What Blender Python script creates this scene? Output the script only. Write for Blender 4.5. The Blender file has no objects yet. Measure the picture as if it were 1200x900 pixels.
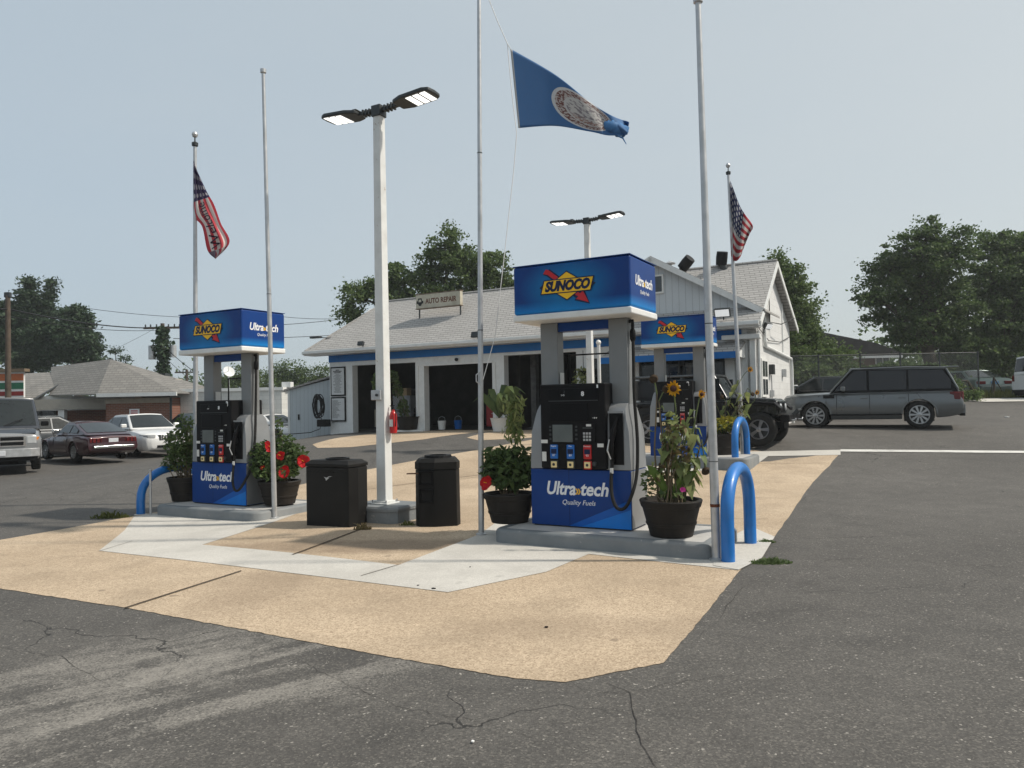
import bpy, math, random
import numpy as np
from mathutils import Vector, Matrix
R = math.radians
S = bpy.context.scene
COL = S.collection
random.seed(7)

# ------------------------------------------------------------ camera
F, PIT, ROL, H = 880.0, R(1.5), R(-1.15), 1.6
cd = bpy.data.cameras.new('camera'); cam = bpy.data.objects.new('camera', cd); COL.objects.link(cam)
cd.sensor_width = 36; cd.lens = F / 1200 * 36; cd.clip_end = 3000; cd.clip_start = 0.05
cam.matrix_world = Matrix.Translation((0, 0, H)) @ Matrix.Rotation(math.pi/2 + PIT, 4, 'X') @ Matrix.Rotation(ROL, 4, 'Z')
S.camera = cam

# ------------------------------------------------------------ light
SUN_DIR = Vector((0.66, -0.05, 0.76)).normalized()      # from the scene to the sun: to the right of the camera
EL = math.asin(SUN_DIR.z)
w = bpy.data.worlds.new('World'); S.world = w; w.use_nodes = True
wn, wl = w.node_tree.nodes, w.node_tree.links
sky = wn.new('ShaderNodeTexSky'); sky.sky_type = 'NISHITA'; sky.sun_disc = False
sky.sun_elevation = EL; sky.sun_rotation = math.atan2(SUN_DIR.x, SUN_DIR.y)
sky.air_density = 1.0; sky.dust_density = 3.0; sky.ozone_density = 1.5
hz = wn.new('ShaderNodeMix'); hz.data_type = 'RGBA'; hz.inputs[0].default_value = 0.80
hz.inputs[7].default_value = (4.75, 5.3, 5.55, 1)       # even grey-blue summer haze
gn = wn.new('ShaderNodeTexCoord'); sx_ = wn.new('ShaderNodeVectorMath'); sx_.operation = 'DOT_PRODUCT'; sx_.inputs[1].default_value = (SUN_DIR.x, SUN_DIR.y, .25)
wl.new(gn.outputs['Generated'], sx_.inputs[0])
cn = wn.new('ShaderNodeTexNoise'); cn.inputs['Scale'].default_value = 1.7; cn.inputs['Detail'].default_value = 5; cn.inputs['Roughness'].default_value = .55
cm = wn.new('ShaderNodeMapping'); cm.inputs[3].default_value = (1, 1, 3.2); wl.new(gn.outputs['Generated'], cm.inputs[0]); wl.new(cm.outputs[0], cn.inputs['Vector'])
ad = wn.new('ShaderNodeMath'); ad.operation = 'MULTIPLY_ADD'; ad.inputs[1].default_value = .42; wl.new(cn.outputs[0], ad.inputs[0]); wl.new(sx_.outputs['Value'], ad.inputs[2])
mr = wn.new('ShaderNodeMapRange'); wl.new(ad.outputs[0], mr.inputs[0]); mr.inputs[1].default_value = -.30; mr.inputs[2].default_value = .75
hc = wn.new('ShaderNodeMix'); hc.data_type = 'RGBA'; wl.new(mr.outputs[0], hc.inputs[0]); hc.inputs[6].default_value = (3.45, 4.15, 4.7, 1); hc.inputs[7].default_value = (4.75, 5.05, 4.95, 1)
wl.new(hc.outputs[2], hz.inputs[7])
wl.new(sky.outputs[0], hz.inputs[6]); wl.new(hz.outputs[2], wn['Background'].inputs[0])
wn['Background'].inputs[1].default_value = 0.105
sl = bpy.data.lights.new('sun', 'SUN'); sl.energy = 3.1; sl.angle = R(2.0); sl.color = (1, .93, .82)
so = bpy.data.objects.new('sun', sl); COL.objects.link(so)
so.rotation_euler = SUN_DIR.to_track_quat('Z', 'Y').to_euler()
S.view_settings.view_transform = 'Standard'; S.view_settings.look = 'None'
S.view_settings.exposure = 0.42; S.view_settings.gamma = 1.0
S.view_settings.use_curve_mapping = False
S.render.engine = 'CYCLES'

# ------------------------------------------------------------ lie of the land and pixel helpers
def sm(t):
    t = max(0., min(1., t)); return t*t*(3-2*t)
def gz(x, y):
    return 0.72*sm((y-12.5)/11.)*sm((x+12.5)/7.) + 0.85*sm((y-23)/11.)*sm((x-8)/6.) - .075*sm((-1.6-x)/3.4)*sm((y-6)/5.)
MC = cam.matrix_world.to_3x3()
def ray(px, py): return MC @ Vector(((px-600)/F, -(py-450)/F, -1))
def G(px, py, z=0.):
    """real point on the ground (raised by z) that is seen at this place of the photograph"""
    d = ray(px, py); t = lo = .2
    while t < 400:
        if H + d.z*t <= gz(d.x*t, d.y*t) + z: break
        lo = t; t *= 1.01
    hi = t
    for _ in range(25):
        m = (lo+hi)/2
        if H + d.z*m <= gz(d.x*m, d.y*m) + z: hi = m
        else: lo = m
    return Vector((d.x*hi, d.y*hi, H + d.z*hi))
def D(px, py, Y):
    d = ray(px, py); t = Y/d.y; return Vector((d.x*t, Y, H + d.z*t))
A = R(-29.0)                                            # the station is turned this far from the view
U = Vector((math.cos(A), math.sin(A), 0)); V = Vector((-math.sin(A), math.cos(A), 0))

# ------------------------------------------------------------ object helpers
def tag(o, label=None, cat=None, group=None, kind=None):
    if label: o['label'] = label
    if cat: o['category'] = cat
    if group: o['group'] = group
    if kind: o['kind'] = kind
    return o
def thing(name, label, cat, loc=(0, 0, 0), rz=0., group=None):
    o = bpy.data.objects.new(name, None); COL.objects.link(o)
    o.empty_display_size = .2; o.location = loc; o.rotation_euler = (0, 0, rz)
    return tag(o, label, cat, group)
def copy_tree(o, parent=None):
    c = o.copy(); COL.objects.link(c)
    if parent: c.parent = parent
    for ch in list(o.children): copy_tree(ch, c)
    return c
def dup(o, label, loc, rz=None, group=None):
    c = copy_tree(o); c.location = loc; c['label'] = label
    if rz is not None: c.rotation_euler = (0, 0, rz)
    if group: c['group'] = group
    return c

class MB:
    def __init__(s): s.v = []; s.f = []; s.uv = None
    def add(s, vs, fs, M=None):
        n = len(s.v)
        s.v += [tuple(M @ Vector(p)) if M else tuple(p) for p in vs]
        s.f += [tuple(i+n for i in f) for f in fs]; return s
    def bx(s, x0, x1, y0, y1, z0, z1, M=None):
        return s.add([(x0,y0,z0),(x1,y0,z0),(x1,y1,z0),(x0,y1,z0),(x0,y0,z1),(x1,y0,z1),(x1,y1,z1),(x0,y1,z1)],
                     [(0,3,2,1),(4,5,6,7),(0,1,5,4),(1,2,6,5),(2,3,7,6),(3,0,4,7)], M)
    def cyl(s, a, b, r0, r1=None, n=14, M=None):
        return s.tube([a, b], [r0, r0 if r1 is None else r1], n, M)
    def tube(s, pts, r, n=8, M=None):
        pts = [Vector(p) for p in pts]; k = len(pts)
        if not isinstance(r, (list, tuple)): r = [r]*k
        vs, fs = [], []; ref = None
        for i, p in enumerate(pts):
            t = (pts[min(i+1, k-1)] - pts[max(i-1, 0)]).normalized()
            if ref is None: ref = Vector((1, 0, 0)) if abs(t.x) < .8 else Vector((0, 1, 0))
            e1 = (ref - t*ref.dot(t)).normalized(); e2 = t.cross(e1); ref = e1
            for j in range(n):
                a = 2*math.pi*j/n; vs.append(p + (e1*math.cos(a) + e2*math.sin(a))*r[i])
        for i in range(k-1):
            for j in range(n):
                fs.append((i*n+j, i*n+(j+1) % n, (i+1)*n+(j+1) % n, (i+1)*n+j))
        fs.append(tuple(reversed(range(n)))); fs.append(tuple(range((k-1)*n, k*n)))
        return s.add(vs, fs, M)
    def lathe(s, prof, n=24, M=None, close=True):
        vs, fs = [], []
        for r, z in prof:
            for j in range(n):
                a = 2*math.pi*j/n; vs.append((r*math.cos(a), r*math.sin(a), z))
        for i in range(len(prof)-1):
            for j in range(n):
                fs.append((i*n+j, i*n+(j+1) % n, (i+1)*n+(j+1) % n, (i+1)*n+j))
        if close: fs.append(tuple(reversed(range(n)))); fs.append(tuple(range((len(prof)-1)*n, len(prof)*n)))
        return s.add(vs, fs, M)
    def prism(s, poly, a0, a1, ax='y', M=None):
        """polygon in the plane across ax, extruded from a0 to a1"""
        k = len(poly)
        def P(p, a):
            return (a, p[0], p[1]) if ax == 'x' else (p[0], a, p[1]) if ax == 'y' else (p[0], p[1], a)
        vs = [P(p, a0) for p in poly] + [P(p, a1) for p in poly]
        fs = [tuple(range(k)), tuple(reversed(range(k, 2*k)))] + [(i, i+k, (i+1) % k + k, (i+1) % k) for i in range(k)]
        return s.add(vs, fs, M)
    def build(s, name, mat, parent=None, smooth=False, bevel=0, seg=2, ang=35):
        me = bpy.data.meshes.new(name); me.from_pydata([tuple(p) for p in s.v], [], s.f)
        import bmesh
        b = bmesh.new(); b.from_mesh(me)
        if len(s.f) < 6000: bmesh.ops.recalc_face_normals(b, faces=b.faces)
        b.to_mesh(me); b.free()
        me.materials.append(mat)
        if smooth:
            me.polygons.foreach_set('use_smooth', [True]*len(me.polygons))
            me.set_sharp_from_angle(angle=R(ang))
        o = bpy.data.objects.new(name, me); COL.objects.link(o)
        if parent: o.parent = parent
        if bevel:
            m = o.modifiers.new('bevel', 'BEVEL'); m.width = bevel; m.segments = seg; m.limit_method = 'ANGLE'; m.angle_limit = R(40)
            if not smooth:
                me.polygons.foreach_set('use_smooth', [True]*len(me.polygons)); me.set_sharp_from_angle(angle=R(35))
                m.harden_normals = True
        return o

# ------------------------------------------------------------ materials
MATS = {}
class NT:
    def __init__(s, name):
        s.m = bpy.data.materials.new(name); s.m.use_nodes = True
        s.n = s.m.node_tree.nodes; s.l = s.m.node_tree.links; s.b = s.n['Principled BSDF']; MATS[name] = s.m
    def new(s, t, **k):
        n = s.n.new(t)
        for a, v in k.items(): setattr(n, a, v)
        return n
    def put(s, sock, v):
        if hasattr(v, 'is_output') or isinstance(v, bpy.types.NodeSocket): s.l.new(v, sock)
        else: sock.default_value = v
    def math(s, op, a, b=0., c=None, clamp=False):
        n = s.new('ShaderNodeMath', operation=op); n.use_clamp = clamp
        s.put(n.inputs[0], a); s.put(n.inputs[1], b)
        if c is not None: s.put(n.inputs[2], c)
        return n.outputs[0]
    def coord(s, out='Object', scale=(1, 1, 1), rot=(0, 0, 0), loc=(0, 0, 0)):
        t = s.new('ShaderNodeTexCoord'); m = s.new('ShaderNodeMapping')
        m.inputs[1].default_value = loc; m.inputs[2].default_value = rot; m.inputs[3].default_value = scale
        s.l.new(t.outputs[out], m.inputs[0]); return m.outputs[0]
    def noise(s, vec, scale, detail=4, rough=.55, dist=0.):
        n = s.new('ShaderNodeTexNoise'); s.l.new(vec, n.inputs['Vector'])
        n.inputs['Scale'].default_value = scale; n.inputs['Detail'].default_value = detail
        n.inputs['Roughness'].default_value = rough; n.inputs['Distortion'].default_value = dist; return n.outputs[0]
    def vor(s, vec, scale, feature='F1', out=0):
        n = s.new('ShaderNodeTexVoronoi', feature=feature); s.l.new(vec, n.inputs['Vector'])
        n.inputs['Scale'].default_value = scale; return n.outputs[out]
    def ramp(s, v, a, b, lo=0., hi=1.):
        n = s.new('ShaderNodeMapRange'); s.put(n.inputs[0], v)
        for i, x in enumerate((a, b, lo, hi)): n.inputs[i+1].default_value = x
        return n.outputs[0]
    def mix(s, f, a, b, mode='MIX'):
        n = s.new('ShaderNodeMix', data_type='RGBA', blend_type=mode)
        s.put(n.inputs[0], f)
        for i, x in ((6, a), (7, b)):
            if isinstance(x, (tuple, list)): n.inputs[i].default_value = (*x[:3], 1)
            else: s.l.new(x, n.inputs[i])
        return n.outputs[2]
    def bump(s, h, strength=.3, dist=.01):
        n = s.new('ShaderNodeBump'); n.inputs['Strength'].default_value = strength; n.inputs['Distance'].default_value = dist
        s.l.new(h, n.inputs['Height']); s.l.new(n.outputs[0], s.b.inputs['Normal']); return n
    def sep(s, vec):
        n = s.new('ShaderNodeSeparateXYZ'); s.l.new(vec, n.inputs[0]); return n.outputs
    def set(s, **k):
        for a, v in k.items(): s.put(s.b.inputs[a.replace('_', ' ')], v if not isinstance(v, tuple) else (*v[:3], 1))
        return s.m
def mat(name, col, rough=.5, metal=0., var=.12, scale=6., bump=0., bscale=None, coat=0., dirt=None, emit=0., chips=None):
    if name in MATS: return MATS[name]
    t = NT(name); v = t.coord()
    n = t.noise(v, scale, 5)
    f = t.ramp(n, .3, .7)
    c = t.mix(f, tuple(x*(1-var) for x in col), tuple(min(1, x*(1+var)) for x in col))
    if dirt:
        d = t.ramp(t.noise(v, scale*.35, 7, .65), .5, .75, 0, dirt[1])
        c = t.mix(d, c, dirt[0])
    if chips:
        q = t.math('MULTIPLY', t.ramp(t.noise(v, chips[1], 8, .72), .655, .67, 0, .85), t.ramp(t.noise(v, chips[1]*.3, 2), .4, .55)); c = t.mix(q, c, chips[0])
    t.set(Base_Color=c, Metallic=metal, Roughness=t.ramp(n, .3, .7, max(.02, rough*.88), min(1, rough*1.12)))
    if coat: t.set(Coat_Weight=coat, Coat_Roughness=.04)
    elif metal < .1 and rough > .3: t.set(Specular_IOR_Level=.28)
    if bump: t.bump(t.noise(v, bscale or scale*6, 3), bump, .01)
    if emit:
        t.b.inputs['Emission Color'].default_value = (*col, 1); t.b.inputs['Emission Strength'].default_value = emit
    return t.m
def paint(name, col, flake=0.): return mat(name, col, .32 if not flake else .3, flake, .05, 3., coat=.8, dirt=(tuple(c*.7+.05 for c in col), .25))

M_white = mat('white_paint', (.74, .74, .72), .55, var=.05, scale=2., dirt=((.45, .43, .4), .35), bump=.1)
M_trim = mat('trim_white', (.70, .71, .70), .5, var=.05, dirt=((.4, .39, .36), .3))
M_bluepaint = mat('fascia_blue', (.008, .13, .40), .5, var=.12, scale=1.5, dirt=((.03, .1, .25), .4))
M_black = mat('black_plastic', (.007, .007, .008), .5, var=.25)
M_blackgloss = mat('black_gloss', (.004, .004, .005), .3, var=.2)
for _m in (M_black, M_blackgloss): _m.node_tree.nodes['Principled BSDF'].inputs['Specular IOR Level'].default_value = .14
M_bin = mat('bin_black', (.006, .0055, .005), .65, var=.3, scale=4, dirt=((.022, .019, .016), .4), bump=.15, bscale=60, chips=((.09, .08, .07), 11.))
M_rubber = mat('rubber', (.014, .014, .014), .8, var=.3, scale=12, dirt=((.05, .045, .04), .4))
M_silver = mat('pump_silver', (.25, .26, .27), .45, .35, .05, dirt=((.22, .21, .2), .3))
M_column = mat('column_grey', (.20, .21, .215), .5, .2, .06, dirt=((.15, .14, .13), .3))
M_alu = mat('galvanised_metal', (.48, .49, .5), .42, .6, .12, scale=9, dirt=((.3, .29, .27), .5))
M_pole = mat('pole_white', (.66, .67, .66), .45, 0, .06, dirt=((.42, .4, .36), .5), chips=((.25, .14, .08), 7.))
M_dgrey = mat('dark_grey_metal', (.035, .04, .042), .45, .3, .2)
M_led = mat('led_lens', (1, .99, .95), .3, emit=1.0, var=.01)
M_lens = mat('flood_lens', (.85, .86, .86), .3, emit=.35, var=.01)
M_kerb = mat('kerb_grey_paint', (.17, .185, .195), .6, var=.12, scale=3, dirt=((.30, .29, .27), .5), bump=.3, bscale=40, chips=((.42, .40, .37), 8.))
M_islandtop = mat('island_concrete', (.46, .45, .43), .8, var=.1, scale=4, dirt=((.27, .26, .25), .5), bump=.3, bscale=50)
M_arch = mat('bollard_blue', (.008, .15, .48), .38, var=.15, scale=3, dirt=((.03, .1, .22), .6), coat=.15, chips=((.10, .05, .03), 9.))
M_glass = mat('dark_glass', (.012, .016, .018), .06, var=.2)
M_glass2 = mat('window_glass', (.05, .06, .065), .08, var=.2)
M_screen = mat('screen_grey', (.10, .115, .115), .2, var=.1)
M_chrome = mat('chrome', (.6, .6, .61), .15, 1., .05)
M_rim = mat('alloy_rim', (.42, .43, .44), .3, .8, .1)
M_red = mat('red_gloss', (.45, .012, .012), .3, var=.1)
M_tail = mat('tail_lens', (.11, .006, .008), .2, var=.15)
M_head = mat('headlamp_lens', (.55, .57, .58), .1, .3, .1)
M_amber = mat('amber_lens', (.65, .22, .03), .2)
M_plate = mat('number_plate', (.55, .57, .6), .4, var=.12, scale=60)
M_wood = mat('pole_wood', (.085, .065, .05), .85, var=.3, scale=5, bump=.5)
M_bark = mat('bark', (.06, .048, .038), .9, var=.35, scale=6, bump=.6)
M_soil = mat('potting_soil', (.03, .02, .014), .95, var=.4, scale=30, bump=.8)
M_yellow = mat('yellow_print', (.85, .50, .02), .4, var=.03)
M_redprint = mat('red_print', (.50, .02, .03), .4, var=.03)
M_navy = mat('navy_print', (.004, .012, .05), .35, var=.1)
M_whiteprint = mat('white_print', (.75, .76, .78), .4, var=.02)
M_ink = mat('black_ink', (.02, .02, .02), .5)
M_btnblue = mat('button_blue', (.01, .12, .42), .3)
M_label = mat('label_white', (.62, .62, .6), .5, var=.06, scale=80)
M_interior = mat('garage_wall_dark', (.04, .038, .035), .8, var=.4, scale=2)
M_cable = mat('cable_black', (.01, .01, .012), .6)
M_brownprint = mat('faded_brown_print', (.13, .05, .03), .6, var=.25)

def printed_blue(name, zlo, zhi, glow=None):
    t = NT(name); v = t.coord(); x, y, z = t.sep(v)[:3]
    c = t.mix(t.ramp(z, zlo, zhi, 1, 0), (.002, .040, .20), (.005, .25, .66))
    if glow:
        gx, gzz, r = glow
        dx = t.math('SUBTRACT', x, gx); dz = t.math('MULTIPLY', t.math('SUBTRACT', z, gzz), 1.7)
        d = t.math('SQRT', t.math('ADD', t.math('MULTIPLY', dx, dx), t.math('MULTIPLY', dz, dz)))
        c = t.mix(t.ramp(d, 0, r, .8, 0), c, (.002, .27, .58))
    s = t.ramp(t.noise(v, 3, 5), .45, .8, 0, .25)
    t.set(Base_Color=t.mix(s, c, (.012, .02, .09)), Roughness=.42, Specular_IOR_Level=.25)
    return t.m
M_sign = printed_blue('canopy_print_blue', 2.46, 2.62, (-.03, 2.77, .62))
M_kick = printed_blue('kick_print_blue', -.1, .0)
M_kick2 = mat('kick_print_mid', (.003, .095, .40), .35, var=.1)
M_kick3 = mat('kick_print_light', (.004, .17, .58), .35, var=.1)

# ground materials
def asphalt():
    t = NT('asphalt'); v = t.coord()
    big = t.noise(v, .22, 6, .6); mid = t.noise(v, 2.2, 6, .6)
    c = t.mix(t.ramp(big, .35, .65), (.092, .086, .079), (.134, .126, .116))
    c = t.mix(t.ramp(mid, .38, .72, 0, .5), c, (.055, .052, .049))
    c = t.mix(t.ramp(t.noise(v, .6, 5, .6, 1.2), .56, .66, 0, .35), c, (.05, .048, .046))
    # aggregate
    st = t.sep(t.vor(v, 95., 'F1', 1)); sd = st[0]; st2 = t.sep(t.vor(v, 41., 'F1', 1))[1]
    g1 = t.noise(v, 130, 2, .6)
    c = t.mix(t.ramp(g1, .35, .65, .4, 0), c, (.02, .019, .018))
    c = t.mix(t.ramp(sd, 0, .5, .5, 0), c, (.03, .028, .026))
    c = t.mix(t.ramp(sd, .78, .96, 0, .30), c, (.25, .23, .20))
    c = t.mix(t.math('MULTIPLY', t.ramp(st[1], .972, .985, 0, .55), t.ramp(t.noise(v, 9, 2), .45, .6)), c, (.50, .47, .42))
    # scuffed, worn streaks at the left foreground
    p0, p1 = G(0, 885), G(430, 775); d = (p1-p0); ang = math.atan2(d.y, d.x)
    vs = t.coord(scale=(.35, 2.6, 1), rot=(0, 0, 0), loc=(0, 0, 0))
    rot = t.new('ShaderNodeVectorRotate', rotation_type='Z_AXIS'); rot.inputs['Angle'].default_value = -ang
    t.l.new(t.coord(), rot.inputs[0]); sc = t.new('ShaderNodeMapping'); sc.inputs[3].default_value = (.5, 2.8, 1); t.l.new(rot.outputs[0], sc.inputs[0])
    streak = t.noise(sc.outputs[0], 1.0, 7, .62, .4)
    cc = G(185, 800); x, y, z = t.sep(v)[:3]
    sx = t.math('SUBTRACT', x, cc.x); sy = t.math('SUBTRACT', y, cc.y)
    ca, sa = math.cos(ang), math.sin(ang)
    al = t.math('ADD', t.math('MULTIPLY', sx, ca), t.math('MULTIPLY', sy, sa))
    ac = t.math('SUBTRACT', t.math('MULTIPLY', sy, ca), t.math('MULTIPLY', sx, sa))
    rr = t.math('SQRT', t.math('ADD', t.math('POWER', t.math('ABSOLUTE', t.math('MULTIPLY', al, .36)), 2.), t.math('POWER', t.math('ABSOLUTE', t.math('MULTIPLY', ac, .78)), 2.)))
    mask = t.ramp(rr, .35, 1.15, 1, 0)
    fine = t.ramp(t.noise(v, 55, 4, .7), .38, .62)
    amt = t.math('MULTIPLY', mask, t.ramp(t.math('ADD', t.math('MULTIPLY', streak, .7), t.math('MULTIPLY', t.noise(v, 7, 5, .7), .3)), .44, .60))
    cell = t.math('ADD', t.math('MULTIPLY', st[2], .6), t.math('MULTIPLY', fine, .4))
    worn = t.ramp(t.math('SUBTRACT', t.math('MULTIPLY', amt, .85), cell), -.45, .45, 0, .68)
    c = t.mix(t.math('MULTIPLY', worn, t.math('MINIMUM', t.math('MULTIPLY', amt, 3.), 1.)), c, (.30, .28, .25))
    # oil spots and pits
    oil = t.ramp(t.noise(v, .9, 3, .5), .69, .76, 0, .55)
    c = t.mix(oil, c, (.025, .025, .026))
    # patchwork of slightly different mixes
    px = t.ramp(y, 9.6, 9.63, 0, 1)
    # cracks
    wv = t.new('ShaderNodeVectorMath', operation='ADD'); nn = t.new('ShaderNodeTexNoise'); nn.inputs['Scale'].default_value = 1.6; nn.inputs['Detail'].default_value = 6
    t.l.new(v, nn.inputs['Vector']); t.l.new(v, wv.inputs[0]); sc2 = t.new('ShaderNodeVectorMath', operation='SCALE'); sc2.inputs[3].default_value = .7
    t.l.new(nn.outputs[1], sc2.inputs[0]); t.l.new(sc2.outputs[0], wv.inputs[1])
    e = t.vor(wv.outputs[0], .42, 'DISTANCE_TO_EDGE')
    crk = t.math('MULTIPLY', t.ramp(e, .001, .0035, 1, 0), t.ramp(t.noise(v, .45, 3), .50, .56))
    c = t.mix(t.math('MULTIPLY', crk, .8), c, (.012, .012, .012))
    h = t.math('ADD', t.math('MULTIPLY', sd, .6), t.math('MULTIPLY', crk, -2.))
    t.set(Base_Color=c, Roughness=.82, Specular_IOR_Level=.35); t.bump(h, .55, .004)
    return t.m
def aggregate(name, lo, hi, dark, stain=.5, vscale=110.):
    t = NT(name); v = t.coord()
    c = t.mix(t.ramp(t.noise(v, .5, 6, .6), .35, .65), lo, hi)
    sd = t.sep(t.vor(v, vscale, 'F1', 1))
    c = t.mix(t.ramp(sd[0], .0, .55, .75, 0), c, dark)
    c = t.mix(t.ramp(sd[1], .8, 1, 0, .5), c, tuple(min(.8, q*1.35) for q in hi))
    c = t.mix(t.ramp(t.noise(v, 1.3, 7, .65), .52, .78, 0, stain), c, tuple(q*.42 for q in lo))
    c = t.mix(t.ramp(t.noise(v, 4.5, 3, .5), .68, .76, 0, stain*.9), c, tuple(q*.4 for q in lo))
    c = t.mix(t.ramp(t.noise(v, .85, 8, .72, .6), .42, .66, 0, stain*.8), c, tuple(q*.62 for q in lo))
    c = t.mix(t.ramp(t.noise(v, 26, 2), .35, .6, .22, 0), c, dark)
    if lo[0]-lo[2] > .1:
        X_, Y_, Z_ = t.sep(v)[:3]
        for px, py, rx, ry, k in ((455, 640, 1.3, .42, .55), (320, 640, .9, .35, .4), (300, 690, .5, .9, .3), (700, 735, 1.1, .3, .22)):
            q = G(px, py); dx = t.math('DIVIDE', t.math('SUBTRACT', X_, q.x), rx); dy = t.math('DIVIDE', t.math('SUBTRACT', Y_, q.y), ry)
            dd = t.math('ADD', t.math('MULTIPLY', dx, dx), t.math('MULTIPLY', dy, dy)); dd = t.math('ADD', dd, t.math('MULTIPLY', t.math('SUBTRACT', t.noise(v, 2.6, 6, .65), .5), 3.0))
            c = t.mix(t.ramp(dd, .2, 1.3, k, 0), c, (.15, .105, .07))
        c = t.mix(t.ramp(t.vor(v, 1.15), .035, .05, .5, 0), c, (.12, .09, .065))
    t.set(Base_Color=c, Roughness=.85, Specular_IOR_Level=.3); t.bump(sd[0], .4, .003)
    return t.m
M_asphalt = asphalt()
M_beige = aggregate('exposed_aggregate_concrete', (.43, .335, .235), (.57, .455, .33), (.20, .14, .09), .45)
M_slab = aggregate('pale_concrete', (.47, .45, .41), (.60, .575, .53), (.40, .38, .35), .35, 160.)
M_joint = mat('joint_dark', (.07, .052, .035), .9, var=.4, scale=8)
M_line = mat('line_white', (.58, .57, .54), .7, var=.15, scale=4, dirt=((.3, .29, .27), .6))

# ------------------------------------------------------------ ground
xs = sorted(set([-600, -300, -150, -90] + list(np.arange(-60, 60.01, .5)) + [90, 150, 300, 600]))
ys = sorted(set([-150, -60, -20] + list(np.arange(-6, 60.01, .5)) + [75, 90, 120, 200, 400, 900]))
mb = MB(); nx = len(xs)
mb.v = [(x, y, gz(x, y)) for y in ys for x in xs]
mb.f = [(j*nx+i, j*nx+i+1, (j+1)*nx+i+1, (j+1)*nx+i) for j in range(len(ys)-1) for i in range(nx-1)]
tag(mb.build('ground', M_asphalt, smooth=True, ang=180), kind='structure')

import bmesh
def sheet(name, pts, off, m, kind='structure', world=False):
    """a paved sheet that follows the ground, off metres above it"""
    P = [Vector(p) if world else G(*p) for p in pts]
    b = bmesh.new(); vs = [b.verts.new((p.x, p.y, 0)) for p in P]; b.faces.new(vs)
    lo = Vector((min(p.x for p in P), min(p.y for p in P))); hi = Vector((max(p.x for p in P), max(p.y for p in P)))
    for ax, a, c in ((0, lo.x, hi.x), (1, lo.y, hi.y)):
        k = math.floor(a/.5)*.5 + .5
        while k < c:
            co = Vector((0, 0, 0)); no = Vector((0, 0, 0)); co[ax] = k; no[ax] = 1
            bmesh.ops.bisect_plane(b, geom=b.verts[:]+b.edges[:]+b.faces[:], plane_co=co, plane_no=no); k += .5
    bmesh.ops.triangulate(b, faces=[f for f in b.faces if len(f.verts) > 4])
    for v_ in b.verts: v_.co.z = gz(v_.co.x, v_.co.y) + off
    bmesh.ops.recalc_face_normals(b, faces=b.faces)
    for f in b.faces:
        if f.normal.z < 0: f.normal_flip()
    me = bpy.data.meshes.new(name); b.to_mesh(me); b.free(); me.materials.append(m)
    o = bpy.data.objects.new(name, me); COL.objects.link(o)
    return tag(o, kind=kind)
def wob(pts, amp=.8, step=26):
    """broken, slightly uneven edge"""
    out = []
    for i, p in enumerate(pts):
        q = pts[(i+1) % len(pts)]; n = max(1, int(math.dist(p, q)//step))
        for k in range(n):
            t = k/n; out.append((p[0]+(q[0]-p[0])*t + random.uniform(-amp, amp)*(k > 0), p[1]+(q[1]-p[1])*t + random.uniform(-amp, amp)*.5*(k > 0)))
    return out
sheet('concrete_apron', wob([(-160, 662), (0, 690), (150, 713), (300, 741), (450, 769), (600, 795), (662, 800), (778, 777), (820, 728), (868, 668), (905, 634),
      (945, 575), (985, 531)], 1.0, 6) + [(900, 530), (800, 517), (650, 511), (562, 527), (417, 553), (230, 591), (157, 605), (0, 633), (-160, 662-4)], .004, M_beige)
sheet('concrete_slab', [(116, 646), (146, 622), (157, 606), (178, 602), (300, 609), (357, 599), (330, 609), (237, 639), (467, 663), (562, 627), (585, 610), (860, 640), (880, 655), (866, 669),
      (690, 650), (640, 671), (525, 695), (330, 671)], .008, M_slab)
sheet('concrete_slab', [(836, 640), (880, 618), (908, 630), (893, 655), (866, 669), (836, 664)], .012, M_slab)
sheet('concrete_slab', [(985, 533.5), (985, 527.5), (860, 530), (800, 549), (745, 546), (745, 556), (880, 549), (900, 535)], .010, M_slab)
sheet('concrete_slab', [(985, 529.6), (985, 527.1), (1330, 529.8), (1330, 532.3)], .012, M_line)
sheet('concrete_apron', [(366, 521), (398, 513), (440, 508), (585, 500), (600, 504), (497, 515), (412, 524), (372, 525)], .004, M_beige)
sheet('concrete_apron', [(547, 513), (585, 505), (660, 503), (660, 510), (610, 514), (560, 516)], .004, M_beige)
def line(p, q, wpx, name='pavement_joint', m=M_joint, off=.013):
    a, b = G(*p), G(*q); d = (b-a).normalized(); n = Vector((-d.y, d.x, 0))*wpx
    sheet(name, [a-n, b-n, b+n, a+n], off, m, world=True)
line((146, 714), (283, 670), .012); line((343, 651), (425, 620), .014); line((423, 676), (470, 662), .005); line((417, 576), (562, 557), .010)
line((505, 566), (630, 551), .006); line((826, 582), (925, 585), .006); line((820, 545), (968, 543), .006); line((780, 608), (900, 609), .005)
line((116, 647), (155, 635), .004, off=.014)

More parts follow.
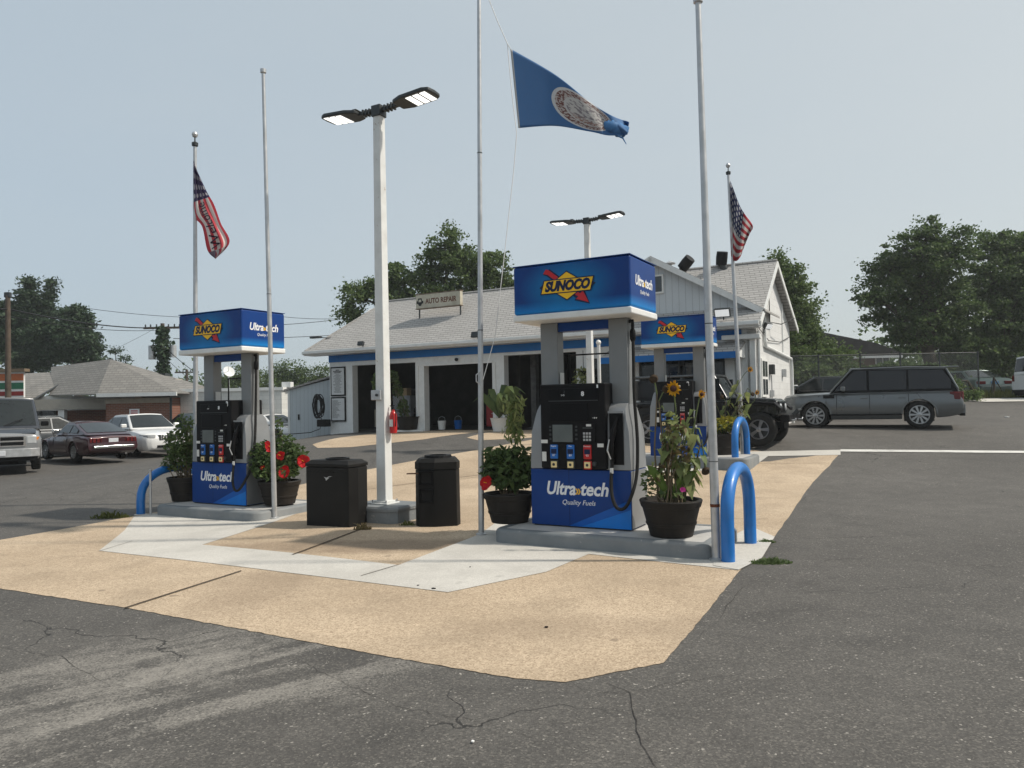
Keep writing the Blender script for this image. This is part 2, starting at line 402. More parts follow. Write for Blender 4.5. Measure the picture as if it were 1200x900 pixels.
# ------------------------------------------------------------ text, logo
def text(s, size, m, parent, loc, rot=(math.pi/2, 0, 0), shear=0., bold=0., name='lettering', width=None, ext=.0008, align='CENTER'):
    c = bpy.data.curves.new('t', 'FONT'); c.body = s; c.size = size; c.shear = shear; c.offset = bold; c.extrude = ext
    c.align_x = align; c.align_y = 'CENTER'; c.resolution_u = 3
    o = bpy.data.objects.new('t', c); COL.objects.link(o); bpy.context.view_layer.update()
    me = bpy.data.meshes.new_from_object(o.evaluated_get(bpy.context.evaluated_depsgraph_get()))
    bpy.data.objects.remove(o); bpy.data.curves.remove(c)
    if width:
        x = [v.co.x for v in me.vertices]; k = width/(max(x)-min(x))
        for v_ in me.vertices: v_.co.x *= k
    me.materials.clear(); me.materials.append(m)
    o = bpy.data.objects.new(name, me); COL.objects.link(o); o.location = loc; o.rotation_euler = rot
    if parent: o.parent = parent
    return o
def flat(name, poly, y, m, parent, th=.0015):
    """printed shape on a face that looks along -y; poly in x,z"""
    return MB().prism(poly, y-th, y, 'y').build(name, m, parent)
def logo(parent, cx, cz, y, k=1.):
    def tr(pts): return [(cx+a*k, cz+b*k) for a, b in pts]
    arrow = [(-.305, .165), (-.27, .215), (-.235, .205), (.165, -.105), (.20, -.075), (.27, -.215), (.115, -.165), (.14, -.14), (-.25, .15)]
    a2 = [(-.31, .155), (-.285, .20), (-.255, .195), (-.22, .215), (.165, -.085), (.215, -.055), (.285, -.235), (.09, -.18), (.11, -.155), (-.26, .135)]
    flat('logo_arrow', tr(a2), y-.0005, M_navy, parent); flat('logo_arrow', tr(arrow), y-.0025, M_redprint, parent)
    flat('logo_diamond', tr([(-.275, 0), (0, .175), (.275, 0), (0, -.175)]), y-.0045, M_navy, parent)
    flat('logo_diamond', tr([(-.255, 0), (0, .16), (.255, 0), (0, -.16)]), y-.0065, M_yellow, parent)
    flat('logo_banner', tr([(-.345, -.085), (.305, -.085), (.325, -.03), (.365, .0), (.335, .015), (.35, .085), (-.30, .085), (-.315, .03), (-.355, .0), (-.33, -.02)]), y-.0085, M_navy, parent)
    flat('logo_banner', tr([(-.328, -.073), (.293, -.073), (.332, .073), (-.286, .073)]), y-.0105, M_yellow, parent)
    text('SUNOCO', .155*k, M_navy, parent, (cx, y-.0125, cz-.002), shear=.28, bold=.0095, width=.58*k)
def wordmark(parent, cx, cz, y, wd, rot=0., sub=True):
    R0 = (math.pi/2, 0, rot)
    def at(dx, dz, o=0.): return (cx + dx*math.cos(rot) + o*math.sin(rot), y + dx*math.sin(rot) - o*math.cos(rot), cz+dz)
    k = wd/.62
    text('Ultra', .165*k, M_whiteprint, parent, at(-.155*k, 0, .002), R0, .22, .0045*k, width=.285*k)
    text('»', .11*k, M_yellow, parent, at(.02*k, -.012*k, .002), R0, 0., .002)
    text('tech', .165*k, M_whiteprint, parent, at(.172*k, 0, .002), R0, .22, .0045*k, width=.265*k)
    if sub: text('Quality Fuels', .062*k, M_whiteprint, parent, at(.02*k, -.12*k, .002), R0, .25, .0, width=.32*k)

# ------------------------------------------------------------ fuel pumps
def make_pump(num, label, loc):
    r = thing('fuel_pump', label, 'fuel pump', loc, A, 'fuel pumps on the islands')
    k = MB().bx(-.625, .625, -.27, .27, .012, .665).build('kick_panel', M_kick, r, bevel=.008)
    MB().bx(-.60, .60, -.25, .25, 0, .012).build('plinth', M_dgrey, r)
    flat('diagonal_print', [(.623, .345), (.623, .015), (-.14, .015)], -.2715, M_kick2, k, .001)
    flat('diagonal_print', [(.621, .235), (.621, .017), (.02, .017)], -.2735, M_kick3, k, .001)
    flat('panel_seam', [(-.13, .01), (-.125, .01), (-.125, .66), (-.13, .66)], -.2712, M_navy, k, .0005)
    wordmark(k, -.04, .44, -.2705, .80)
    sd = MB().bx(.626, .632, -.262, .262, .02, .66).build('side_panel', M_silver, r, bevel=.003)
    # cheeks and columns
    prof = [(-.265, .672), (-.262, 1.10), (-.245, 1.25), (-.205, 1.36), (-.13, 1.42), (.13, 1.42), (.205, 1.36), (.245, 1.25), (.262, 1.10), (.265, .672)]
    for s_ in (-1, 1):
        c = MB(); n = len(prof)
        inner, vs = (.30 if s_ > 0 else .465), []
        for x in (inner, .50):
            vs += [(s_*x, a, b) for a, b in prof]
        vs += [(s_*(.628 - .075*sm((b-.95)/.45)), a*(.97), b) for a, b in prof]
        fs = [tuple(range(n)), tuple(range(2*n, 3*n))]
        for q in (0, 1): fs += [(q*n+i, q*n+(i+1) % n, (q+1)*n+(i+1) % n, (q+1)*n+i) for i in range(n)]
        c.add(vs, fs); c.build('side_cheek', M_silver, r, smooth=True, ang=50)
        MB().bx(*( (.325, .555) if s_ > 0 else (-.555, -.325)), -.085, .085, 1.40, 2.40).build('column', M_column, r, bevel=.012)
    MB().bx(-.318, -.31, -.05, .05, 1.52, 1.80).build('inspection_label', M_label, r)
    MB().bx(-.3245, .3245, -.06, .06, 2.29, 2.395).build('header', M_kick, r)
    fr = MB().tube([(-.30, .2, 1.60), (-.30, .2, 2.02), (.30, .2, 2.02), (.30, .2, 1.60)], .012, 6).build('rear_hoop', M_black, r)
    # head
    h = MB().bx(-.46, .36, -.315, .315, .675, 1.655).build('head', M_black, r, bevel=.018)
    MB().bx(-.35, .28, -.323, -.312, 1.46, 1.60).build('price_display', M_blackgloss, h, bevel=.004)
    MB().bx(-.345, .275, -.3245, -.322, 1.455, 1.465).build('display_rim', M_dgrey, h)
    text('8', .07, M_whiteprint, h, (.09, -.325, 1.535), bold=.003); text('3.45', .028, M_whiteprint, h, (-.16, -.325, 1.525)); text('2', .035, M_screen, h, (-.14, -.325, 1.565))
    MB().bx(-.33, .15, -.322, -.312, 1.22, 1.43).build('speaker_panel', M_blackgloss, h, bevel=.004)
    MB().bx(-.30, -.045, -.328, -.312, .985, 1.185).build('screen', M_screen, h, bevel=.004)
    for z in (1.02, 1.07, 1.12, 1.16):
        for x in (-.345, -.015): MB().bx(x, x+.026, -.321, -.312, z-.012, z+.012).build('soft_key', M_dgrey, h)
    kp = MB().bx(.06, .24, -.330, -.312, .98, 1.20).build('card_reader', M_black, h, bevel=.006)
    MB().bx(.085, .205, -.334, -.331, 1.14, 1.155).build('card_slot', M_dgrey, kp)
    MB().bx(.13, .19, -.3345, -.331, 1.165, 1.19).build('card_mark', M_label, kp)
    ky = MB()
    for i in range(3):
        for j in range(3): ky.bx(.09+.035*i, .115+.035*i, -.335, -.331, 1.0+.036*j, 1.025+.036*j)
    ky.build('keypad', M_alu, kp)
    for i, x in enumerate((-.285, -.075, .135)):
        m = M_red if i == 2 else M_btnblue
        gb = MB().bx(x-.05, x+.05, -.333, -.312, .79, .955).build('grade_panel', m, h, bevel=.012)
        text(('Regular', 'Plus', 'Premium')[i], .024, M_whiteprint, gb, (x, -.3345, .938))
        text(('87', '89', '93')[i], .036, M_whiteprint, gb, (x, -.3345, .832))
        MB().bx(x-.036, x+.036, -.336, -.332, .85, .905).build('octane_window', M_navy, gb, bevel=.003)
        MB().bx(x-.05, x+.05, -.331, -.312, .675+.0, .775).build('button_base', m if i == 2 else M_dgrey, h, bevel=.012)
        b = MB().bx(x-.038, x+.038, -.343, -.330, .69, .762).build('grade_button', mat('button_cream', (.75, .6, .3), .4), h, bevel=.012)
        MB().lathe([(.017, 0), (.017, .003)], 10, Matrix.Translation((x, -.3425, .726)) @ Matrix.Rotation(math.pi/2, 4, 'X')).build('button_mark', M_dgrey, b)
    MB().bx(-.455, -.37, -.3185, -.314, .97, 1.01).build('sticker', M_label, h)
    MB().bx(-.445, -.39, -.3185, -.314, .76, .87).build('sticker', M_label, h)
    MB().bx(.255, .33, -.3185, -.314, .93, .97).build('sticker', M_label, h)
    text('≡ ■ ●', .02, M_label, h, (.23, -.3165, 1.26))
    text(str(num), .11, M_whiteprint, h, (.27, -.317, 1.59), bold=.004, name='pump_number')
    MB().lathe([(.028, 0), (.028, .02), (.018, .03)], 14, Matrix.Translation((.22, -.314, .74)) @ Matrix.Rotation(math.pi/2, 4, 'X')).build('receipt_slot', M_dgrey, h)
    # holster, nozzle, hose
    hs = MB().bx(.385, .55, -.272, -.262, .73, 1.31).build('nozzle_holster', M_blackgloss, r, bevel=.01)
    MB().bx(.375, .56, -.285, -.27, 1.31, 1.335).build('holster_lip', M_silver, hs)
    nz = MB().tube([(.43, -.30, .77), (.425, -.33, .86), (.43, -.325, 1.00), (.45, -.31, 1.13)], [.02, .026, .03, .034], 10)
    nz.tube([(.45, -.31, 1.12), (.47, -.29, 1.20), (.49, -.275, 1.26)], [.03, .02, .014], 8)
    nz = nz.build('nozzle', M_black, r, smooth=True)
    MB().tube([(.43, -.36, .80), (.40, -.385, .90), (.42, -.37, 1.02)], .008, 6).build('nozzle_lever', M_alu, nz)
    MB().bx(.41, .445, -.345, -.325, .64, .70).build('tag', M_label, nz)
    pts = [(.60, -.02, 2.30), (.605, -.03, 2.0), (.61, -.05, 1.5), (.66, -.12, 1.0), (.67, -.20, .62), (.645, -.31, .40), (.585, -.37, .27), (.50, -.38, .265), (.44, -.365, .38), (.42, -.34, .55), (.428, -.31, .78)]
    P = []
    for i in range(len(pts)-1):
        a = [Vector(pts[max(0, i-1)]), Vector(pts[i]), Vector(pts[i+1]), Vector(pts[min(len(pts)-1, i+2)])]
        for q in range(5):
            t = q/5; P.append(.5*((2*a[1]) + (-a[0]+a[2])*t + (2*a[0]-5*a[1]+4*a[2]-a[3])*t*t + (-a[0]+3*a[1]-3*a[2]+a[3])*t**3))
    P.append(Vector(pts[-1]))
    hose = MB().tube(P, .020, 8).build('hose', M_rubber, r, smooth=True)
    MB().lathe([(.02, 2.12), (.034, 2.15), (.034, 2.24), (.022, 2.27)], 10, Matrix.Translation((.60, -.022, 0))).build('breakaway', M_black, hose, smooth=True)
    MB().tube([(.50, 0, 2.36), (.60, -.02, 2.36), (.60, -.02, 2.30)], .022, 8).build('hose_elbow', M_black, hose)
    # canopy
    c = MB().bx(-.73, .73, -.42, .47, 2.482, 3.05).build('canopy', M_sign, r, bevel=.03, seg=3)
    MB().bx(-.738, .738, -.428, .478, 2.40, 2.48).build('canopy_trim', M_trim, c, bevel=.02, seg=3)
    MB().bx(-.735, .735, -.425, .475, 3.051, 3.062).build('canopy_cap', M_sign, c, bevel=.004)
    logo(c, -.03, 2.775, -.4205, .98)
    logo_back = None
    wordmark(c, .7305, 2.79, .02, .60, math.pi/2)
    return r
def isl(px, py): return G(px, py, .16)
a, b = isl(624.7, 614.3), isl(739.5, 623.2); PC = (a+b)/2 + V*.27
pump1 = make_pump(1, 'fuel pump number 1, nearest the camera on the right-hand front island', PC + Vector((0, 0, 0)))
a, b = isl(226, 589.4), isl(288.2, 593.5); PC3 = (a+b)/2 + V*.27
pump3 = copy_tree(pump1); pump3.location = PC3
pump3['label'] = 'fuel pump number 3, between the green bush pot and the red hibiscus pot'
for o in list(pump3.children_recursive):
    if o.name.startswith('pump_number'):
        par = o.parent; bpy.data.objects.remove(o); text('3', .11, M_whiteprint, par, (.27, -.317, 1.59), bold=.004, name='pump_number')
a, b = G(761, 535.2, .16), G(829, 536, .16); PC2 = (a+b)/2 + V*.27
pump2 = dup(pump1, 'fuel pump farther back, seen behind the sunflowers and in front of the black jeep', PC2)
for o in list(pump2.children_recursive):
    if o.name.startswith('pump_number'):
        par = o.parent; bpy.data.objects.remove(o); text('2', .11, M_whiteprint, par, (.27, -.317, 1.59), bold=.004, name='pump_number')

# ------------------------------------------------------------ islands
def island(label, c, x0, x1, y0, y1, h=.16):
    z0 = gz(c.x, c.y)
    r = thing('pump_island', label, 'kerb island', (c.x, c.y, z0), A, 'raised pump islands')
    def rr(i, rad=.16, n=6):
        P = []
        for cx, cy, a0 in ((x1-rad, y1-rad, 0), (x0+rad, y1-rad, 90), (x0+rad, y0+rad, 180), (x1-rad, y0+rad, 270)):
            for k in range(n+1): a_ = R(a0+90*k/n); P.append((cx+(rad-i)*math.cos(a_), cy+(rad-i)*math.sin(a_)))
        return P
    o, q = rr(0), rr(.03); n = len(o); t = rr(.12, .16)
    vs = [(a_, b_, -.3) for a_, b_ in o] + [(a_, b_, h-.035) for a_, b_ in o] + [(a_, b_, h-.012) for a_, b_ in rr(.012)] + [(a_, b_, h) for a_, b_ in q] + [(a_, b_, h) for a_, b_ in t]
    fs = [(k*n+i, k*n+(i+1) % n, (k+1)*n+(i+1) % n, (k+1)*n+i) for k in range(4) for i in range(n)]
    MB().add(vs, fs).build('kerb', M_kerb, r, smooth=True, ang=60)
    MB().add([(a_, b_, h-.003) for a_, b_ in rr(.119)], [tuple(range(n))]).build('top_slab', M_islandtop, r)
    return r
def loc2(c, p): d = p-c; return d.dot(U), d.dot(V)
a = loc2(PC, G(573, 637)); b = loc2(PC, G(836, 655)); yf = min(a[1], b[1])
island('long grey kerb island in front, carrying the nearest pump and two flower pots', PC, a[0], b[0]+.02, yf+.05, yf+1.30)
a = loc2(PC3, G(177, 604)); b = loc2(PC3, G(300, 613.4)); c = loc2(PC3, G(358, 601))
island('grey kerb island at the left with the red hibiscus pot on its end', PC3, a[0], c[0]-.06, (a[1]+b[1])/2+.06, max(c[1], .75))
a = loc2(PC2, G(745, 548)); b = loc2(PC2, G(860, 549))
island('grey kerb island under the farther pump behind the sunflowers', PC2, -1.2, 1.55, -.62, .7)

# ============================================================ repair shop
BO = Vector((-6.1, 28.1, .7))
def fs(px, t=0., y=450):
    """distance along the shop front at which the photograph's column px stands, t metres behind the front"""
    k = ray(px, y); k = k.x/k.y; p = BO + V*t
    return (k*p.y - p.x)/(U.x - k*U.y)
def brickmat(name, col, mortar, bw, bh, rough=.6, b=.35, axes='xz', col2=None):
    t = NT(name); v = t.coord(); x, y, z = t.sep(v)[:3]
    cb = t.new('ShaderNodeCombineXYZ'); t.l.new(x if axes[0] == 'x' else y, cb.inputs[0]); t.l.new(z, cb.inputs[1])
    bt = t.new('ShaderNodeTexBrick'); t.l.new(cb.outputs[0], bt.inputs[0])
    bt.inputs['Color1'].default_value = (*col, 1); bt.inputs['Color2'].default_value = (*(col2 or tuple(c*.9 for c in col)), 1); bt.inputs['Mortar'].default_value = (*mortar, 1)
    bt.inputs['Scale'].default_value = 1.; bt.inputs['Brick Width'].default_value = bw; bt.inputs['Row Height'].default_value = bh; bt.inputs['Mortar Size'].default_value = .008
    d = t.ramp(t.noise(v, 1.2, 7, .65), .48, .8, 0, .35)
    t.set(Base_Color=t.mix(d, bt.outputs[0], tuple(c*.6 for c in col)), Roughness=rough); t.bump(bt.outputs[1], -b, .01)
    return t.m
def shingle(name, c1, c2, rows=.14, k=1.):
    t = NT(name); v = t.coord(); x, y, z = t.sep(v)[:3]
    cb = t.new('ShaderNodeCombineXYZ'); t.l.new(t.math('ADD', x, t.math('MULTIPLY', y, .3)), cb.inputs[0]); t.l.new(z, cb.inputs[1])
    bt = t.new('ShaderNodeTexBrick'); t.l.new(cb.outputs[0], bt.inputs[0]); bt.inputs['Scale'].default_value = 1.
    bt.inputs['Brick Width'].default_value = .3; bt.inputs['Row Height'].default_value = rows*.58; bt.inputs['Mortar Size'].default_value = .012
    bt.inputs['Color1'].default_value = (*c1, 1); bt.inputs['Color2'].default_value = (*c2, 1); bt.inputs['Mortar'].default_value = (*[c*.45 for c in c1], 1)
    d = t.ramp(t.noise(v, .8, 7, .65), .42, .75, 0, .5)
    c = t.mix(d, bt.outputs[0], tuple(c*.62 for c in c1)); c = t.mix(t.ramp(t.noise(v, 40, 3), .4, .7, 0, .35), c, tuple(q*.6 for q in c1))
    t.set(Base_Color=c, Roughness=.9); t.bump(bt.outputs[1], -.5, .02); return t.m
def siding(name, col, pitch=.2, axis=0):
    t = NT(name); v = t.coord(); x = t.sep(v)[axis]
    f = t.math('FRACT', t.math('DIVIDE', x, pitch)); g_ = t.ramp(f, 0, .09, 1, 0)
    d = t.ramp(t.noise(v, 1.5, 6, .6), .45, .75, 0, .3)
    c = t.mix(g_, t.mix(d, col, tuple(q*.7 for q in col)), tuple(q*.45 for q in col))
    t.set(Base_Color=c, Roughness=.6); t.bump(g_, -.5, .02); return t.m
M_shingle = shingle('shingle_pale', (.43, .415, .40), (.36, .35, .335))
M_block = brickmat('painted_block', (.70, .70, .69), (.56, .56, .55), .4, .2, axes='yz')
M_blockf = brickmat('painted_block_front', (.66, .66, .65), (.54, .54, .53), .4, .2)
M_board = siding('board_siding', (.52, .55, .57), .2)
M_tin = siding('shed_siding', (.48, .53, .56), .155)

b = thing('repair_shop', 'long white car repair shop with grey shingle roof, blue fascia and open garage bays', 'building', BO, A)
s0, s1 = -.95, 14.8
# roof
def slab(pts, th):
    n = len(pts); vs = list(pts) + [(p[0], p[1], p[2]-th) for p in pts]
    return vs, [tuple(range(n)), tuple(reversed(range(n, 2*n)))] + [(i, i+n, (i+1) % n + n, (i+1) % n) for i in range(n)]
E0, RG = 3.03, 5.12
rf = MB(); rf.add(*slab([(-1.67, -.55, E0), (15.02, -.55, E0), (15.02, 2.4, RG), (-.1, 2.4, RG)], .10))
rf.add(*slab([(15.02, 2.403, RG), (15.02, 6.15, 3.35), (-1.67, 6.15, 3.35), (-.1, 2.403, RG)], .10))
rf.add([(-1.67, -.55, E0), (-.1, 2.4, RG), (-1.67, 6.15, 3.35)], [(0, 1, 2)])
rf = rf.build('roof', M_shingle, b)
MB().tube([(-.1, 2.4, RG+.01), (15.02, 2.4, RG+.01)], .05, 6).build('ridge_cap', M_shingle, rf)
MB().tube([(-.1, 2.4, RG), (-1.67, -.55, E0+.01)], .045, 6).build('ridge_cap', M_shingle, rf)
# eave trim, soffit, gutter
MB().bx(-1.69, 15.0, -.60, -.553, E0-.17, E0+.01).build('fascia_board', M_trim, b)
MB().prism([(-.70, E0-.02), (-.70, E0-.10), (-.67, E0-.13), (-.605, E0-.13), (-.605, E0-.02), (-.62, E0-.02), (-.62, E0-.11), (-.67, E0-.11), (-.685, E0-.09), (-.685, E0-.02)], -1.69, 15.0, 'x').build('gutter', M_trim, b)
MB().bx(-1.66, 14.98, -.55, -.02, E0-.17, E0-.14).build('soffit', M_trim, b)
# front wall: piers and head, with real bays
wall = MB()
P = [(s0, fs(413)), (fs(487), fs(497)), (fs(577), fs(591)), (9.3, 9.7), (11.15, 11.35), (fs(850), s1)]
for a_, c_ in P: wall.bx(a_, c_, 0, .3, -1.2, 2.86)
wall.bx(s0, s1, .003, .297, 2.60, 2.855)
wall.bx(P[0][1], P[1][0], .01, .28, 2.44, 2.60)
wall.bx(P[1][1], P[2][0], .01, .28, 2.30, 2.60)
wall.bx(P[2][1], P[3][0], .01, .28, 2.50, 2.60)
wall.bx(P[3][1], P[5][0], .01, .28, 2.25, 2.60); wall.bx(P[3][1], P[5][0], .012, .28, -1.2, .25)
wall.build('front_wall', M_trim, b)
MB().bx(s0, s1-.4, -.05, -.003, 2.60, 2.855).build('blue_fascia', M_bluepaint, b)
for q in (1, 2):
    MB().bx(P[q][0]+.10, P[q][0]+.14, -.03, -.002, -.4, 2.3).build('pier_trim', M_white, b)
MB().bx(P[1][1]-.05, P[2][0]+.05, -.03, -.003, 2.28, 2.34).build('door_header', M_white, b)
MB().tube([(4.85, -.04, 2.45), (4.85, -.09, 2.45)], .06, 10).build('header_lamp', M_black, b)
# side wall with gable
sw = MB().prism([(0.0, -1.2), (5.8, -1.2), (5.8, 3.36), (2.4, 4.97), (.0, 3.27)], s1-.25, s1, 'x').build('side_wall', M_block, b)
MB().prism([(0.3, -1.2), (5.8, -1.2), (5.8, 3.3), (2.4, 4.9), (.3, 3.3)], s0, s0+.2, 'x').build('left_wall', M_blockf, b)
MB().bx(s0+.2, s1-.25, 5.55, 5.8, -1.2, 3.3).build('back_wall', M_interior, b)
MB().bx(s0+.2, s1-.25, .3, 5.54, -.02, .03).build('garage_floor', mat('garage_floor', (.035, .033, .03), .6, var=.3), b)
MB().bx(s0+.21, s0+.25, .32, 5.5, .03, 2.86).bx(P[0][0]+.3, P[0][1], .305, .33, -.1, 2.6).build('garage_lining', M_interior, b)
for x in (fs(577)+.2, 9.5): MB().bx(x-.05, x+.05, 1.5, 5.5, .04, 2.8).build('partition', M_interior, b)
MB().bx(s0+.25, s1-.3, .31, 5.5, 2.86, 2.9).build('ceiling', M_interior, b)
# cross gable
gx, gh, hw = 11.83, 5.22, 3.12
gslope = .565
face = MB().prism([(gx-hw, gh-.06-gslope*hw), (gx+hw-.15, gh-.06-gslope*(hw-.15)), (gx, gh-.06)], .1, .2, 'y').build('gable_face', M_board, b)
gr = MB()
for s_ in (-1, 1):
    gr.add(*slab([(gx, -.12, gh), (gx+s_*3.25, -.12, gh-gslope*3.25), (gx+s_*3.25, 2.2, gh-gslope*3.25), (gx, 3.1, gh)][::s_], .07))
gr.build('gable_roof', M_shingle, b)
for s_ in (-1, 1):
    M_ = Matrix.Translation((gx, 0, gh)) @ Matrix.Rotation(s_*math.atan(gslope), 4, 'Y')
    MB().bx(*((0.02, 3.7) if s_ > 0 else (-3.7, -.02)), -.16, -.122, -.17, -.01, M_).build('barge_board', M_trim, b)
gw = MB().bx(11.45, 12.16, .05, .098, 4.10, 4.66).build('gable_window', M_white, b)
MB().bx(11.50, 11.79, .04, .06, 4.15, 4.61).build('pane', M_glass2, gw); MB().bx(11.83, 12.11, .04, .06, 4.15, 4.61).build('pane', M_glass2, gw)
# right rake boards
for p_, q_ in (((-.56, E0-.02), (2.4, RG-.02)), ((2.4, RG-.02), (6.16, 3.33))):
    MB().prism([p_, q_, (q_[0], q_[1]-.17), (p_[0], p_[1]-.17)], 15.02, 15.05, 'x').build('rake_board', M_trim, b)
# office front and awning
for i, (x0, x1) in enumerate(((9.72, 11.13), (11.37, 12.6), (12.68, P[5][0]-.02))):
    wd = MB().bx(x0, x1, .08, .11, .26, 2.24).build('office_window', M_glass, b)
    fr = MB(); fr.bx(x0, x1, .05, .079, .26, .32); fr.bx(x0, x1, .05, .079, 2.18, 2.24); fr.bx(x0, x0+.05, .052, .077, .32, 2.18); fr.bx(x1-.05, x1, .052, .077, .32, 2.18)
    fr.build('frame', M_dgrey, wd)
aw = MB().add(*slab([(10.5, -.9, 2.22), (14.5, -.9, 2.22), (14.5, -.053, 2.52), (10.5, -.053, 2.52)], .06)).build('awning', M_shingle, b)
MB().bx(10.48, 14.52, -.94, -.902, 2.02, 2.20).build('awning_fascia', M_bluepaint, aw)
MB().prism([(-.9, 2.05), (-.06, 2.05), (-.06, 2.44), (-.9, 2.14)], 14.46, 14.50, 'x').build('awning_end', M_trim, aw)
dr = MB().bx(fs(851), fs(862), -.04, -.002, -.4, 2.0).build('white_door', M_white, b)
MB().bx(fs(852.5), fs(853), -.07, -.04, .75, .95).build('handle', M_dgrey, dr)
for x in (14.25, 14.62): MB().bx(x, x+.16, -.08, -.002, -.8, 2.58).build('corner_post', M_trim, b, bevel=.01)
MB().bx(13.9, 14.95, -.30, -.052, 2.56, 2.70).build('cornice', M_trim, b, bevel=.03)
# side wall details (facing +x)
X = s1
sw_ = MB().bx(X+.002, X+.05, .45, 1.30, .95, 2.05).build('side_window', M_white, b)
for y0_ in (.53, .92):
    for z0_ in (1.02, 1.54): MB().bx(X+.04, X+.06, y0_, y0_+.30, z0_, z0_+.44).build('pane', M_glass2, sw_)
MB().tube([(X+.06, .95, 3.45), (X+.06, .95, 2.55), (X+.06, 1.05, 2.42), (X+.06, 5.6, 2.25), (X+.06, 5.7, 2.0), (X+.06, 5.7, -.5)], .05, 8).build('conduit', M_trim, b)
MB().lathe([(.06, 0), (.09, .02), (.09, .08), (.03, .14)], 10, Matrix.Translation((X+.06, .95, 3.45))).build('conduit_cap', M_trim, b)
MB().tube([(X+.04, .12, 2.8), (X+.04, .12, -.5)], .04, 8).build('downpipe', M_trim, b)
MB().tube([(X+.04, 1.9, 4.05), (X+.04, 1.9, 3.2), (X+.3, 2.3, 3.15), (X+.55, 3.2, 3.4)], .015, 6).build('service_cable', M_cable, b)
MB().tube([(X+.03, .2, 2.9), (X+.05, 1.6, 2.62), (X+.05, 3.6, 2.7), (X+.05, 5.5, 3.0)], .012, 5).build('service_cable', M_cable, b)
MB().tube([(X+.03, 4.2, 4.0), (X+.03, 4.2, 2.4)], .02, 6).build('conduit', M_trim, b)
MB().bx(X+.002, X+.14, 1.75, 2.0, 1.62, 1.92).build('meter_box', M_dgrey, b, bevel=.01)
MB().tube([(X+.05, 1.87, 1.6), (X+.05, 1.87, 1.0), (X+.05, 1.75, .2)], .02, 6).build('conduit', M_alu, b)
MB().bx(X+.002, X+.11, 1.78, 1.95, .95, 1.15).build('meter_box', M_alu, b, bevel=.01)
MB().bx(X+.002, X+.12, 4.0, 4.2, 1.6, 1.85).build('meter_box', M_alu, b, bevel=.01)
def flood(name, label, loc, rz, tilt, k=1., group=None, lit=M_lens):
    r = thing(name, label, 'floodlight', loc, rz, group)
    M_ = Matrix.Rotation(tilt, 4, 'X')
    MB().bx(-.19*k, .19*k, -.05, .05, -.11*k, .11*k, M_).build('housing', M_dgrey, r, bevel=.015)
    MB().bx(-.165*k, .165*k, -.058, -.051, -.085*k, .085*k, M_).build('lens', lit, r)
    MB().tube([(0, .04, 0), (0, .12, -.10), (0, .12, -.2)], .02, 6).build('bracket', M_dgrey, r)
    return r
def BP(x, y, z): return BO + U*x + V*y + Vector((0, 0, z))
flood('floodlight', 'white-faced floodlight on the eave above the awning, between two flagpoles', BP(fs(855), -.62, E0+.28), A, R(25), 1.15)
flood('floodlight', 'small white-faced floodlight high on the white side wall', BP(X+.25, .35, 2.95), A+R(70), R(30), .8)
flood('floodlight', 'dark floodlight on the eave right behind the middle flagpole', BP(fs(571), -.66, E0+.16), A, R(-15), .9, lit=M_dgrey)
flood('floodlight', 'dark floodlight on the eave just left of the near lamp pole', BP(fs(437.5), -.66, E0+.14), A, R(-15), .7, lit=M_dgrey)
ev = thing('eave_lamp', 'flat dark lamp on an arm at the left corner of the shop roof', 'lamp', BP(-1.55, .1, E0+.55), A)
MB().bx(-.42, .08, -.1, .1, .0, .07).build('housing', M_dgrey, ev, bevel=.02); MB().tube([(0, 0, .02), (.5, .1, -.02), (.62, .2, -.28)], .02, 6).build('arm', M_dgrey, ev)
# roof vents
def turbine(label, loc, sc=1.):
    r = thing('roof_vent', label, 'roof vent', loc, A, 'black hooded roof vents')
    MB().tube([(0, 0, -.25), (0, 0, .1), (.03, -.02, .22)], [.12, .12, .14], 14).build('pipe', M_dgrey, r, smooth=True)
    MB().tube([(-.03, 0, .12), (.10, -.04, .32), (.20, -.08, .46)], [.17, .18, .17], 16).build('hood', M_black, r, smooth=True)
    return r
t1 = turbine('black hooded roof vent leaning right, next to the mushroom vent', BP(fs(803, 1.6), 1.6, 4.92)); t1.rotation_euler = (0, R(12), A)
t2 = turbine('black roof vent behind the rear flagpole and its flag', BP(fs(852, 2.3), 2.3, 5.05)); t2.rotation_euler = (0, R(-25), A)
r = thing('mushroom_vent', 'thin round mushroom vent on the gable roof slope', 'roof vent', BP(fs(789, 1.6), 1.6, 4.72), A)
MB().tube([(0, 0, 0), (0, 0, .52)], .05, 10).build('pipe', M_alu, r); MB().lathe([(.16, .50), (.17, .53), (.04, .60)], 14).build('cap', M_alu, r)
# roof sign
p = BP(fs(491.5, 1.0, 365), 1.0, 0); ws = fs(541, 1.0, 360)-fs(489, 1.0, 360)
r = thing('roof_sign', 'weathered AUTO REPAIR sign box on two legs on the shop roof', 'sign', BP(fs(489, 1.0, 360), 1.0, 4.05), A)
M_oldsign = mat('old_sign_face', (.50, .47, .38), .6, var=.12, scale=3, dirt=((.22, .17, .11), .8))
bx_ = MB().bx(0, ws, -.09, .09, .42, .93).build('sign_box', M_oldsign, r, bevel=.015)
fr = MB(); fr.bx(-.015, ws+.015, -.10, .10, .935, .96); fr.bx(-.015, ws+.015, -.10, .10, .40, .418); fr.build('sign_frame', mat('rusty_frame', (.2, .15, .11), .8, var=.4), bx_)
text('AUTO REPAIR', .26, M_brownprint, bx_, (ws*.57, -.092, .66), bold=.008, width=ws*.70)
flat('emblem', [(.10, .60), (.14, .52), (.24, .52), (.28, .60), (.34, .60), (.34, .70), (.29, .70), (.27, .80), (.11, .80), (.09, .70), (.04, .70), (.04, .60)], -.0905, M_ink, bx_, .002)
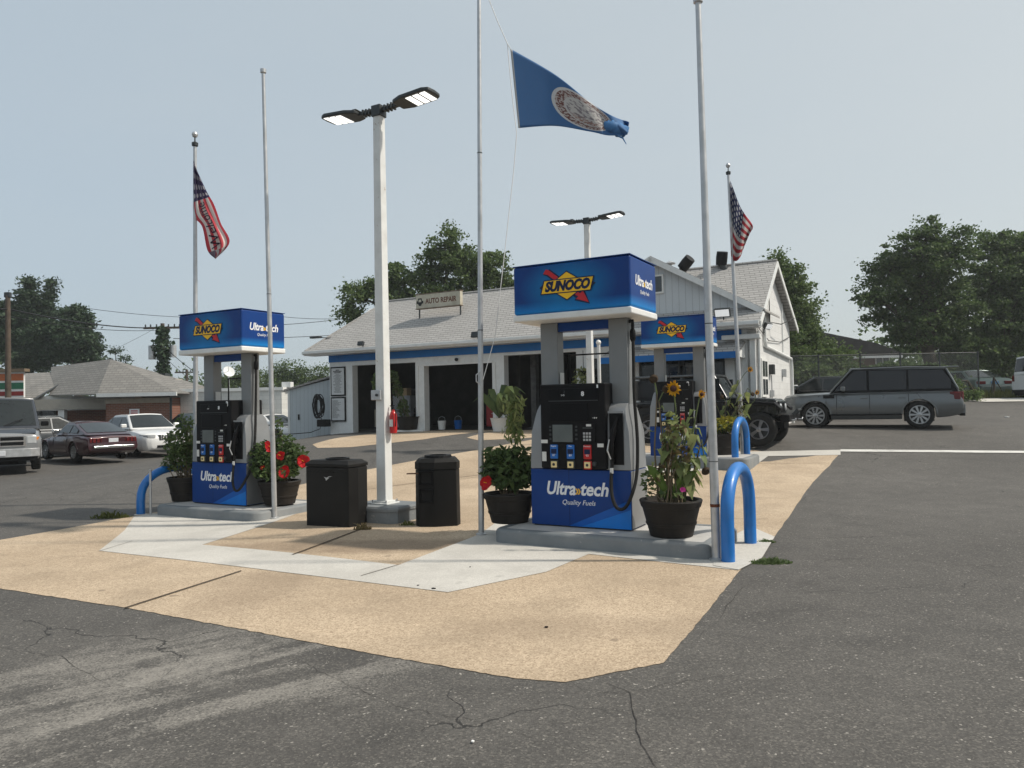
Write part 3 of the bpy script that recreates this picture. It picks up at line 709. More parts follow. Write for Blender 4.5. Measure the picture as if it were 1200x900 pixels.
flat('emblem', [(.13, .66), (.25, .66), (.24, .75), (.14, .75)], -.0935, M_oldsign, bx_, .001)
for x in (.1, ws-.05): MB().bx(x-.02, x+.02, -.02, .02, -.1, .40).build('leg', M_dgrey, r)
# notice boards on the left pier
def notice(label, z0, z1, dark):
    r = thing('notice_board', label, 'notice board', BP(fs(388.5), -.01, 0), A, 'framed notices on the shop wall')
    w_ = fs(406)-fs(389)
    f = MB().bx(0, w_, -.04, -.004, z0, z1).build('frame', M_black, r)
    MB().bx(.05, w_-.05, -.045, -.041, z0+.05, z1-.05).build('sheet', mat('notice_paper', (.55, .56, .56), .5, var=.05), r)
    sh = MB(); random.seed(z0); z = z1-.14
    while z > z0+.1:
        l = random.uniform(.3, .8)*(w_-.14); x = .07 + (w_-.14-l)/2 if dark else .08
        hgt = .035 if (z > z1-.25 and dark) else .012
        k = x
        while k < x+l-.02:
            e = min(x+l, k+random.uniform(.03, .09)); sh.bx(k, e-.012, -.0475, -.0455, z, z+hgt); k = e
        z -= .05 if hgt > .02 else .034
    sh.build('print_lines', M_ink, r)
notice('upper of two black-framed notices on the shop wall, with bold heading', 1.32, 2.42, True)
notice('lower of two black-framed notices on the shop wall, beside the hose coil', .36, 1.28, False)

# interior clutter, seen as dark shapes in the bays
M_d1 = mat('tool_grey', (.10, .10, .10), .5, var=.4); M_tyre = M_rubber
def shelf(label, x, y):
    r = thing('storage_shelf', label, 'shelf', BP(x, y, .03), A)
    for z in (.5, 1.0, 1.5): MB().bx(-.7, .7, -.2, .2, z, z+.03).build('shelf_board', M_d1, r)
    for sx in (-.68, .68):
        for sy in (-.18, .18): MB().bx(sx-.02, sx+.02, sy-.02, sy+.02, 0, 1.7).build('post', M_d1, r)
shelf('dark metal shelf standing in the left garage bay', 1.3, 2.2)
shelf('dark metal shelf standing in the middle garage bay', 4.4, 4.6)
def tin(label, x, y, z, c, rad=.09, hgt=.2):
    q = thing('oil_tin', label, 'tin', BP(x, y, .06+z), A)
    MB().cyl((0, 0, 0), (0, 0, hgt), rad, n=12).build('can', mat('tin_'+label.split()[0], c, .5), q)
    MB().cyl((0, 0, hgt), (0, 0, hgt+.03), rad*.4, n=8).build('cap', M_dgrey, q)
tin('cream tin on the middle board of the shelf in the left bay', .9, 2.2, 1.0, (.35, .33, .26))
tin('red tin on the top board of the shelf in the left bay', 1.6, 2.2, 1.5, (.3, .03, .03))
tin('green tin on the lowest board of the shelf in the left bay', 1.2, 2.2, .5, (.05, .18, .08), .12, .25)
def tyre_stack(label, x, y, n):
    r = thing('tyre_stack', label, 'tyres', BP(x, y, .03), A)
    for i in range(n): MB().lathe([(.2, .02), (.22, 0), (.31, .02), (.33, .06), (.33, .14), (.31, .18), (.22, .2), (.2, .18)], 18, Matrix.Translation((random.uniform(-.02, .02), 0, .2*i)), close=False).build('tyre', M_rubber, r, smooth=True)
tyre_stack('stack of black tyres inside the left garage bay', 2.4, 1.2, 4)
def bucket(label, x, y, c):
    r = thing('bucket', label, 'bucket', BP(x, y, .0), A)
    MB().lathe([(.12, 0), (.15, .32), (.155, .34), (.14, .34), (.11, .02)], 16).build('pail', c, r, smooth=True)
    MB().tube([(-.15, 0, .32), (-.12, 0, .45), (0, 0, .5), (.12, 0, .45), (.15, 0, .32)], .006, 5).build('handle', M_alu, r)
bucket('white plastic bucket just inside the middle bay by the left pier', 3.75, .6, M_white)
bucket('blue bucket on the floor inside the middle bay', 4.05, 1.2, M_btnblue)
r = thing('workbench', 'dark workbench with vice against the back of the middle bay', 'workbench', BP(5.6, 3.6, .03), A)
MB().bx(-.5, .5, -.3, .3, .8, .86).build('bench_top', M_d1, r)
for sx in (-.45, .45):
    for sy in (-.25, .25): MB().bx(sx-.03, sx+.03, sy-.03, sy+.03, 0, .8).build('leg', M_d1, r)
MB().bx(-.1, .1, -.12, .08, .86, 1.05).build('vice', M_dgrey, r, bevel=.02)
r = thing('car_lift', 'grey two-post car lift standing in the third garage bay', 'car lift', BP(8.0, 1.4, .03), A)
for x in (-.9, 1.0): MB().bx(x-.1, x+.1, -.12, .12, 0, 2.6).build('post', M_d1, r); MB().bx(x-.2, x+.2, -.25, .25, 0, .04).build('base_plate', M_d1, r)
MB().bx(-.9, 1.0, -.05, .05, 2.6, 2.68).build('crossbeam', M_d1, r)
r = thing('oil_drum', 'red oil drum in the third garage bay', 'drum', BP(8.6, .9, .03), A)
MB().lathe([(.28, 0), (.29, .01), (.29, .29), (.3, .3), (.29, .31), (.29, .58), (.3, .59), (.29, .6), (.29, .87), (.28, .88)], 20).build('barrel', M_red, r, smooth=True)

def cabinet(label, x, y, w_, d_, h_, col, nd=3):
    r = thing('tool_cabinet', label, 'cabinet', BP(x, y, .03), A)
    c_ = MB().bx(-w_/2, w_/2, -d_/2, d_/2, .08, h_).build('carcass', mat('cabinet_'+label.split()[0], col, .5), r, bevel=.01)
    for i in range(nd):
        z0_ = .12+(h_-.16)*i/nd; q = MB().bx(-w_/2+.03, w_/2-.03, -d_/2-.02, -d_/2-.002, z0_, z0_+(h_-.16)/nd-.02).build('drawer', mat('cabinet_'+label.split()[0], col, .5), c_)
        MB().bx(-.12, .12, -d_/2-.04, -d_/2-.022, z0_+.05, z0_+.065).build('handle', M_alu, r)
    for sx in (-1, 1): MB().cyl((sx*(w_/2-.06), -.03, .04), (sx*(w_/2-.06), .03, .04), .04, n=10).build('castor', M_rubber, r)
cabinet('red tool cabinet inside the middle garage bay', 5.55, 1.5, .7, .45, 1.05, (.30, .03, .03), 5)
cabinet('grey steel cabinet inside the left garage bay', 1.9, .9, .8, .4, 1.25, (.22, .23, .24), 2)
cabinet('beige low cabinet inside the left garage bay by the tins', .75, 1.1, .6, .4, .75, (.33, .30, .24), 3)
cabinet('blue cabinet deep in the third garage bay', 7.4, 2.4, .8, .45, 1.5, (.04, .10, .22), 4)
def carton(label, x, y, z, w_, h_, col=(.30, .22, .13)):
    r = thing('carton', label, 'box', BP(x, y, z), A+R(random.uniform(-12, 12)))
    MB().bx(-w_/2, w_/2, -w_*.35, w_*.35, 0, h_).build('box', mat('cardboard', col, .8), r, bevel=.004); MB().bx(-.025, .025, -w_*.35-.002, w_*.35+.002, h_*.5, h_+.002).build('tape', M_label, r)
carton('cardboard box on top of the grey steel cabinet in the left bay', 1.9, .9, 1.28, .4, .28)
carton('cardboard box on the floor beside the beige cabinet', 1.25, .75, .03, .45, .35)
carton('small cardboard box on top of the red tool cabinet', 5.5, 1.5, 1.08, .3, .2)
# hose coil on the wall
r = thing('hose_coil', 'black air hose coiled on the wall between shed and notice boards', 'hose', BP(-1.35, -.15, 0), A)
random.seed(3); pts = []
for i in range(220):
    a_ = i*.32; q = .22+.05*math.sin(i*.13); pts.append((q*math.cos(a_)*.9 + random.uniform(-.01, .01), -.05+.09*math.sin(i*.07), .95 + .46*math.sin(a_)*(.8+.2*math.sin(i*.05))))
MB().tube(pts, .018, 5).build('coil', M_cable, r)
MB().tube([(.2, -.1, .5), (.3, -.3, .1), (0, -.5, -.03), (-.8, -.6, -.08), (-1.6, -.3, -.1)], .016, 5).build('trailing_end', M_cable, r)
MB().bx(.15, .62, -.32, -.05, .18, .45).build('reel_box', M_black, r, bevel=.02)

# ============================================================ shed, walls, shop on the left, house on the right
Ys = 29.6
pL, pR = D(338, 470, Ys), D(400, 470, Ys)
r = thing('garden_shed', 'pale blue-grey board shed with low pitched roof left of the repair shop', 'shed', (pL.x, Ys, gz(pL.x, Ys)-.15), 0)
Wd = pR.x-pL.x; zt = D(338, 457, Ys).z - (gz(pL.x, Ys)-.15)
MB().prism([(0, -.3), (Wd+.6, -.3), (Wd+.6, zt+.35), (Wd*.8, zt+.38), (0, zt)], 0, 3., 'y').build('wall', M_tin, r)
MB().add(*slab([(-.15, -.12, zt+.02), (Wd*.85, -.12, zt+.55), (Wd*.85, 3.1, zt+.75), (-.15, 3.1, zt+.10)], .07)).build('roof', M_shingle, r)
dd = MB().bx(.25, 1.15, -.03, -.003, .1, zt-.15).build('door', M_tin, r); MB().bx(.38, .44, -.06, -.03, zt*.45, zt*.55).build('handle', M_black, dd)
MB().bx(Wd*.0-.02, Wd*.0+.06, -.03, .02, -.3, zt).build('corner_trim', M_trim, r)

M_wblock = brickmat('white_block_far', (.66, .66, .63), (.50, .50, .48), .4, .2)
Yw = 33.9
a, c = D(199, 455, Yw), D(330, 455, Yw)
r = thing('white_block_building', 'low white painted block building behind the parked cars', 'building', (a.x, Yw, 0), 0)
hW = (a.z+c.z)/2
MB().bx(0, c.x-a.x, 0, 8, -1, hW-.14).build('wall', M_wblock, r); MB().bx(-.08, c.x-a.x+.08, -.08, 8.1, hW-.14, hW).build('coping', M_white, r)
for x in (3.7,): 
    q = MB().bx(x, x+.35, -.25, -.002, hW-1.1, hW-.75).build('wall_vent', M_dgrey, r); MB().bx(x-.1, x+.45, -.32, -.003, hW-.75, hW-.65).build('vent_hood', M_dgrey, q)
MB().bx(4.9, 5.3, .5, 1., hW, hW+.25).build('roof_box', M_trim, r)
r = thing('satellite_dish', 'pale round satellite dish standing above the white block building', 'satellite dish', D(268, 455, Yw+1), R(20))
MB().tube([(0, 0, 0), (0, 0, .75)], .035, 8).build('mast', M_alu, r)
MB().lathe([(.02, 0), (.15, .02), (.27, .06), (.265, .075), (.15, .035), (.02, .015)], 20, Matrix.Translation((0, -.05, .75)) @ Matrix.Rotation(R(62), 4, 'X') @ Matrix.Rotation(R(20), 4, 'Y')).build('dish', M_trim, r, smooth=True)
MB().tube([(0, -.05, .8), (0, -.45, 1.0)], .015, 5).build('feed_arm', M_alu, r)

# brick shop
M_brick = brickmat('red_brick', (.20, .075, .045), (.22, .17, .14), .22, .075, .85, .4, col2=(.145, .055, .035))
M_shing2 = shingle('shingle_grey', (.225, .215, .20), (.17, .165, .155), .2)
Yb = 33.
xa, xb = D(124, 480, Yb).x, D(201, 480, Yb).x
ze = D(165, 461, Yb).z; za = D(130, 421, Yb).z
r = thing('brick_shop', 'single-storey brick shop with hipped grey shingle roof and orange, green and red striped sign', 'building', (0, Yb, 0), 0)
MB().bx(xa, xb, 0, 5.5, -1, ze-.2).build('wall', M_brick, r)
MB().bx(xa-.02, xb-.0, -.03, 0-.003, ze-.42, ze-.2).build('frieze', mat('frieze_tan', (.3, .26, .21), .7), r)
MB().bx(xb-.06, xb+.03, -.05, -.004, -1, ze-.2).build('corner_pipe', M_dgrey, r)
pw = D(58, 463, Yb+2.6); xe = D(213, 459, Yb).x; x60 = D(60, 430, Yb).x
zapx = D(130, 421, Yb+3.4).z; rx = D(130, 421, Yb+3.4).x; rl = D(58, 428, Yb+3.4).x
_a, _b, _c = Vector((xa-.1, Yb-.5, ze)), Vector((rx, Yb+3.4, zapx)), Vector((pw.x, Yb+2.6, pw.z)); _n = (_b-_a).cross(_c-_a); _r = ray(60, 430); _o = Vector((0, 0, H))
pr_ = _o + _r*((_a-_o).dot(_n)/_r.dot(_n)); pr_ = Vector((pr_.x, pr_.y-Yb, pr_.z)); pr_ = pr_ if 2.8 < pr_.y < 9 else Vector((D(60, 430, Yb+5.2).x, 5.2, D(60, 430, Yb+5.2).z))
rf = MB().add(*slab([(xa-.1, -.5, ze), (xe, -.5, ze), (rx, 3.4, zapx)], .05))
rf.add(*slab([(xe, -.505, ze), (xe, 6.0, ze), (rx, 3.405, zapx)], .05)).add(*slab([(pw.x, 2.6, pw.z), (xa-.1, -.5, ze), (rx, 3.4, zapx), (pr_.x, pr_.y, pr_.z)], .05))
rf.add(*slab([(xe, 6.0, ze), (pw.x, 9.0, ze), (pr_.x, pr_.y, pr_.z), (rx, 3.41, zapx)], .05))
rf.build('roof', M_shing2, r)
MB().bx(xa-.1, xe+.02, -.58, -.505, ze-.14, ze+.02).build('gutter', M_trim, r)
# left wing with walkway
Yl = 36.; q0 = Yl-Yb
x0, x1 = D(-90, 480, Yl).x, xa+.0
zl = D(40, 472, Yl).z
MB().bx(x0, xa-.003, q0, q0+6, -1, zl).build('wing_wall', M_brick, r)
wr_ = D(59, 450, Yl).x
MB().add([(x0, q0-1.4, zl+.1), (wr_, q0-1.4, zl+.18), (wr_, q0+3.5, zapx-.35), (x0, q0+3.5, zapx-.5), (x0, q0-1.4, zl-.0), (wr_, q0-1.4, zl+.08), (wr_, q0+3.5, zapx-.45), (x0, q0+3.5, zapx-.6)],
         [(0, 1, 2, 3), (7, 6, 5, 4), (0, 4, 5, 1), (1, 5, 6, 2), (2, 6, 7, 3), (3, 7, 4, 0)]).build('wing_roof', M_shing2, r)
MB().tube([(wr_+.05, q0-1.4, zl+.1), (wr_+.05, q0+3., zapx-.3)], .05, 6).build('rake_trim', M_dgrey, r)
MB().bx(x0, xa-.13, q0-1.5, q0-1.42, zl-.35, zl+.12).build('walkway_fascia', mat('fascia_stone', (.33, .31, .27), .7, var=.1), r)
MB().prism([(pw.x-1.2, pw.z-.03), (pw.x-1.2, zl-.4), (xa-.003, zl-.4), (xa-.003, ze-.06)], 2.50, 2.58, 'y').build('recess_fascia', M_trim, r)
dx0, dx1 = D(30, 490, Yl).x, D(66, 490, Yl).x
sd = MB().bx(dx0, dx1, q0-.04, q0-.003, -1, zl-.35).build('shop_door', M_glass, r)
for x in (dx0, (dx0+dx1)/2, dx1-.06): MB().bx(x, x+.06, q0-.07, q0-.042, -1, zl-.35).build('door_frame', M_dgrey, sd)
MB().bx(dx0+.15, dx0+.55, q0-.06, q0-.042, .9, 1.5).build('poster', mat('poster_green', (.05, .2, .09), .5), sd)
cx0 = D(68, 490, Yl-1.4).x; MB().bx(cx0, cx0+.28, q0-1.4, q0-1.15, -1, zl-.36).build('column', M_trim, r)
lx = D(50, 464, Yl-1.5)
zs0, zs1 = D(10, 466, Yl-1.6).z, D(10, 436, Yl-1.6).z; sx0, sx1 = D(-95, 450, Yl-1.6).x, D(28, 450, Yl-1.6).x
sg = MB().bx(sx0, sx1, q0-1.62, q0-1.51, zs0, zs1).build('sign_band', M_trim, r)
hh = (zs1-zs0)
for f0, f1, m in ((.66, .93, mat('stripe_orange', (.42, .12, .04), .5)), (.33, .58, mat('stripe_green', (.02, .13, .07), .5)), (.07, .24, mat('stripe_red', (.22, .02, .02), .5))):
    MB().bx(sx0-.003, sx1+.003, q0-1.64, q0-1.622, zs0+f0*hh, zs0+f1*hh).build('sign_stripe', m, sg)
MB().bx(sx0, sx1+.15, q0-1.8, q0-1.4, zs1+.003, zs1+.14).build('sign_cap', mat('sign_cap_brown', (.16, .12, .08), .7), sg)
pp = D(157, 483, Yb-.05)
r2 = thing('wall_notice', 'white notice with faded red print on the brick wall above the white sedan', 'notice', (pp.x, Yb-.006, pp.z), 0)
MB().bx(-.22, .22, -.02, 0, -.14, .14).build('panel', M_whiteprint, r2)
for z in (.05, -.01, -.07): MB().bx(-.15, .15, -.023, -.0205, z, z+.03).build('print_line', M_redprint, r2)
ch = thing('chimney_block', 'rough grey masonry chimney stub behind the brick shop roof', 'chimney', D(176+12, 470, 37.), 0)
MB().bx(-.9, .75, 0, .8, -.3, 1.1).build('stack', mat('rough_block', (.33, .31, .28), .9, var=.25, scale=4, bump=.4), ch); MB().bx(-.3, .2, .1, .6, 1.1, 1.38).build('flue', M_dgrey, ch)

# brown-roofed house on the right
Yh = 56.
M_hroof = shingle('shingle_dark', (.045, .042, .042), (.035, .032, .032), .25); M_hbrick = brickmat('house_brick', (.16, .085, .06), (.2, .18, .16), .22, .08, .9)
hx0, hx1 = D(905, 400, Yh).x, D(1052, 400, Yh).x; zr0 = D(952, 388, Yh).z; zr1 = D(1035, 405, Yh).z
r = thing('brick_house', 'brick house with dark low roof half hidden behind the trees on the right', 'house', (0, Yh, 0), 0)
MB().bx(hx0, hx1-1.0, 0, 8, 0, zr1-.7).build('wall', M_hbrick, r)
MB().prism([(hx0-.5, zr1-.8), (D(950, 390, Yh).x, zr0), (D(985, 390, Yh).x, zr0-.5), (D(1020, 396, Yh).x, zr1+.2), (hx1, zr1-.5), (hx1, zr1-.8)], -.6, 8.5, 'y').build('roof', M_hroof, r)
MB().bx(hx0-.5, hx1, -.66, -.602, zr1-.95, zr1-.78).build('gutter', M_trim, r)
wx = D(1034, 425, Yh).x
hwn = MB().bx(wx-.55, wx+.55, -.06, -.003, 3.9, 5.4).build('window', M_white, r)
for a_ in (-.45, .05):
    for z in (4.0, 4.7): MB().bx(wx+a_, wx+a_+.4, -.08, -.061, z, z+.6).build('pane', M_glass2, hwn)

# ============================================================ flagpoles, lamps, bollards, bins
def pole(label, base, top, r0, r1, cap='ball', bands=(), cleat=None, m=M_alu):
    r = thing('flagpole', label, 'flagpole', base, 0, 'flagpoles round the pumps')
    T = Vector(top) - Vector(base); n = T.normalized(); L = T.length
    MB().tube([(0, 0, -.05), T*.45, T], [r0, (r0+r1)/2*1.05, r1], 14).build('shaft', m, r, smooth=True, ang=60)
    if cap == 'ball':
        M_ = Matrix.Translation(T)
        MB().lathe([(r1*.9, 0), (r1*1.8, .015), (r1*1.9, .07), (r1*.8, .09), (.012, .10), (.012, .17)], 12, M_).build('truck', M_dgrey, r, smooth=True)
        MB().lathe([(.004, -.055), (.04, -.04), (.055, 0), (.04, .04), (.004, .055)], 12, Matrix.Translation(T+Vector((0, 0, .22)))).build('ball', M_dgrey if m is not M_alu else M_alu, r, smooth=True)
    else:
        MB().lathe([(r1, 0), (r1*1.7, .01), (r1*1.8, .06), (r1*.5, .08)], 12, Matrix.Translation(T)).build('truck', M_alu, r, smooth=True)
    MB().lathe([(r0+.03, 0), (r0+.03, .02), (r0+.004, .03)], 14).build('base_collar', M_alu, r)
    for f, h_, m_ in bands:
        MB().tube([T*f, T*f+n*h_], (r0+(r1-r0)*f)+.004, 14).build('band', m_, r)
    if cleat:
        p = T*(cleat/L)
        MB().tube([p+Vector((-.0, -r0, -.06)), p+Vector((-.05, -r0-.02, -.02)), p+Vector((-.05, -r0-.02, .06)), p+Vector((0, -r0, .1))], .009, 6).build('cleat', M_alu, r)
    return r
def at_top(px, py, base): return D(px, py, base.y)
bC = G(564, 627); tC = bC + Vector((-.01, 0, 7.6)); tC = Vector((D(565.5, 0, bC.y).x - .03, bC.y, 7.6))
pole('tall thin flagpole at the left end of the front island, carrying the blue state flag', bC, tC, .036, .022, 'cap', [(.33, .01, M_dgrey), (.62, .01, M_dgrey)], cleat=1.9)
bR = G(840, 657); pole('stout bare flagpole beside the front blue arch bollard', bR, at_top(818, 4, bR), .046, .028, 'cap', [(.065+.03, .03, mat('rust_band', (.12, .04, .02), .8)), (.145+.03, .006, M_dgrey), (.42, .008, M_dgrey)])
bL = G(322, 608); pole('slim bare flagpole in front of the red hibiscus pot', bL, at_top(308.5, 86, bL), .038, .026, 'cap', [(.5, .008, M_dgrey)])
bU = G(229.5, 590); pole('flagpole behind the left pump with the red and white Welcome flag', bU, at_top(228.5, 172, bU), .045, .03, 'ball', [(.45, .01, M_dgrey)])
bQ = Vector((D(869, 470, 17.2).x, 17.2, gz(4.6, 17.2))); pole('flagpole behind the farther pump flying the small American flag', bQ, at_top(853.5, 205, bQ), .055, .03, 'ball', [], m=M_alu)
bS = Vector((D(702.5, 450, 19.5).x, 19.5, gz(2.3, 19.5)))
r = thing('finial_post', 'short thin white post with ball finial behind the front pump', 'post', bS, 0)
hS = D(702, 404, 19.5).z - bS.z
MB().tube([(0, 0, 0), (0, 0, hS)], .045, 10).build('shaft', M_pole, r, smooth=True, ang=60); MB().lathe([(.004, -.07), (.05, -.05), (.07, 0), (.05, .05), (.004, .07)], 12, Matrix.Translation((0, 0, hS+.06))).build('ball', M_white, r, smooth=True)

def lamp_post(label, base, hgt, k=1., conc=True):
    r = thing('lamp_post', label, 'lamp post', base, A, 'twin-headed lamp posts')
    if conc:
        c = .43
        P = lambda i: [(-c+.1+i, -c+i), (c-.1-i, -c+i), (c-i, -c+.1+i), (c-i, c-.1-i), (c-.1-i, c-i), (-c+.1+i, c-i), (-c+i, c-.1-i), (-c+i, -c+.1+i)]
        vs = [(x, y*.8, z) for i, z in ((0, -.2), (0, .16), (-.015, .165), (-.015, .20), (.005, .225)) for x, y in P(i)]
        fs_ = [(q*8+i, q*8+(i+1) % 8, (q+1)*8+(i+1) % 8, (q+1)*8+i) for q in range(4) for i in range(8)] + [tuple(range(32, 40))]
        MB().add(vs, fs_).build('concrete_base', M_kerb, r, smooth=True, ang=30)
    z0 = .225 if conc else 0
    MB().bx(-.15, .15, -.15, .15, z0, z0+.02).bx(-.11, .11, -.11, .11, z0+.02, z0+.045).build('base_plate', M_pole, r, bevel=.005)
    for sx in (-.12, .12):
        for sy in (-.12, .12): MB().cyl((sx, sy, z0+.02), (sx, sy, z0+.06), .012, n=6).build('bolt', M_alu, r)
    a_, b_ = .082, .062
    sh = MB().add([(-a_, -a_, z0+.02), (a_, -a_, z0+.02), (a_, a_, z0+.02), (-a_, a_, z0+.02), (-b_, -b_, hgt), (b_, -b_, hgt), (b_, b_, hgt), (-b_, b_, hgt)],
             [(0, 3, 2, 1), (4, 5, 6, 7), (0, 1, 5, 4), (1, 2, 6, 5), (2, 3, 7, 6), (3, 0, 4, 7)]).build('shaft', M_pole, r, bevel=.012, seg=3)
    MB().bx(-.08, .08, -.08, .08, hgt-.02, hgt+.14).build('tenon_cap', M_dgrey, r, bevel=.01)
    for s_ in (-1, 1):
        M_ = Matrix.Translation((0, 0, hgt+.07)) @ Matrix.Rotation(-s_*R(4), 4, 'Y')
        hd = MB().bx(*((.06, .36) if s_ > 0 else (-.36, -.06)), -.035, .035, -.028, .028, M_).build('arm', M_dgrey, r, bevel=.01)
        fin = MB()
        for i in range(3): fin.bx(s_*(.14+.06*i)-.012, s_*(.14+.06*i)+.012, -.055, .055, -.04, .04, M_)
        fin.build('clamp', M_dgrey, hd)
        pl = [(s_*x, y) for x, y in ((.34, -.13), (.50, -.19), (.88, -.19), (.97, -.14), (.985, 0), (.97, .14), (.88, .19), (.50, .19), (.34, .13))]
        hh_ = MB().prism(pl, -.030, .028, 'z', M_); hh_ = hh_.build('lamp_head', M_dgrey, r, bevel=.018)
        for i in range(3):
            x0_ = s_*(.63+.118*i); MB().bx(x0_-.045, x0_+.045, -.15, .15, -.036, -.0305, M_).build('led_panel', M_led, hh_)
        MB().bx(s_*.38-.04, s_*.38+.04, -.1, .1, .029, .052, M_).build('driver_box', M_dgrey, hh_, bevel=.01)
    return r
lb = G(451, 590, .225); lb.z = gz(lb.x, lb.y)
lp = lamp_post('white square lamp post in front, standing between the two black bins', lb, D(440, 136, lb.y).z - lb.z)
bxz = D(444, 463, lb.y).z - lb.z
q = MB().bx(-.13, .04, -.115, -.08, bxz-.07, bxz+.07).build('switch_box', M_alu, lp, bevel=.008); MB().lathe([(.02, 0), (.02, .02)], 10, Matrix.Translation((-.02, -.115, bxz)) @ Matrix.Rotation(math.pi/2, 4, 'X')).build('knob', M_dgrey, q)
l2y = 18.7; lb2 = D(692.5, 470, l2y); lb2.z = gz(lb2.x, l2y)
lp2 = lamp_post('white square lamp post farther back, rising above the front pump canopy', lb2, D(690, 262, l2y).z - lb2.z, conc=True)
# extinguisher hung on the near lamp post
r = thing('fire_extinguisher', 'red fire extinguisher hanging on the right side of the near lamp post', 'extinguisher', (lb.x+.145, lb.y-.04, D(461, 508, lb.y).z), A)
MB().lathe([(.03, 0), (.05, .01), (.052, .04), (.052, .26), (.04, .30), (.02, .32), (.018, .34)], 16).build('cylinder', M_red, r, smooth=True)
v_ = MB().lathe([(.02, .34), (.022, .37), (.012, .38)], 10).build('valve', M_black, r); MB().bx(-.05, .02, -.01, .01, .385, .40).build('lever', M_black, v_)
MB().tube([(.02, -.02, .36), (.065, -.03, .33), (.07, -.03, .2), (.06, -.03, .1)], .008, 6).build('hose', M_rubber, r)
MB().bx(-.03, .03, -.056, -.052, .10, .20).build('label_sheet', M_label, r)

# bins
def bin_a():
    c = G(359.3, 616); d = G(409, 618.5); o = (c+d)/2; ax = (d-c).normalized(); ang = math.atan2(ax.y, ax.x); w2 = (d-c).length/2
    r = thing('litter_bin', 'left black litter bin with plain front and small emblem, next to the hibiscus', 'bin', (o.x, o.y, gz(o.x, o.y)), ang, 'black bins by the lamp post')
    P = lambda i, z: [(-w2+i, i, z), (w2-i, i, z), (w2+.05-i, .14, z), (w2-.04-i, .44-i, z), (-w2+.04+i, .44-i, z), (-w2-.05+i, .14, z)]
    ring = lambda n: [(q*6+i, q*6+(i+1) % 6, (q+1)*6+(i+1) % 6, (q+1)*6+i) for q in range(n) for i in range(6)]
    MB().add(P(0, -.02)+P(0, .80), ring(1)+[tuple(reversed(range(6))), tuple(range(6, 12))]).build('body', M_bin, r, bevel=.012)
    lid = MB().add(P(-.008, .805)+P(-.008, .845)+P(.05, .89), ring(2)+[tuple(reversed(range(6))), tuple(range(12, 18))]).build('lid', M_bin, r, bevel=.006)
    MB().lathe([(.12, .888), (.165, .888), (.16, .915), (.125, .915)], 20, Matrix.Translation((0, .22, 0)), close=False).build('lid_ring', M_black, lid)
    flat('emblem', [(-.01, .62), (.045, .66), (.02, .665), (.10, .68), (.04, .68), (.0, .66), (-.05, .67), (-.02, .65)], -.003, M_alu, r, .002)
    MB().bx(-w2+.02, w2-.02, -.004, -.0015, .735, .742).build('lid_seam', M_blackgloss, r)
    return r
bin_a()
def bin_b():
    c = G(487, 617); d = G(511, 619); e = G(539, 616)
    ax = (e-c).normalized(); ang = math.atan2(ax.y, ax.x); w2 = (e-c).length/2; o = (c+e)/2
    r = thing('litter_bin', 'right black litter bin with two slots and sloping lid, left of the middle flagpole', 'bin', (o.x, o.y, gz(o.x, o.y)-.005), ang, 'black bins by the lamp post')
    base = [(-w2, 0.05), (-w2+.06, -.05), (-.02, -.10), (w2-.03, -.03), (w2, .12), (w2-.05, .42), (-w2+.05, .45), (-w2, .30)]
    def P(k, z): return [(x*k, (y-.17)*k+.17, z) for x, y in base]
    fsr = lambda n: [(q*8+i, q*8+(i+1) % 8, (q+1)*8+(i+1) % 8, (q+1)*8+i) for q in range(n) for i in range(8)]
    MB().add(P(1, 0)+P(.985, .755), fsr(1)+[tuple(reversed(range(8))), tuple(range(8, 16))]).build('body', M_bin, r, bevel=.01)
    lid = MB().add(P(1.01, .76)+P(1.01, .85)+P(.86, .90), fsr(2)+[tuple(reversed(range(8))), tuple(range(16, 24))]).build('lid', M_bin, r)
    MB().lathe([(.10, .90), (.19, .90), (.18, .935), (.12, .935)], 18, Matrix.Translation((.0, .17, 0)), close=False).build('lid_ring', M_black, lid)
    p0, p1 = Vector((-w2+.06, -.05, 0)), Vector((-.02, -.10, 0)); dd_ = (p1-p0).normalized(); a_ = math.atan2(dd_.y, dd_.x)
    M_ = Matrix.Translation(p0) @ Matrix.Rotation(a_, 4, 'Z'); L = (p1-p0).length
    for z in (.32, .56):
        f = MB(); f.bx(0.0, L-.02, -.014, .002, z, z+.02, M_); f.bx(0.0, L-.02, -.014, .002, z+.16, z+.18, M_); f.bx(0, .02, -.013, .002, z+.02, z+.16, M_); f.bx(L-.04, L-.02, -.013, .002, z+.02, z+.16, M_)
        f.build('slot_frame', M_blackgloss, r)
    MB().bx(-w2-.10, -w2+.06, -.06, -.02, .70, .715).build('side_handle', mat('rusty_steel', (.1, .05, .03), .7), r)
bin_b()

# arch bollards
def arch(label, p, q, hgt, rad=.066):
    p, q = Vector(p), Vector(q); d = q-p; L = d.length; ang = math.atan2(d.y, d.x)
    r = thing('arch_bollard', label, 'bollard', p, ang, 'blue pipe arch bollards')
    hs_ = hgt - rad; st = hs_ - min(.5, L*.5)
    pts = [(0, 0, -.1), (0, 0, st*.5), (0, 0, st)]
    for i in range(1, 18):
        a_ = math.pi*i/18; pts.append((L/2 - L/2*math.cos(a_), 0, st + (hs_-st)*math.sin(a_)**.8))
    pts += [(L, 0, st), (L, 0, st*.5), (L, 0, q.z-p.z-.1)]
    MB().tube(pts, rad, 18).build('pipe', M_arch, r, smooth=True, ang=60)
    MB().lathe([(rad+.035, 0), (rad+.035, .006), (rad+.001, .012)], 16).build('footing', M_slab, r)
    return r
p = G(853.5, 659); q = p + V*1.05
arch('front blue arch bollard beside the stout flagpole', p, q, D(866, 545, p.y+.4).z + .03)
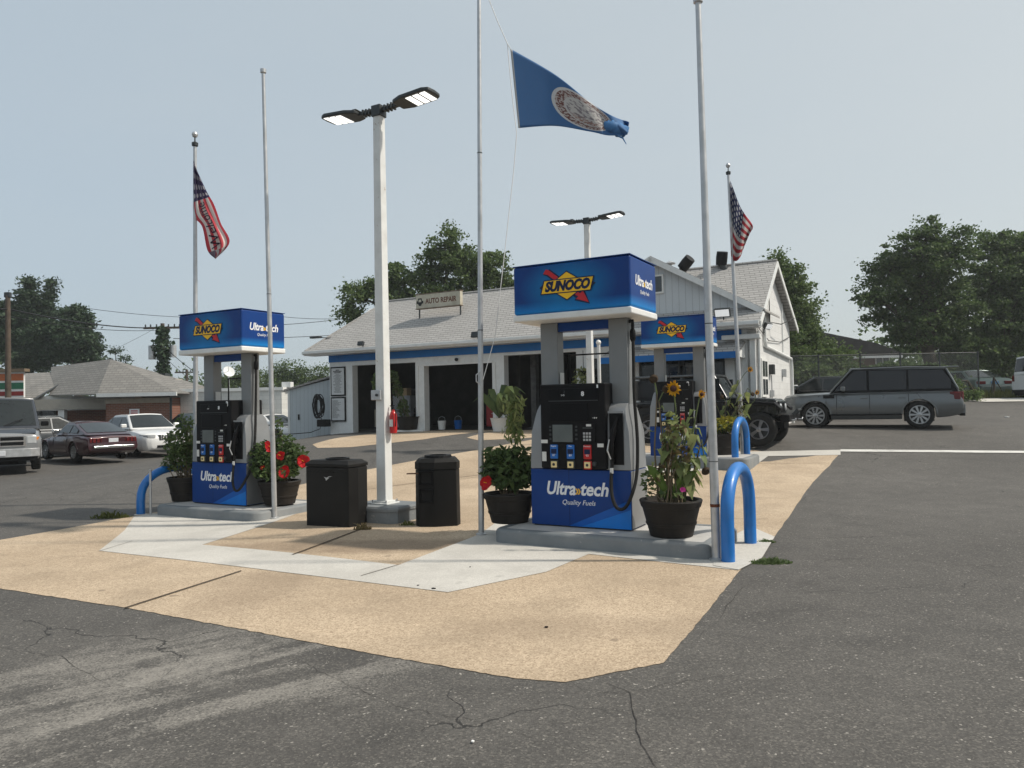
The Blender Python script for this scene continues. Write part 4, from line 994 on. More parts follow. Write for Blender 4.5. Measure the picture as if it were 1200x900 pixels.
p = G(862, 549); q = p + V*1.15; q.z = gz(q.x, q.y)
arch('blue arch bollard farther back, beside the pot of tall sunflowers', p, q, D(868, 488, p.y+.5).z - p.z, .072)
p = G(165, 603); q = p + V*1.25
arch('blue arch bollard at the left end of the left island', p, q, D(190, 538, p.y+.6).z)
r = thing('thin_post', 'thin galvanised post next to the left blue arch bollard', 'post', G(176.5, 603.5), 0)
MB().tube([(0, 0, 0), (0, 0, .72)], .02, 8).build('shaft', M_alu, r); MB().cyl((0, 0, .7), (0, 0, .73), .026, n=8).build('cap', M_alu, r)

# ============================================================ flags
def bez(pts, t):
    n = len(pts)-1; x = t*n; i = min(int(x), n-1); f = x-i
    a = [pts[max(0, i-1)], pts[i], pts[i+1], pts[min(n, i+2)]]
    return tuple(.5*((2*a[1][k]) + (-a[0][k]+a[2][k])*f + (2*a[0][k]-5*a[1][k]+4*a[2][k]-a[3][k])*f*f + (-a[0][k]+3*a[1][k]-3*a[2][k]+a[3][k])*f**3) for k in range(len(a[0])))
def flag_mesh(top, bot, Y, wave, nu=48, nv=26, mid=None):
    """cloth between an upper and a lower edge; wave(u, v) is the distance it billows"""
    def f(u, v, o=0.):
        a, c = bez(top, u), bez(bot, u); 
        px, py = a[0]+(c[0]-a[0])*(1-v), a[1]+(c[1]-a[1])*(1-v)
        return D(px, py, Y + wave(u, v) + o)
    mb_ = MB(); mb_.v = [f(i/nu, j/nv) for j in range(nv+1) for i in range(nu+1)]
    mb_.f = [(j*(nu+1)+i, j*(nu+1)+i+1, (j+1)*(nu+1)+i+1, (j+1)*(nu+1)+i) for j in range(nv) for i in range(nu)]
    return mb_, f, nu, nv
def add_uv(o, nu, nv):
    me = o.data; uv = me.uv_layers.new(name='UVMap')
    for l in me.loops:
        i = l.vertex_index; uv.data[l.index].uv = ((i % (nu+1))/nu, (i//(nu+1))/nv)
def flag_obj(name, label, top, bot, Y, wave, m, nu=48, nv=26):
    mb_, f, nu, nv = flag_mesh(top, bot, Y, wave, nu, nv)
    o0 = f(0, 1); r = thing(name, label, 'flag', o0, 0)
    mb_.v = [tuple(Vector(p)-o0) for p in mb_.v]
    me = bpy.data.meshes.new('cloth'); me.from_pydata(mb_.v, [], mb_.f); me.materials.append(m)
    me.polygons.foreach_set('use_smooth', [True]*len(me.polygons))
    c = bpy.data.objects.new('cloth', me); COL.objects.link(c); c.parent = r; add_uv(c, nu, nv)
    sol = c.modifiers.new('thick', 'SOLIDIFY'); sol.thickness = .004
    return r, c, f, o0
def cloth_mat(name, fn):
    t = NT(name); uvn = t.new('ShaderNodeTexCoord'); x, y, z = t.sep(uvn.outputs['UV'])[:3]
    c = fn(t, x, y, uvn.outputs['UV'])
    wv = t.noise(t.coord(), 60, 3); c = t.mix(t.ramp(wv, .3, .7, 0, .12), c, (.1, .1, .12))
    t.set(Base_Color=c, Roughness=.75)
    # thin cloth lets some light through
    tr = t.new('ShaderNodeBsdfTranslucent'); t.l.new(c, tr.inputs[0]); mx = t.new('ShaderNodeMixShader'); mx.inputs[0].default_value = .35
    t.l.new(t.b.outputs[0], mx.inputs[1]); t.l.new(tr.outputs[0], mx.inputs[2]); t.l.new(mx.outputs[0], t.n['Material Output'].inputs[0])
    return t.m
def va(t, x, y, uv):
    dx = t.math('DIVIDE', t.math('SUBTRACT', x, .50), .27); dy = t.math('DIVIDE', t.math('SUBTRACT', y, .53), .47)
    d = t.math('SQRT', t.math('ADD', t.math('POWER', t.math('ABSOLUTE', dx), 2.), t.math('POWER', t.math('ABSOLUTE', dy), 2.)))
    c = (.06, .18, .40)
    sc = t.new('ShaderNodeMapping'); sc.inputs[3].default_value = (3.2, 2, 1); t.l.new(uv, sc.inputs[0])
    n1 = t.noise(sc.outputs[0], 14, 2); n2 = t.noise(sc.outputs[0], 7, 3)
    fig = t.mix(t.ramp(n2, .50, .56), (.62, .60, .58), (.28, .25, .27))
    fig = t.mix(t.math('MULTIPLY', t.ramp(y, .42, .30), t.ramp(n1, .45, .5)), fig, (.35, .2, .16))
    ring = t.mix(t.ramp(n1, .47, .53), (.20, .085, .07), (.55, .50, .48))
    c = t.mix(t.math('LESS_THAN', d, 1.), c, (.66, .66, .66)); 
    c = t.mix(t.math('LESS_THAN', d, .92), c, ring)
    c = t.mix(t.math('LESS_THAN', d, .70), c, (.60, .59, .58)); c = t.mix(t.math('LESS_THAN', d, .64), c, fig)
    return t.mix(t.math('LESS_THAN', x, .02), c, (.55, .55, .55))
M_va = cloth_mat('state_flag_cloth', va)
def usa(t, x, y, uv, star=True):
    s_ = t.math('MODULO', t.math('FLOOR', t.math('MULTIPLY', y, 13)), 2.)
    c = t.mix(s_, (.42, .015, .03), (.62, .60, .58))
    can = t.math('MULTIPLY', t.math('LESS_THAN', x, .42), t.math('GREATER_THAN', y, .4615))
    a_ = t.math('SUBTRACT', t.math('FRACT', t.math('MULTIPLY', x, 14.3)), .5); b_ = t.math('SUBTRACT', t.math('FRACT', t.math('MULTIPLY', y, 11.)), .5)
    dd_ = t.math('ADD', t.math('MULTIPLY', a_, a_), t.math('MULTIPLY', b_, b_))
    st = t.mix(t.math('LESS_THAN', dd_, .07), (.012, .02, .09), (.6, .6, .62))
    return t.mix(can, c, st)
M_usa = cloth_mat('stars_and_stripes_cloth', usa)
YF = bC.y
va_flag, vc, vf, vo = flag_obj('state_flag', 'dark blue state flag with round white seal, streaming from the middle flagpole',
    [(598, 57), (650, 87), (692, 120), (718, 136), (737, 143)], [(607.5, 150), (650, 147.5), (690, 154), (713, 158.5), (735, 158)], YF,
    lambda u, v: .05*u + .05*math.sin(6*u+2*v)*u + .05*u*u*math.sin(17*u+5*v) + (.05*math.sin(28*u+9*v) if u > .8 else 0)*(u-.8)*5, M_va, 60, 30)
# a knot of crumpled cloth at the fly end
k0 = D(722, 148, YF+.03)-vo; mbk = MB(); random.seed(5)
for i in range(3):
    c_ = k0 + Vector((.06*i-.06, .02*i, -.02*i)); vs = []; n_, m_ = 9, 14
    for a_ in range(n_):
        for b_ in range(m_):
            th = math.pi*(a_+.5)/n_; ph = 2*math.pi*b_/m_; rr_ = 1+.28*math.sin(5*ph+i*2+a_)*math.sin(th*2+i)
            vs.append(c_+Vector((.10*math.sin(th)*math.cos(ph)*rr_, .05*math.sin(th)*math.sin(ph), .075*math.cos(th)*rr_)))
    mbk.add(vs, [(a_*m_+b_, a_*m_+(b_+1) % m_, (a_+1)*m_+(b_+1) % m_, (a_+1)*m_+b_) for a_ in range(n_-1) for b_ in range(m_)])
M_vablue = mat('state_flag_blue', (.06, .17, .36), .75, var=.15)
mbk.build('crumpled_end', M_vablue, va_flag, smooth=True, ang=80)
MB().tube([D(724, 159, YF)-vo, D(730, 162, YF)-vo, D(734, 169, YF)-vo], [.012, .01, .004], 6).build('torn_strip', M_vablue, va_flag)
MB().tube([D(568.5, -12, YF)-vo, D(583, 25, YF)-vo, D(594.5, 51, YF)-vo, D(598, 57, YF)-vo], .005, 5).build('halyard', M_white, va_flag)
MB().tube([D(594.5, 51, YF)-vo, D(597.5, 85, YF)-vo, D(601, 120, YF)-vo, D(605.5, 156, YF)-vo, D(602, 200, YF)-vo, D(592, 290, YF)-vo, D(580, 395, YF)-vo, D(566, 445, YF-.03)-vo], .005, 5).build('halyard', M_white, va_flag)
M_usa_dirty = M_usa
YQ = bQ.y
us_flag, _, uf, uo = flag_obj('american_flag', 'small American flag hanging folded from the pole behind the farther pump',
    [(856, 212), (868, 243), (881, 262), (882, 268)], [(857, 300), (862, 306), (868, 300), (868, 290)], YQ-.06,
    lambda u, v: .10*math.sin(9*u+1.5*v)*u + .05*math.sin(22*u), M_usa, 44, 26)
def wel(t, x, y, uv):
    s_ = t.math('GREATER_THAN', t.math('FRACT', t.math('MULTIPLY', x, 3.4)), .5)
    c = t.mix(s_, (.55, .05, .07), (.75, .70, .66))
    a_ = t.math('SUBTRACT', t.math('FRACT', t.math('MULTIPLY', x, 5.)), .5); b_ = t.math('SUBTRACT', t.math('FRACT', t.math('MULTIPLY', y, 15.)), .5)
    dd_ = t.math('ADD', t.math('MULTIPLY', a_, a_), t.math('MULTIPLY', b_, b_))
    st = t.mix(t.math('LESS_THAN', dd_, .08), (.045, .03, .09), (.5, .48, .5))
    c = t.mix(t.math('GREATER_THAN', y, .72), c, st)
    low = t.mix(t.math('GREATER_THAN', t.math('FRACT', t.math('MULTIPLY', t.math('ADD', x, t.math('MULTIPLY', y, 2.)), 3.)), .55), (.5, .47, .45), (.35, .03, .06))
    low = t.mix(t.math('LESS_THAN', x, .35), low, (.16, .12, .16))
    return t.mix(t.math('LESS_THAN', y, .165), c, low)
M_wel = cloth_mat('welcome_flag_cloth', wel)
YU = bU.y-.06
w_flag, wc, wf, wo = flag_obj('welcome_flag', 'faded red, white and blue flag reading Welcome, hanging from the far left flagpole',
    [(226.5, 192), (227.5, 196), (229, 199), (231, 202)], [(227, 196), (228, 197), (229, 199), (231, 202)], YU, lambda u, v: 0, M_wel, 4, 4)
bpy.data.objects.remove(wc)
Lq = [(226.5, 188), (226.5, 225), (227, 252), (237, 266), (243, 293), (252, 303)]; Rq = [(231, 200), (242, 224), (251, 240), (259, 262), (269, 284), (252, 304)]
def wff(u, v, o=0.):
    t_ = 1-v; a_, c_ = bez(Lq, t_), bez(Rq, t_)
    return D(a_[0]+(c_[0]-a_[0])*u, a_[1]+(c_[1]-a_[1])*u, YU + .05*math.sin(7*u+3*v)*(1-v) + .03*math.sin(16*u+2*v) + o)
mw = MB(); nu, nv = 24, 44; mw.v = [tuple(wff(i/nu, j/nv)-wo) for j in range(nv+1) for i in range(nu+1)]
mw.f = [(j*(nu+1)+i, j*(nu+1)+i+1, (j+1)*(nu+1)+i+1, (j+1)*(nu+1)+i) for j in range(nv) for i in range(nu)]
me = bpy.data.meshes.new('cloth'); me.from_pydata(mw.v, [], mw.f); me.materials.append(M_wel); me.polygons.foreach_set('use_smooth', [True]*len(me.polygons))
wc = bpy.data.objects.new('cloth', me); COL.objects.link(wc); wc.parent = w_flag; add_uv(wc, nu, nv)
tx = text('Welcome', .2, M_navy, wc, (0, 0, 0), (0, 0, 0), bold=.0)
tm = tx.data; X0 = min(v.co.x for v in tm.vertices); X1 = max(v.co.x for v in tm.vertices); Y0 = min(v.co.y for v in tm.vertices); Y1 = max(v.co.y for v in tm.vertices)
for v_ in tm.vertices:
    s_ = (v_.co.x-X0)/(X1-X0); h_ = (v_.co.y-Y0)/(Y1-Y0)
    v_.co = wff(.62-.42*h_, .19+.50*s_, -.03) - wo

# ============================================================ plants
def leafmat(name, c1, c2, rough=.55, trans=.25):
    t = NT(name); g_ = t.new('ShaderNodeNewGeometry'); r_ = g_.outputs['Random Per Island']
    c = t.mix(r_, c1, c2); n = t.noise(t.coord(), 3., 3); c = t.mix(t.ramp(n, .35, .65, 0, .45), c, tuple(q*.55 for q in c1))
    t.set(Base_Color=c, Roughness=rough, Specular_IOR_Level=.22)
    tr = t.new('ShaderNodeBsdfTranslucent'); t.l.new(c, tr.inputs[0]); mx = t.new('ShaderNodeMixShader'); mx.inputs[0].default_value = trans
    t.l.new(t.b.outputs[0], mx.inputs[1]); t.l.new(tr.outputs[0], mx.inputs[2]); t.l.new(mx.outputs[0], t.n['Material Output'].inputs[0])
    return t.m
L_dark = leafmat('leaf_dark', (.055, .095, .034), (.14, .20, .07), trans=.42)
L_mid = leafmat('leaf_mid', (.070, .115, .040), (.17, .23, .08), trans=.42)
L_con = leafmat('leaf_conifer', (.034, .064, .036), (.070, .11, .055), trans=.2)
L_olive = leafmat('leaf_olive', (.06, .075, .018), (.15, .16, .045))
L_sun = leafmat('leaf_sunflower', (.14, .20, .07), (.36, .38, .15), trans=.4)
L_yel = leafmat('leaf_yellow', (.30, .28, .03), (.5, .45, .05))
L_dry = leafmat('leaf_dry', (.12, .09, .04), (.25, .2, .1))
L_flow = leafmat('petal_red', (.5, .01, .015), (.75, .03, .04)); L_sf = leafmat('petal_yellow', (.65, .32, .01), (.85, .5, .03))
M_stem = mat('stem_green', (.10, .13, .05), .7, var=.3); M_stemb = mat('stem_brown', (.13, .10, .06), .8, var=.3)

def leaf_cloud(pos, nrm_bias, size, rng, elong=1.7, fold=.25, out=None):
    """two-triangle pointed leaves at the given points -> vertices, faces"""
    n = len(pos); a = rng.normal(size=(n, 3)); a[:, 2] *= .7; a += nrm_bias if nrm_bias is not None else 0
    a /= np.linalg.norm(a, axis=1)[:, None]
    b_ = rng.normal(size=(n, 3)); b_ -= (b_*a).sum(1)[:, None]*a; b_ /= np.linalg.norm(b_, axis=1)[:, None]
    c = np.cross(a, b_); s_ = (size*rng.uniform(.6, 1.3, n))[:, None]
    v0 = pos - a*s_*elong*.5; v2 = pos + a*s_*elong*.5; v1 = pos + b_*s_*.5 + c*s_*fold*.5; v3 = pos - b_*s_*.5 + c*s_*fold*.5
    V_ = np.stack([v0, v1, v2, v3], 1).reshape(-1, 3); F_ = np.arange(n*4).reshape(n, 4)
    return V_, F_
def mesh_np(name, V_, F_, m, parent):
    me = bpy.data.meshes.new(name); nf, k = F_.shape
    me.vertices.add(len(V_)); me.vertices.foreach_set('co', V_.astype(np.float32).ravel())
    me.loops.add(nf*k); me.loops.foreach_set('vertex_index', F_.astype(np.int32).ravel())
    me.polygons.add(nf); me.polygons.foreach_set('loop_start', np.arange(0, nf*k, k, dtype=np.int32)); me.polygons.foreach_set('loop_total', np.full(nf, k, dtype=np.int32))
    me.update(calc_edges=True); me.materials.append(m)
    o = bpy.data.objects.new(name, me); COL.objects.link(o)
    if parent: o.parent = parent
    return o
def tree(name, label, base, lobes, Y, leaf=.16, per=38, dens=1., m=L_dark, trunk=.25, clump=.55, group=None, seed=1, elong=1.5, droop=0., lk=.62, pk=2.3):
    """lobes: (px, py, rx, ry) read off the photograph, turned into real ellipsoids at distance Y"""
    rng = np.random.default_rng(seed); base = Vector(base)
    r = thing(name, label, 'tree', base, 0, group)
    pts, br = [], MB(); k = Y/F
    cen = [(D(px, py, Y + rng.uniform(-.35, .35)*rx*k), rx*k, ry*k) for px, py, rx, ry in lobes]
    top = max(cen, key=lambda c: c[0].z)[0]; low = min(c[0].z-c[2] for c in cen)
    fork = Vector((base.x*.5+sum(c[0].x for c in cen)/len(cen)*.5, base.y, max(base.z+.8, min(low+.6, base.z+.45*(top.z-base.z)))))
    br.tube([(0, 0, -.3), (fork-base)*.5 + Vector((.1, 0, 0)), fork-base], [trunk*1.25, trunk*.95, trunk*.8], 10)
    for c, a_, b_ in cen:
        mid = fork.lerp(c, .5) + Vector((0, 0, .1*(c-fork).length))
        br.tube([fork-base, mid-base, c-base], [trunk*.55, trunk*.35, trunk*.16], 7)
        n = int(dens*max(6, 11*(a_*b_)/(clump**2)))
        d = rng.normal(size=(n, 3)); d /= np.linalg.norm(d, axis=1)[:, None]
        rad = rng.uniform(.0, 1, n)**.42
        ctr = np.array(c) + d*rad[:, None]*np.array([a_, min(a_, b_)*.9, b_])
        for q in range(n):
            cc_ = ctr[q]; cs = clump*rng.uniform(.45, 1.15); m_ = int(per*pk*rng.uniform(.5, 1.3))
            pp_ = cc_ + rng.normal(size=(m_, 3))*np.array([cs, cs, cs*.55])*.5; pp_[:, 2] -= droop*np.abs(rng.normal(size=m_))*cs
            pts.append(pp_)
            if q % 5 == 0: br.tube([c-base, (c.lerp(Vector(cc_), .5)+Vector((0, 0, .12)))-base, Vector(cc_)-base], [trunk*.14, trunk*.08, .012], 5)
    P_ = np.concatenate(pts) - np.array(base)
    V_, F_ = leaf_cloud(P_, None, np.full(len(P_), leaf*lk), rng, elong)
    mesh_np('crown', V_, F_, m, r); br.build('trunk', M_bark, r, smooth=True, ang=80)
    return r
def gp(px, Y): x = D(px, 450, Y).x; return (x, Y, gz(x, Y))
tree('broadleaf_tree', 'large broadleaf tree rising behind the repair shop roof and AUTO REPAIR sign', gp(530, 43),
     [(528, 292, 26, 28), (548, 318, 34, 34), (505, 320, 22, 30), (575, 318, 24, 26), (470, 330, 24, 24), (445, 340, 26, 20), (418, 348, 20, 22), (410, 372, 16, 12), (500, 350, 60, 18), (590, 335, 16, 14)], 43, .20, 34, .85, L_mid, .3, .55, seed=2, pk=1.9)
tree('broadleaf_tree', 'broadleaf tree beyond the white gable wall, sloping down to the right', gp(925, 38),
     [(912, 312, 16, 18), (925, 335, 24, 26), (938, 365, 26, 30), (915, 375, 26, 36), (950, 395, 22, 24), (968, 408, 14, 14), (930, 420, 32, 20)], 38, .18, 34, 1.1, L_mid, .25, .55, seed=3)
tree('broadleaf_tree', 'big dark tree with spreading left branches above the silver SUV', gp(1098, 40),
     [(1085, 268, 14, 18), (1075, 300, 40, 30), (1040, 318, 32, 22), (1022, 345, 22, 18), (1060, 345, 38, 26), (1095, 320, 34, 32), (1105, 365, 48, 34), (1075, 385, 34, 22), (1035, 372, 24, 12), (1120, 290, 24, 24), (1110, 405, 44, 20), (1055, 400, 14, 12)], 40, .19, 34, .8, L_dark, .38, .5, seed=4, pk=1.9)
tree('broadleaf_tree', 'dark tree filling the right edge of the view above the white van', gp(1172, 42),
     [(1160, 290, 26, 20), (1195, 292, 30, 26), (1165, 330, 42, 36), (1210, 340, 40, 50), (1180, 380, 50, 34), (1150, 400, 30, 24), (1210, 400, 36, 24)], 42, .19, 34, .85, L_dark, .36, .5, seed=5, pk=1.9)
tree('conifer_tree', 'tall dark evergreen with two pointed tops at the far left', gp(38, 58),
     [(36, 333, 6, 9), (30, 345, 13, 8), (38, 356, 15, 8), (60, 337, 3, 10), (55, 352, 8, 10), (28, 366, 14, 8), (48, 372, 20, 14), (20, 382, 22, 18), (10, 362, 14, 10), (-8, 372, 18, 22), (55, 395, 26, 22), (20, 405, 30, 22), (35, 420, 40, 16), (-20, 395, 26, 34)], 58, .17, 36, 1.3, L_con, .35, .6, seed=6, elong=2.4, droop=.1, lk=.7)
tree('conifer_tree', 'lower dark evergreen with feathery tips between the tall evergreen and small feathery tree', gp(88, 56),
     [(92, 362, 7, 6), (80, 366, 12, 6), (95, 374, 12, 8), (84, 384, 18, 12), (104, 376, 4, 8), (108, 395, 8, 6), (92, 398, 20, 12), (112, 408, 10, 7), (80, 412, 26, 14), (104, 418, 16, 8)], 56, .17, 36, 1.3, L_con, .3, .55, seed=7, elong=2.4, lk=.7)
tree('small_tree', 'small feathery treetop just above the ridge of the brick shop', gp(138, 60),
     [(135, 412, 8, 5), (148, 420, 8, 5), (127, 424, 5, 4), (140, 430, 10, 5)], 60, .15, 14, .9, L_con, .12, .5, seed=8, elong=2.4)
for i, (px, py, rx, ry, lb_) in enumerate(((292, 440, 22, 13, 'rounded green tree behind the left pump columns'), (338, 436, 24, 14, 'low green tree behind the white block wall, left of the shed roof'),
      (375, 438, 18, 10, 'low dark tree just above the shed roof'), (262, 444, 16, 9, 'low dark tree behind the satellite dish'))):
    tree('distant_tree', lb_, gp(px, 66+i), [(px, py, rx, ry), (px-8, py+8, rx, ry*.8), (px+9, py+9, rx, ry*.8), (px, py+20, rx, ry)], 66+i, .2, 26, 1.2, L_dark if i % 2 else L_mid, .2, .9, group='trees beyond the white block building', seed=20+i)
tree('distant_tree', 'low dark trees end seen between the ivy pole and the left pump', gp(210, 75), [(212, 452, 14, 8), (190, 458, 12, 6), (232, 456, 12, 6)], 75, .2, 20, 1.2, L_dark, .2, .8, group='trees beyond the white block building', seed=30)
# hedge, bushes along the fence
def bush(label, lobes, Y, m, leaf=.10, seed=1, dens=1.2, name='bush', per=34, clump=.35):
    return tree(name, label, gp(lobes[0][0], Y), lobes, Y, leaf, per, dens, m, .05, clump, seed=seed, lk=.8, pk=1.4)
bush('leafy green bush behind the hood of the silver SUV', [(965, 455, 28, 12), (945, 440, 30, 16), (990, 452, 22, 16)], 33.5, L_mid, seed=41, leaf=.13)
bush('tall loose green growth between the gable tree and the dark roofed house', [(945, 418, 26, 18), (975, 425, 24, 14), (930, 400, 14, 20), (990, 415, 14, 9)], 36.5, L_mid, seed=46, leaf=.14, clump=.5)
bush('dark hedge behind the chain-link fence above the SUV roof', [(1010, 440, 30, 14), (1050, 440, 34, 18), (1085, 445, 30, 20)], 35.5, L_dark, seed=42, leaf=.13)
bush('weedy green bush at the fence post behind the SUV tailgate', [(1140, 468, 16, 10), (1120, 476, 18, 8), (1105, 455, 18, 18), (1152, 474, 12, 5)], 30.5, L_mid, seed=43, leaf=.10)
bush('tall dark shrub between the fence and the green sedan', [(1130, 430, 24, 24), (1150, 415, 26, 20), (1180, 425, 24, 20)], 41., L_dark, seed=44, leaf=.15, clump=.5)
bush('small weeds growing in front of the green sedan bumper', [(1160, 472, 20, 3), (1180, 473, 14, 3)], 32.5, L_olive, seed=45, leaf=.08)

# pots
M_pot = mat('pot_dark_brown', (.016, .0135, .0115), .65, var=.25, scale=5, dirt=((.05, .04, .032), .5), bump=.25, bscale=30)
def pot(r, rt=.32, rb=.225, h=.39):
    pr = [(rb, 0), (rb+.005, .02)]
    for f, o in ((.30, 0), (.31, .008), (.38, .008), (.39, 0), (.80, 0), (.81, .01), (.97, .012), (1., .004)): pr.append((rb+(rt-rb)*f+o, h*f))
    pr += [(rt-.03, h), (rt-.045, h-.05)]
    p_ = MB().lathe(pr, 32, close=False).build('pot', M_pot, r, smooth=True, ang=30)
    MB().lathe([(rt-.04, h-.045), (.02, h-.035)], 24).build('soil', M_soil, r)
def petals(mb_, c, d, n, rad, wd, cup=.15, rows=1):
    """rounded petals with a slightly ruffled rim"""
    d = Vector(d).normalized(); e1 = d.orthogonal().normalized(); e2 = d.cross(e1); c = Vector(c); round_ = wd > rad*.8; rnd_ = random.uniform(0, 1)
    for q in range(rows):
        for i in range(n):
            a_ = 2*math.pi*(i+.5*q+rnd_)/n + random.uniform(-.16, .16); a1 = e1*math.cos(a_)+e2*math.sin(a_); b1 = d.cross(a1)
            rr_ = rad*random.uniform(.8, 1.12)*(1-.18*q); cu = cup*random.uniform(.5, 1.6)
            prof = ((.12, .10), (.45, .42), (.75, .55), (.93, .38), (1.0, .08)) if round_ else ((.15, .25), (.5, .5), (.8, .3), (1., .03))
            L, M_, R_ = [], [], []
            for f, w_ in prof:
                z = cu*rad*(f**1.5) + random.uniform(-.03, .03)*rad
                L.append(c+a1*rr_*f+b1*wd*w_+d*(z+random.uniform(0, .12)*rad*f)); M_.append(c+a1*rr_*f*1.03+d*(z-.04*rad)); R_.append(c+a1*rr_*f-b1*wd*w_+d*(z+random.uniform(0, .12)*rad*f))
            k = len(prof); mb_.add([c]+L+M_+R_, [(0, 1, 1+k), (0, 1+k, 1+2*k)] + [(1+j, 2+j, 2+j+k, 1+j+k) for j in range(k-1)] + [(1+j+k, 2+j+k, 2+j+2*k, 1+j+2*k) for j in range(k-1)])
def shrub_fill(r, n, lobes, leaf, m, seed, z0=.38, elong=2., stems=14, stem_m=None):
    """bushy growth: lobes (x, y, z, rx, rz) in the pot's own metres"""
    rng = np.random.default_rng(seed); P_ = []; st = MB()
    tot = sum(l[3]*l[3]*l[4] for l in lobes)
    for x, y, z, rx, rz in lobes:
        k = max(10, int(n*rx*rx*rz/tot)); d = rng.normal(size=(k, 3)); d /= np.linalg.norm(d, axis=1)[:, None]
        P_.append(np.array([x, y, z]) + d*(rng.uniform(.15, 1, k)**.5)[:, None]*np.array([rx, rx, rz]))
        for i in range(max(3, stems//len(lobes))):
            e = P_[-1][rng.integers(k)]; s_ = Vector((rng.uniform(-.12, .12), rng.uniform(-.12, .12), z0-.03))
            st.tube([s_, s_.lerp(Vector(e), .5)+Vector((rng.uniform(-.04, .04), 0, .04)), Vector(e)], [.008, .006, .003], 5)
    P_ = np.concatenate(P_); V_, F_ = leaf_cloud(P_, np.array([0, 0, .25]), np.full(len(P_), leaf), rng, elong)
    st.build('stems', stem_m or M_stemb, r, smooth=True, ang=80); return mesh_np('foliage', V_, F_, m, r)
def pot_plant(label, loc, rz=0): return thing('potted_plant', label, 'potted plant', loc, rz, 'dark round pots of plants')
def hibiscus(r, c, rad=.085, d=(-.2, -1, .3)):
    m_ = MB(); petals(m_, c, d, 5, rad, rad*.92, .3, 2)
    f = m_.build('flower', L_flow, r); d = Vector(d).normalized()
    MB().tube([Vector(c), Vector(c)+d*rad*.9], [.006, .004], 5).build('stamen', M_yellow, f)
random.seed(11)
p = G(597.5, 611, .16); r = pot_plant('dark pot with dense shrub, one red flower and a tall feathery stalk', p)
pot(r, .315, .225, .35)
shrub_fill(r, 1300, [(-.05, 0, .62, .30, .24), (.12, 0, .72, .24, .22), (-.15, -.02, .78, .18, .15), (.05, 0, .5, .28, .12)], .05, L_dark, 51, elong=2.4, stems=26)
hibiscus(r, (-.27, -.22, .50), .085, (-.4, -1, .2))
st = MB().tube([(.08, 0, .3), (.085, 0, .9), (.08, 0, 1.22), (.10, 0, 1.5)], [.009, .008, .007, .004], 6).build('tall_stalk', M_stem, r)
rng = np.random.default_rng(5); zz = rng.uniform(.98, 1.5, 300); P_ = np.stack([.085+rng.normal(size=300)*.055, rng.normal(size=300)*.05, zz], 1)
V_, F_ = leaf_cloud(P_, np.array([0, 0, -1.4]), np.full(300, .028), rng, 4.5); mesh_np('feathery_leaves', V_, F_, L_sun, r)
p = G(787, 627, .16); r = pot_plant('dark pot of tall leggy sunflowers with broad leaves, right of the front pump', p)
pot(r, .325, .225, .385)
def sunflower(r, base, top, head=None, hd=(-.2, -1, .2), rad=.075, droopy=False, leaves=8, seed=0, m=L_sun, ls=.13):
    rnd = random.Random(seed); b_, t_ = Vector(base), Vector(top); mid = b_.lerp(t_, .5)+Vector((rnd.uniform(-.05, .05), 0, 0))
    pts = [b_, b_.lerp(mid, .5), mid, mid.lerp(t_, .6), t_]
    st_ = MB().tube(pts, [.011, .010, .009, .008, .006], 7).build('stem', M_stemb if droopy else M_stem, r, smooth=True, ang=80)
    lf = MB()
    for i in range(leaves):
        f = .25+.7*i/leaves + rnd.uniform(-.03, .03); k = f*4; j = min(3, int(k)); o = pts[j].lerp(pts[j+1], k-j)
        a_ = rnd.uniform(0, 6.28); d = Vector((math.cos(a_), math.sin(a_)*.7, -.3-rnd.random()*.9)).normalized(); sd_ = Vector((-math.sin(a_), math.cos(a_), 0))
        L = ls*rnd.uniform(.6, 1.25); n0 = o+d*.05+Vector((0, 0, .02)); w_ = L*.36
        lf.tube([o, n0], .003, 4)
        a0, a1, a2, a3 = n0, n0+d*L*.4+Vector((0, 0, .02)), n0+d*L*.75, n0+d*L*1.05-Vector((0, 0, L*.3))
        up = Vector((0, 0, .02))
        lf.add([a0, a1+sd_*w_+up, a1, a1-sd_*w_+up, a2+sd_*w_*.7, a2, a2-sd_*w_*.7, a3], [(0, 1, 2), (0, 2, 3), (1, 4, 5, 2), (2, 5, 6, 3), (4, 7, 5), (5, 7, 6)])
    lf.build('leaves', m, r, smooth=True, ang=80)
    if head:
        h_ = Vector(head); MB().tube([t_, (t_+h_)/2+Vector((0, 0, .02)), h_], [.007, .007, .012], 6).build('neck', M_stem, r)
        hd = Vector(hd).normalized(); m_ = MB()
        if rad > 0:
            petals(m_, h_, hd, 15, rad, rad*.36, .12, 2); fl = m_.build('flower_head', L_sf, r)
            M_ = Matrix.Translation(h_+hd*.006) @ hd.to_track_quat('Z', 'Y').to_matrix().to_4x4()
            MB().lathe([(.002, .016), (rad*.25, .014), (rad*.42, .006), (rad*.42, -.01)], 14, M_).build('seed_disc', mat('seed_disc', (.05, .018, .01), .8, var=.4, scale=60), fl, smooth=True)
        else:
            M_ = Matrix.Translation(h_) @ hd.to_track_quat('Z', 'Y').to_matrix().to_4x4()
            MB().lathe([(.002, .03), (.035, .025), (.05, .0), (.035, -.025), (.004, -.03)], 12, M_).build('spent_head', mat('spent_head', (.045, .03, .018), .9, var=.4, scale=50), r, smooth=True)
def rel(px, py, base, dy=0.): return D(px, py, base.y+dy) - base
sunflower(r, (-.13, 0, .34), rel(770, 462, p), rel(766, 444, p), (0, -1, -.3), 0, True, 5, 1, ls=.07)
sunflower(r, (-.12, .02, .34), rel(772, 470, p), rel(781, 456, p), (.2, -1, -.3), 0, True, 0, 2)
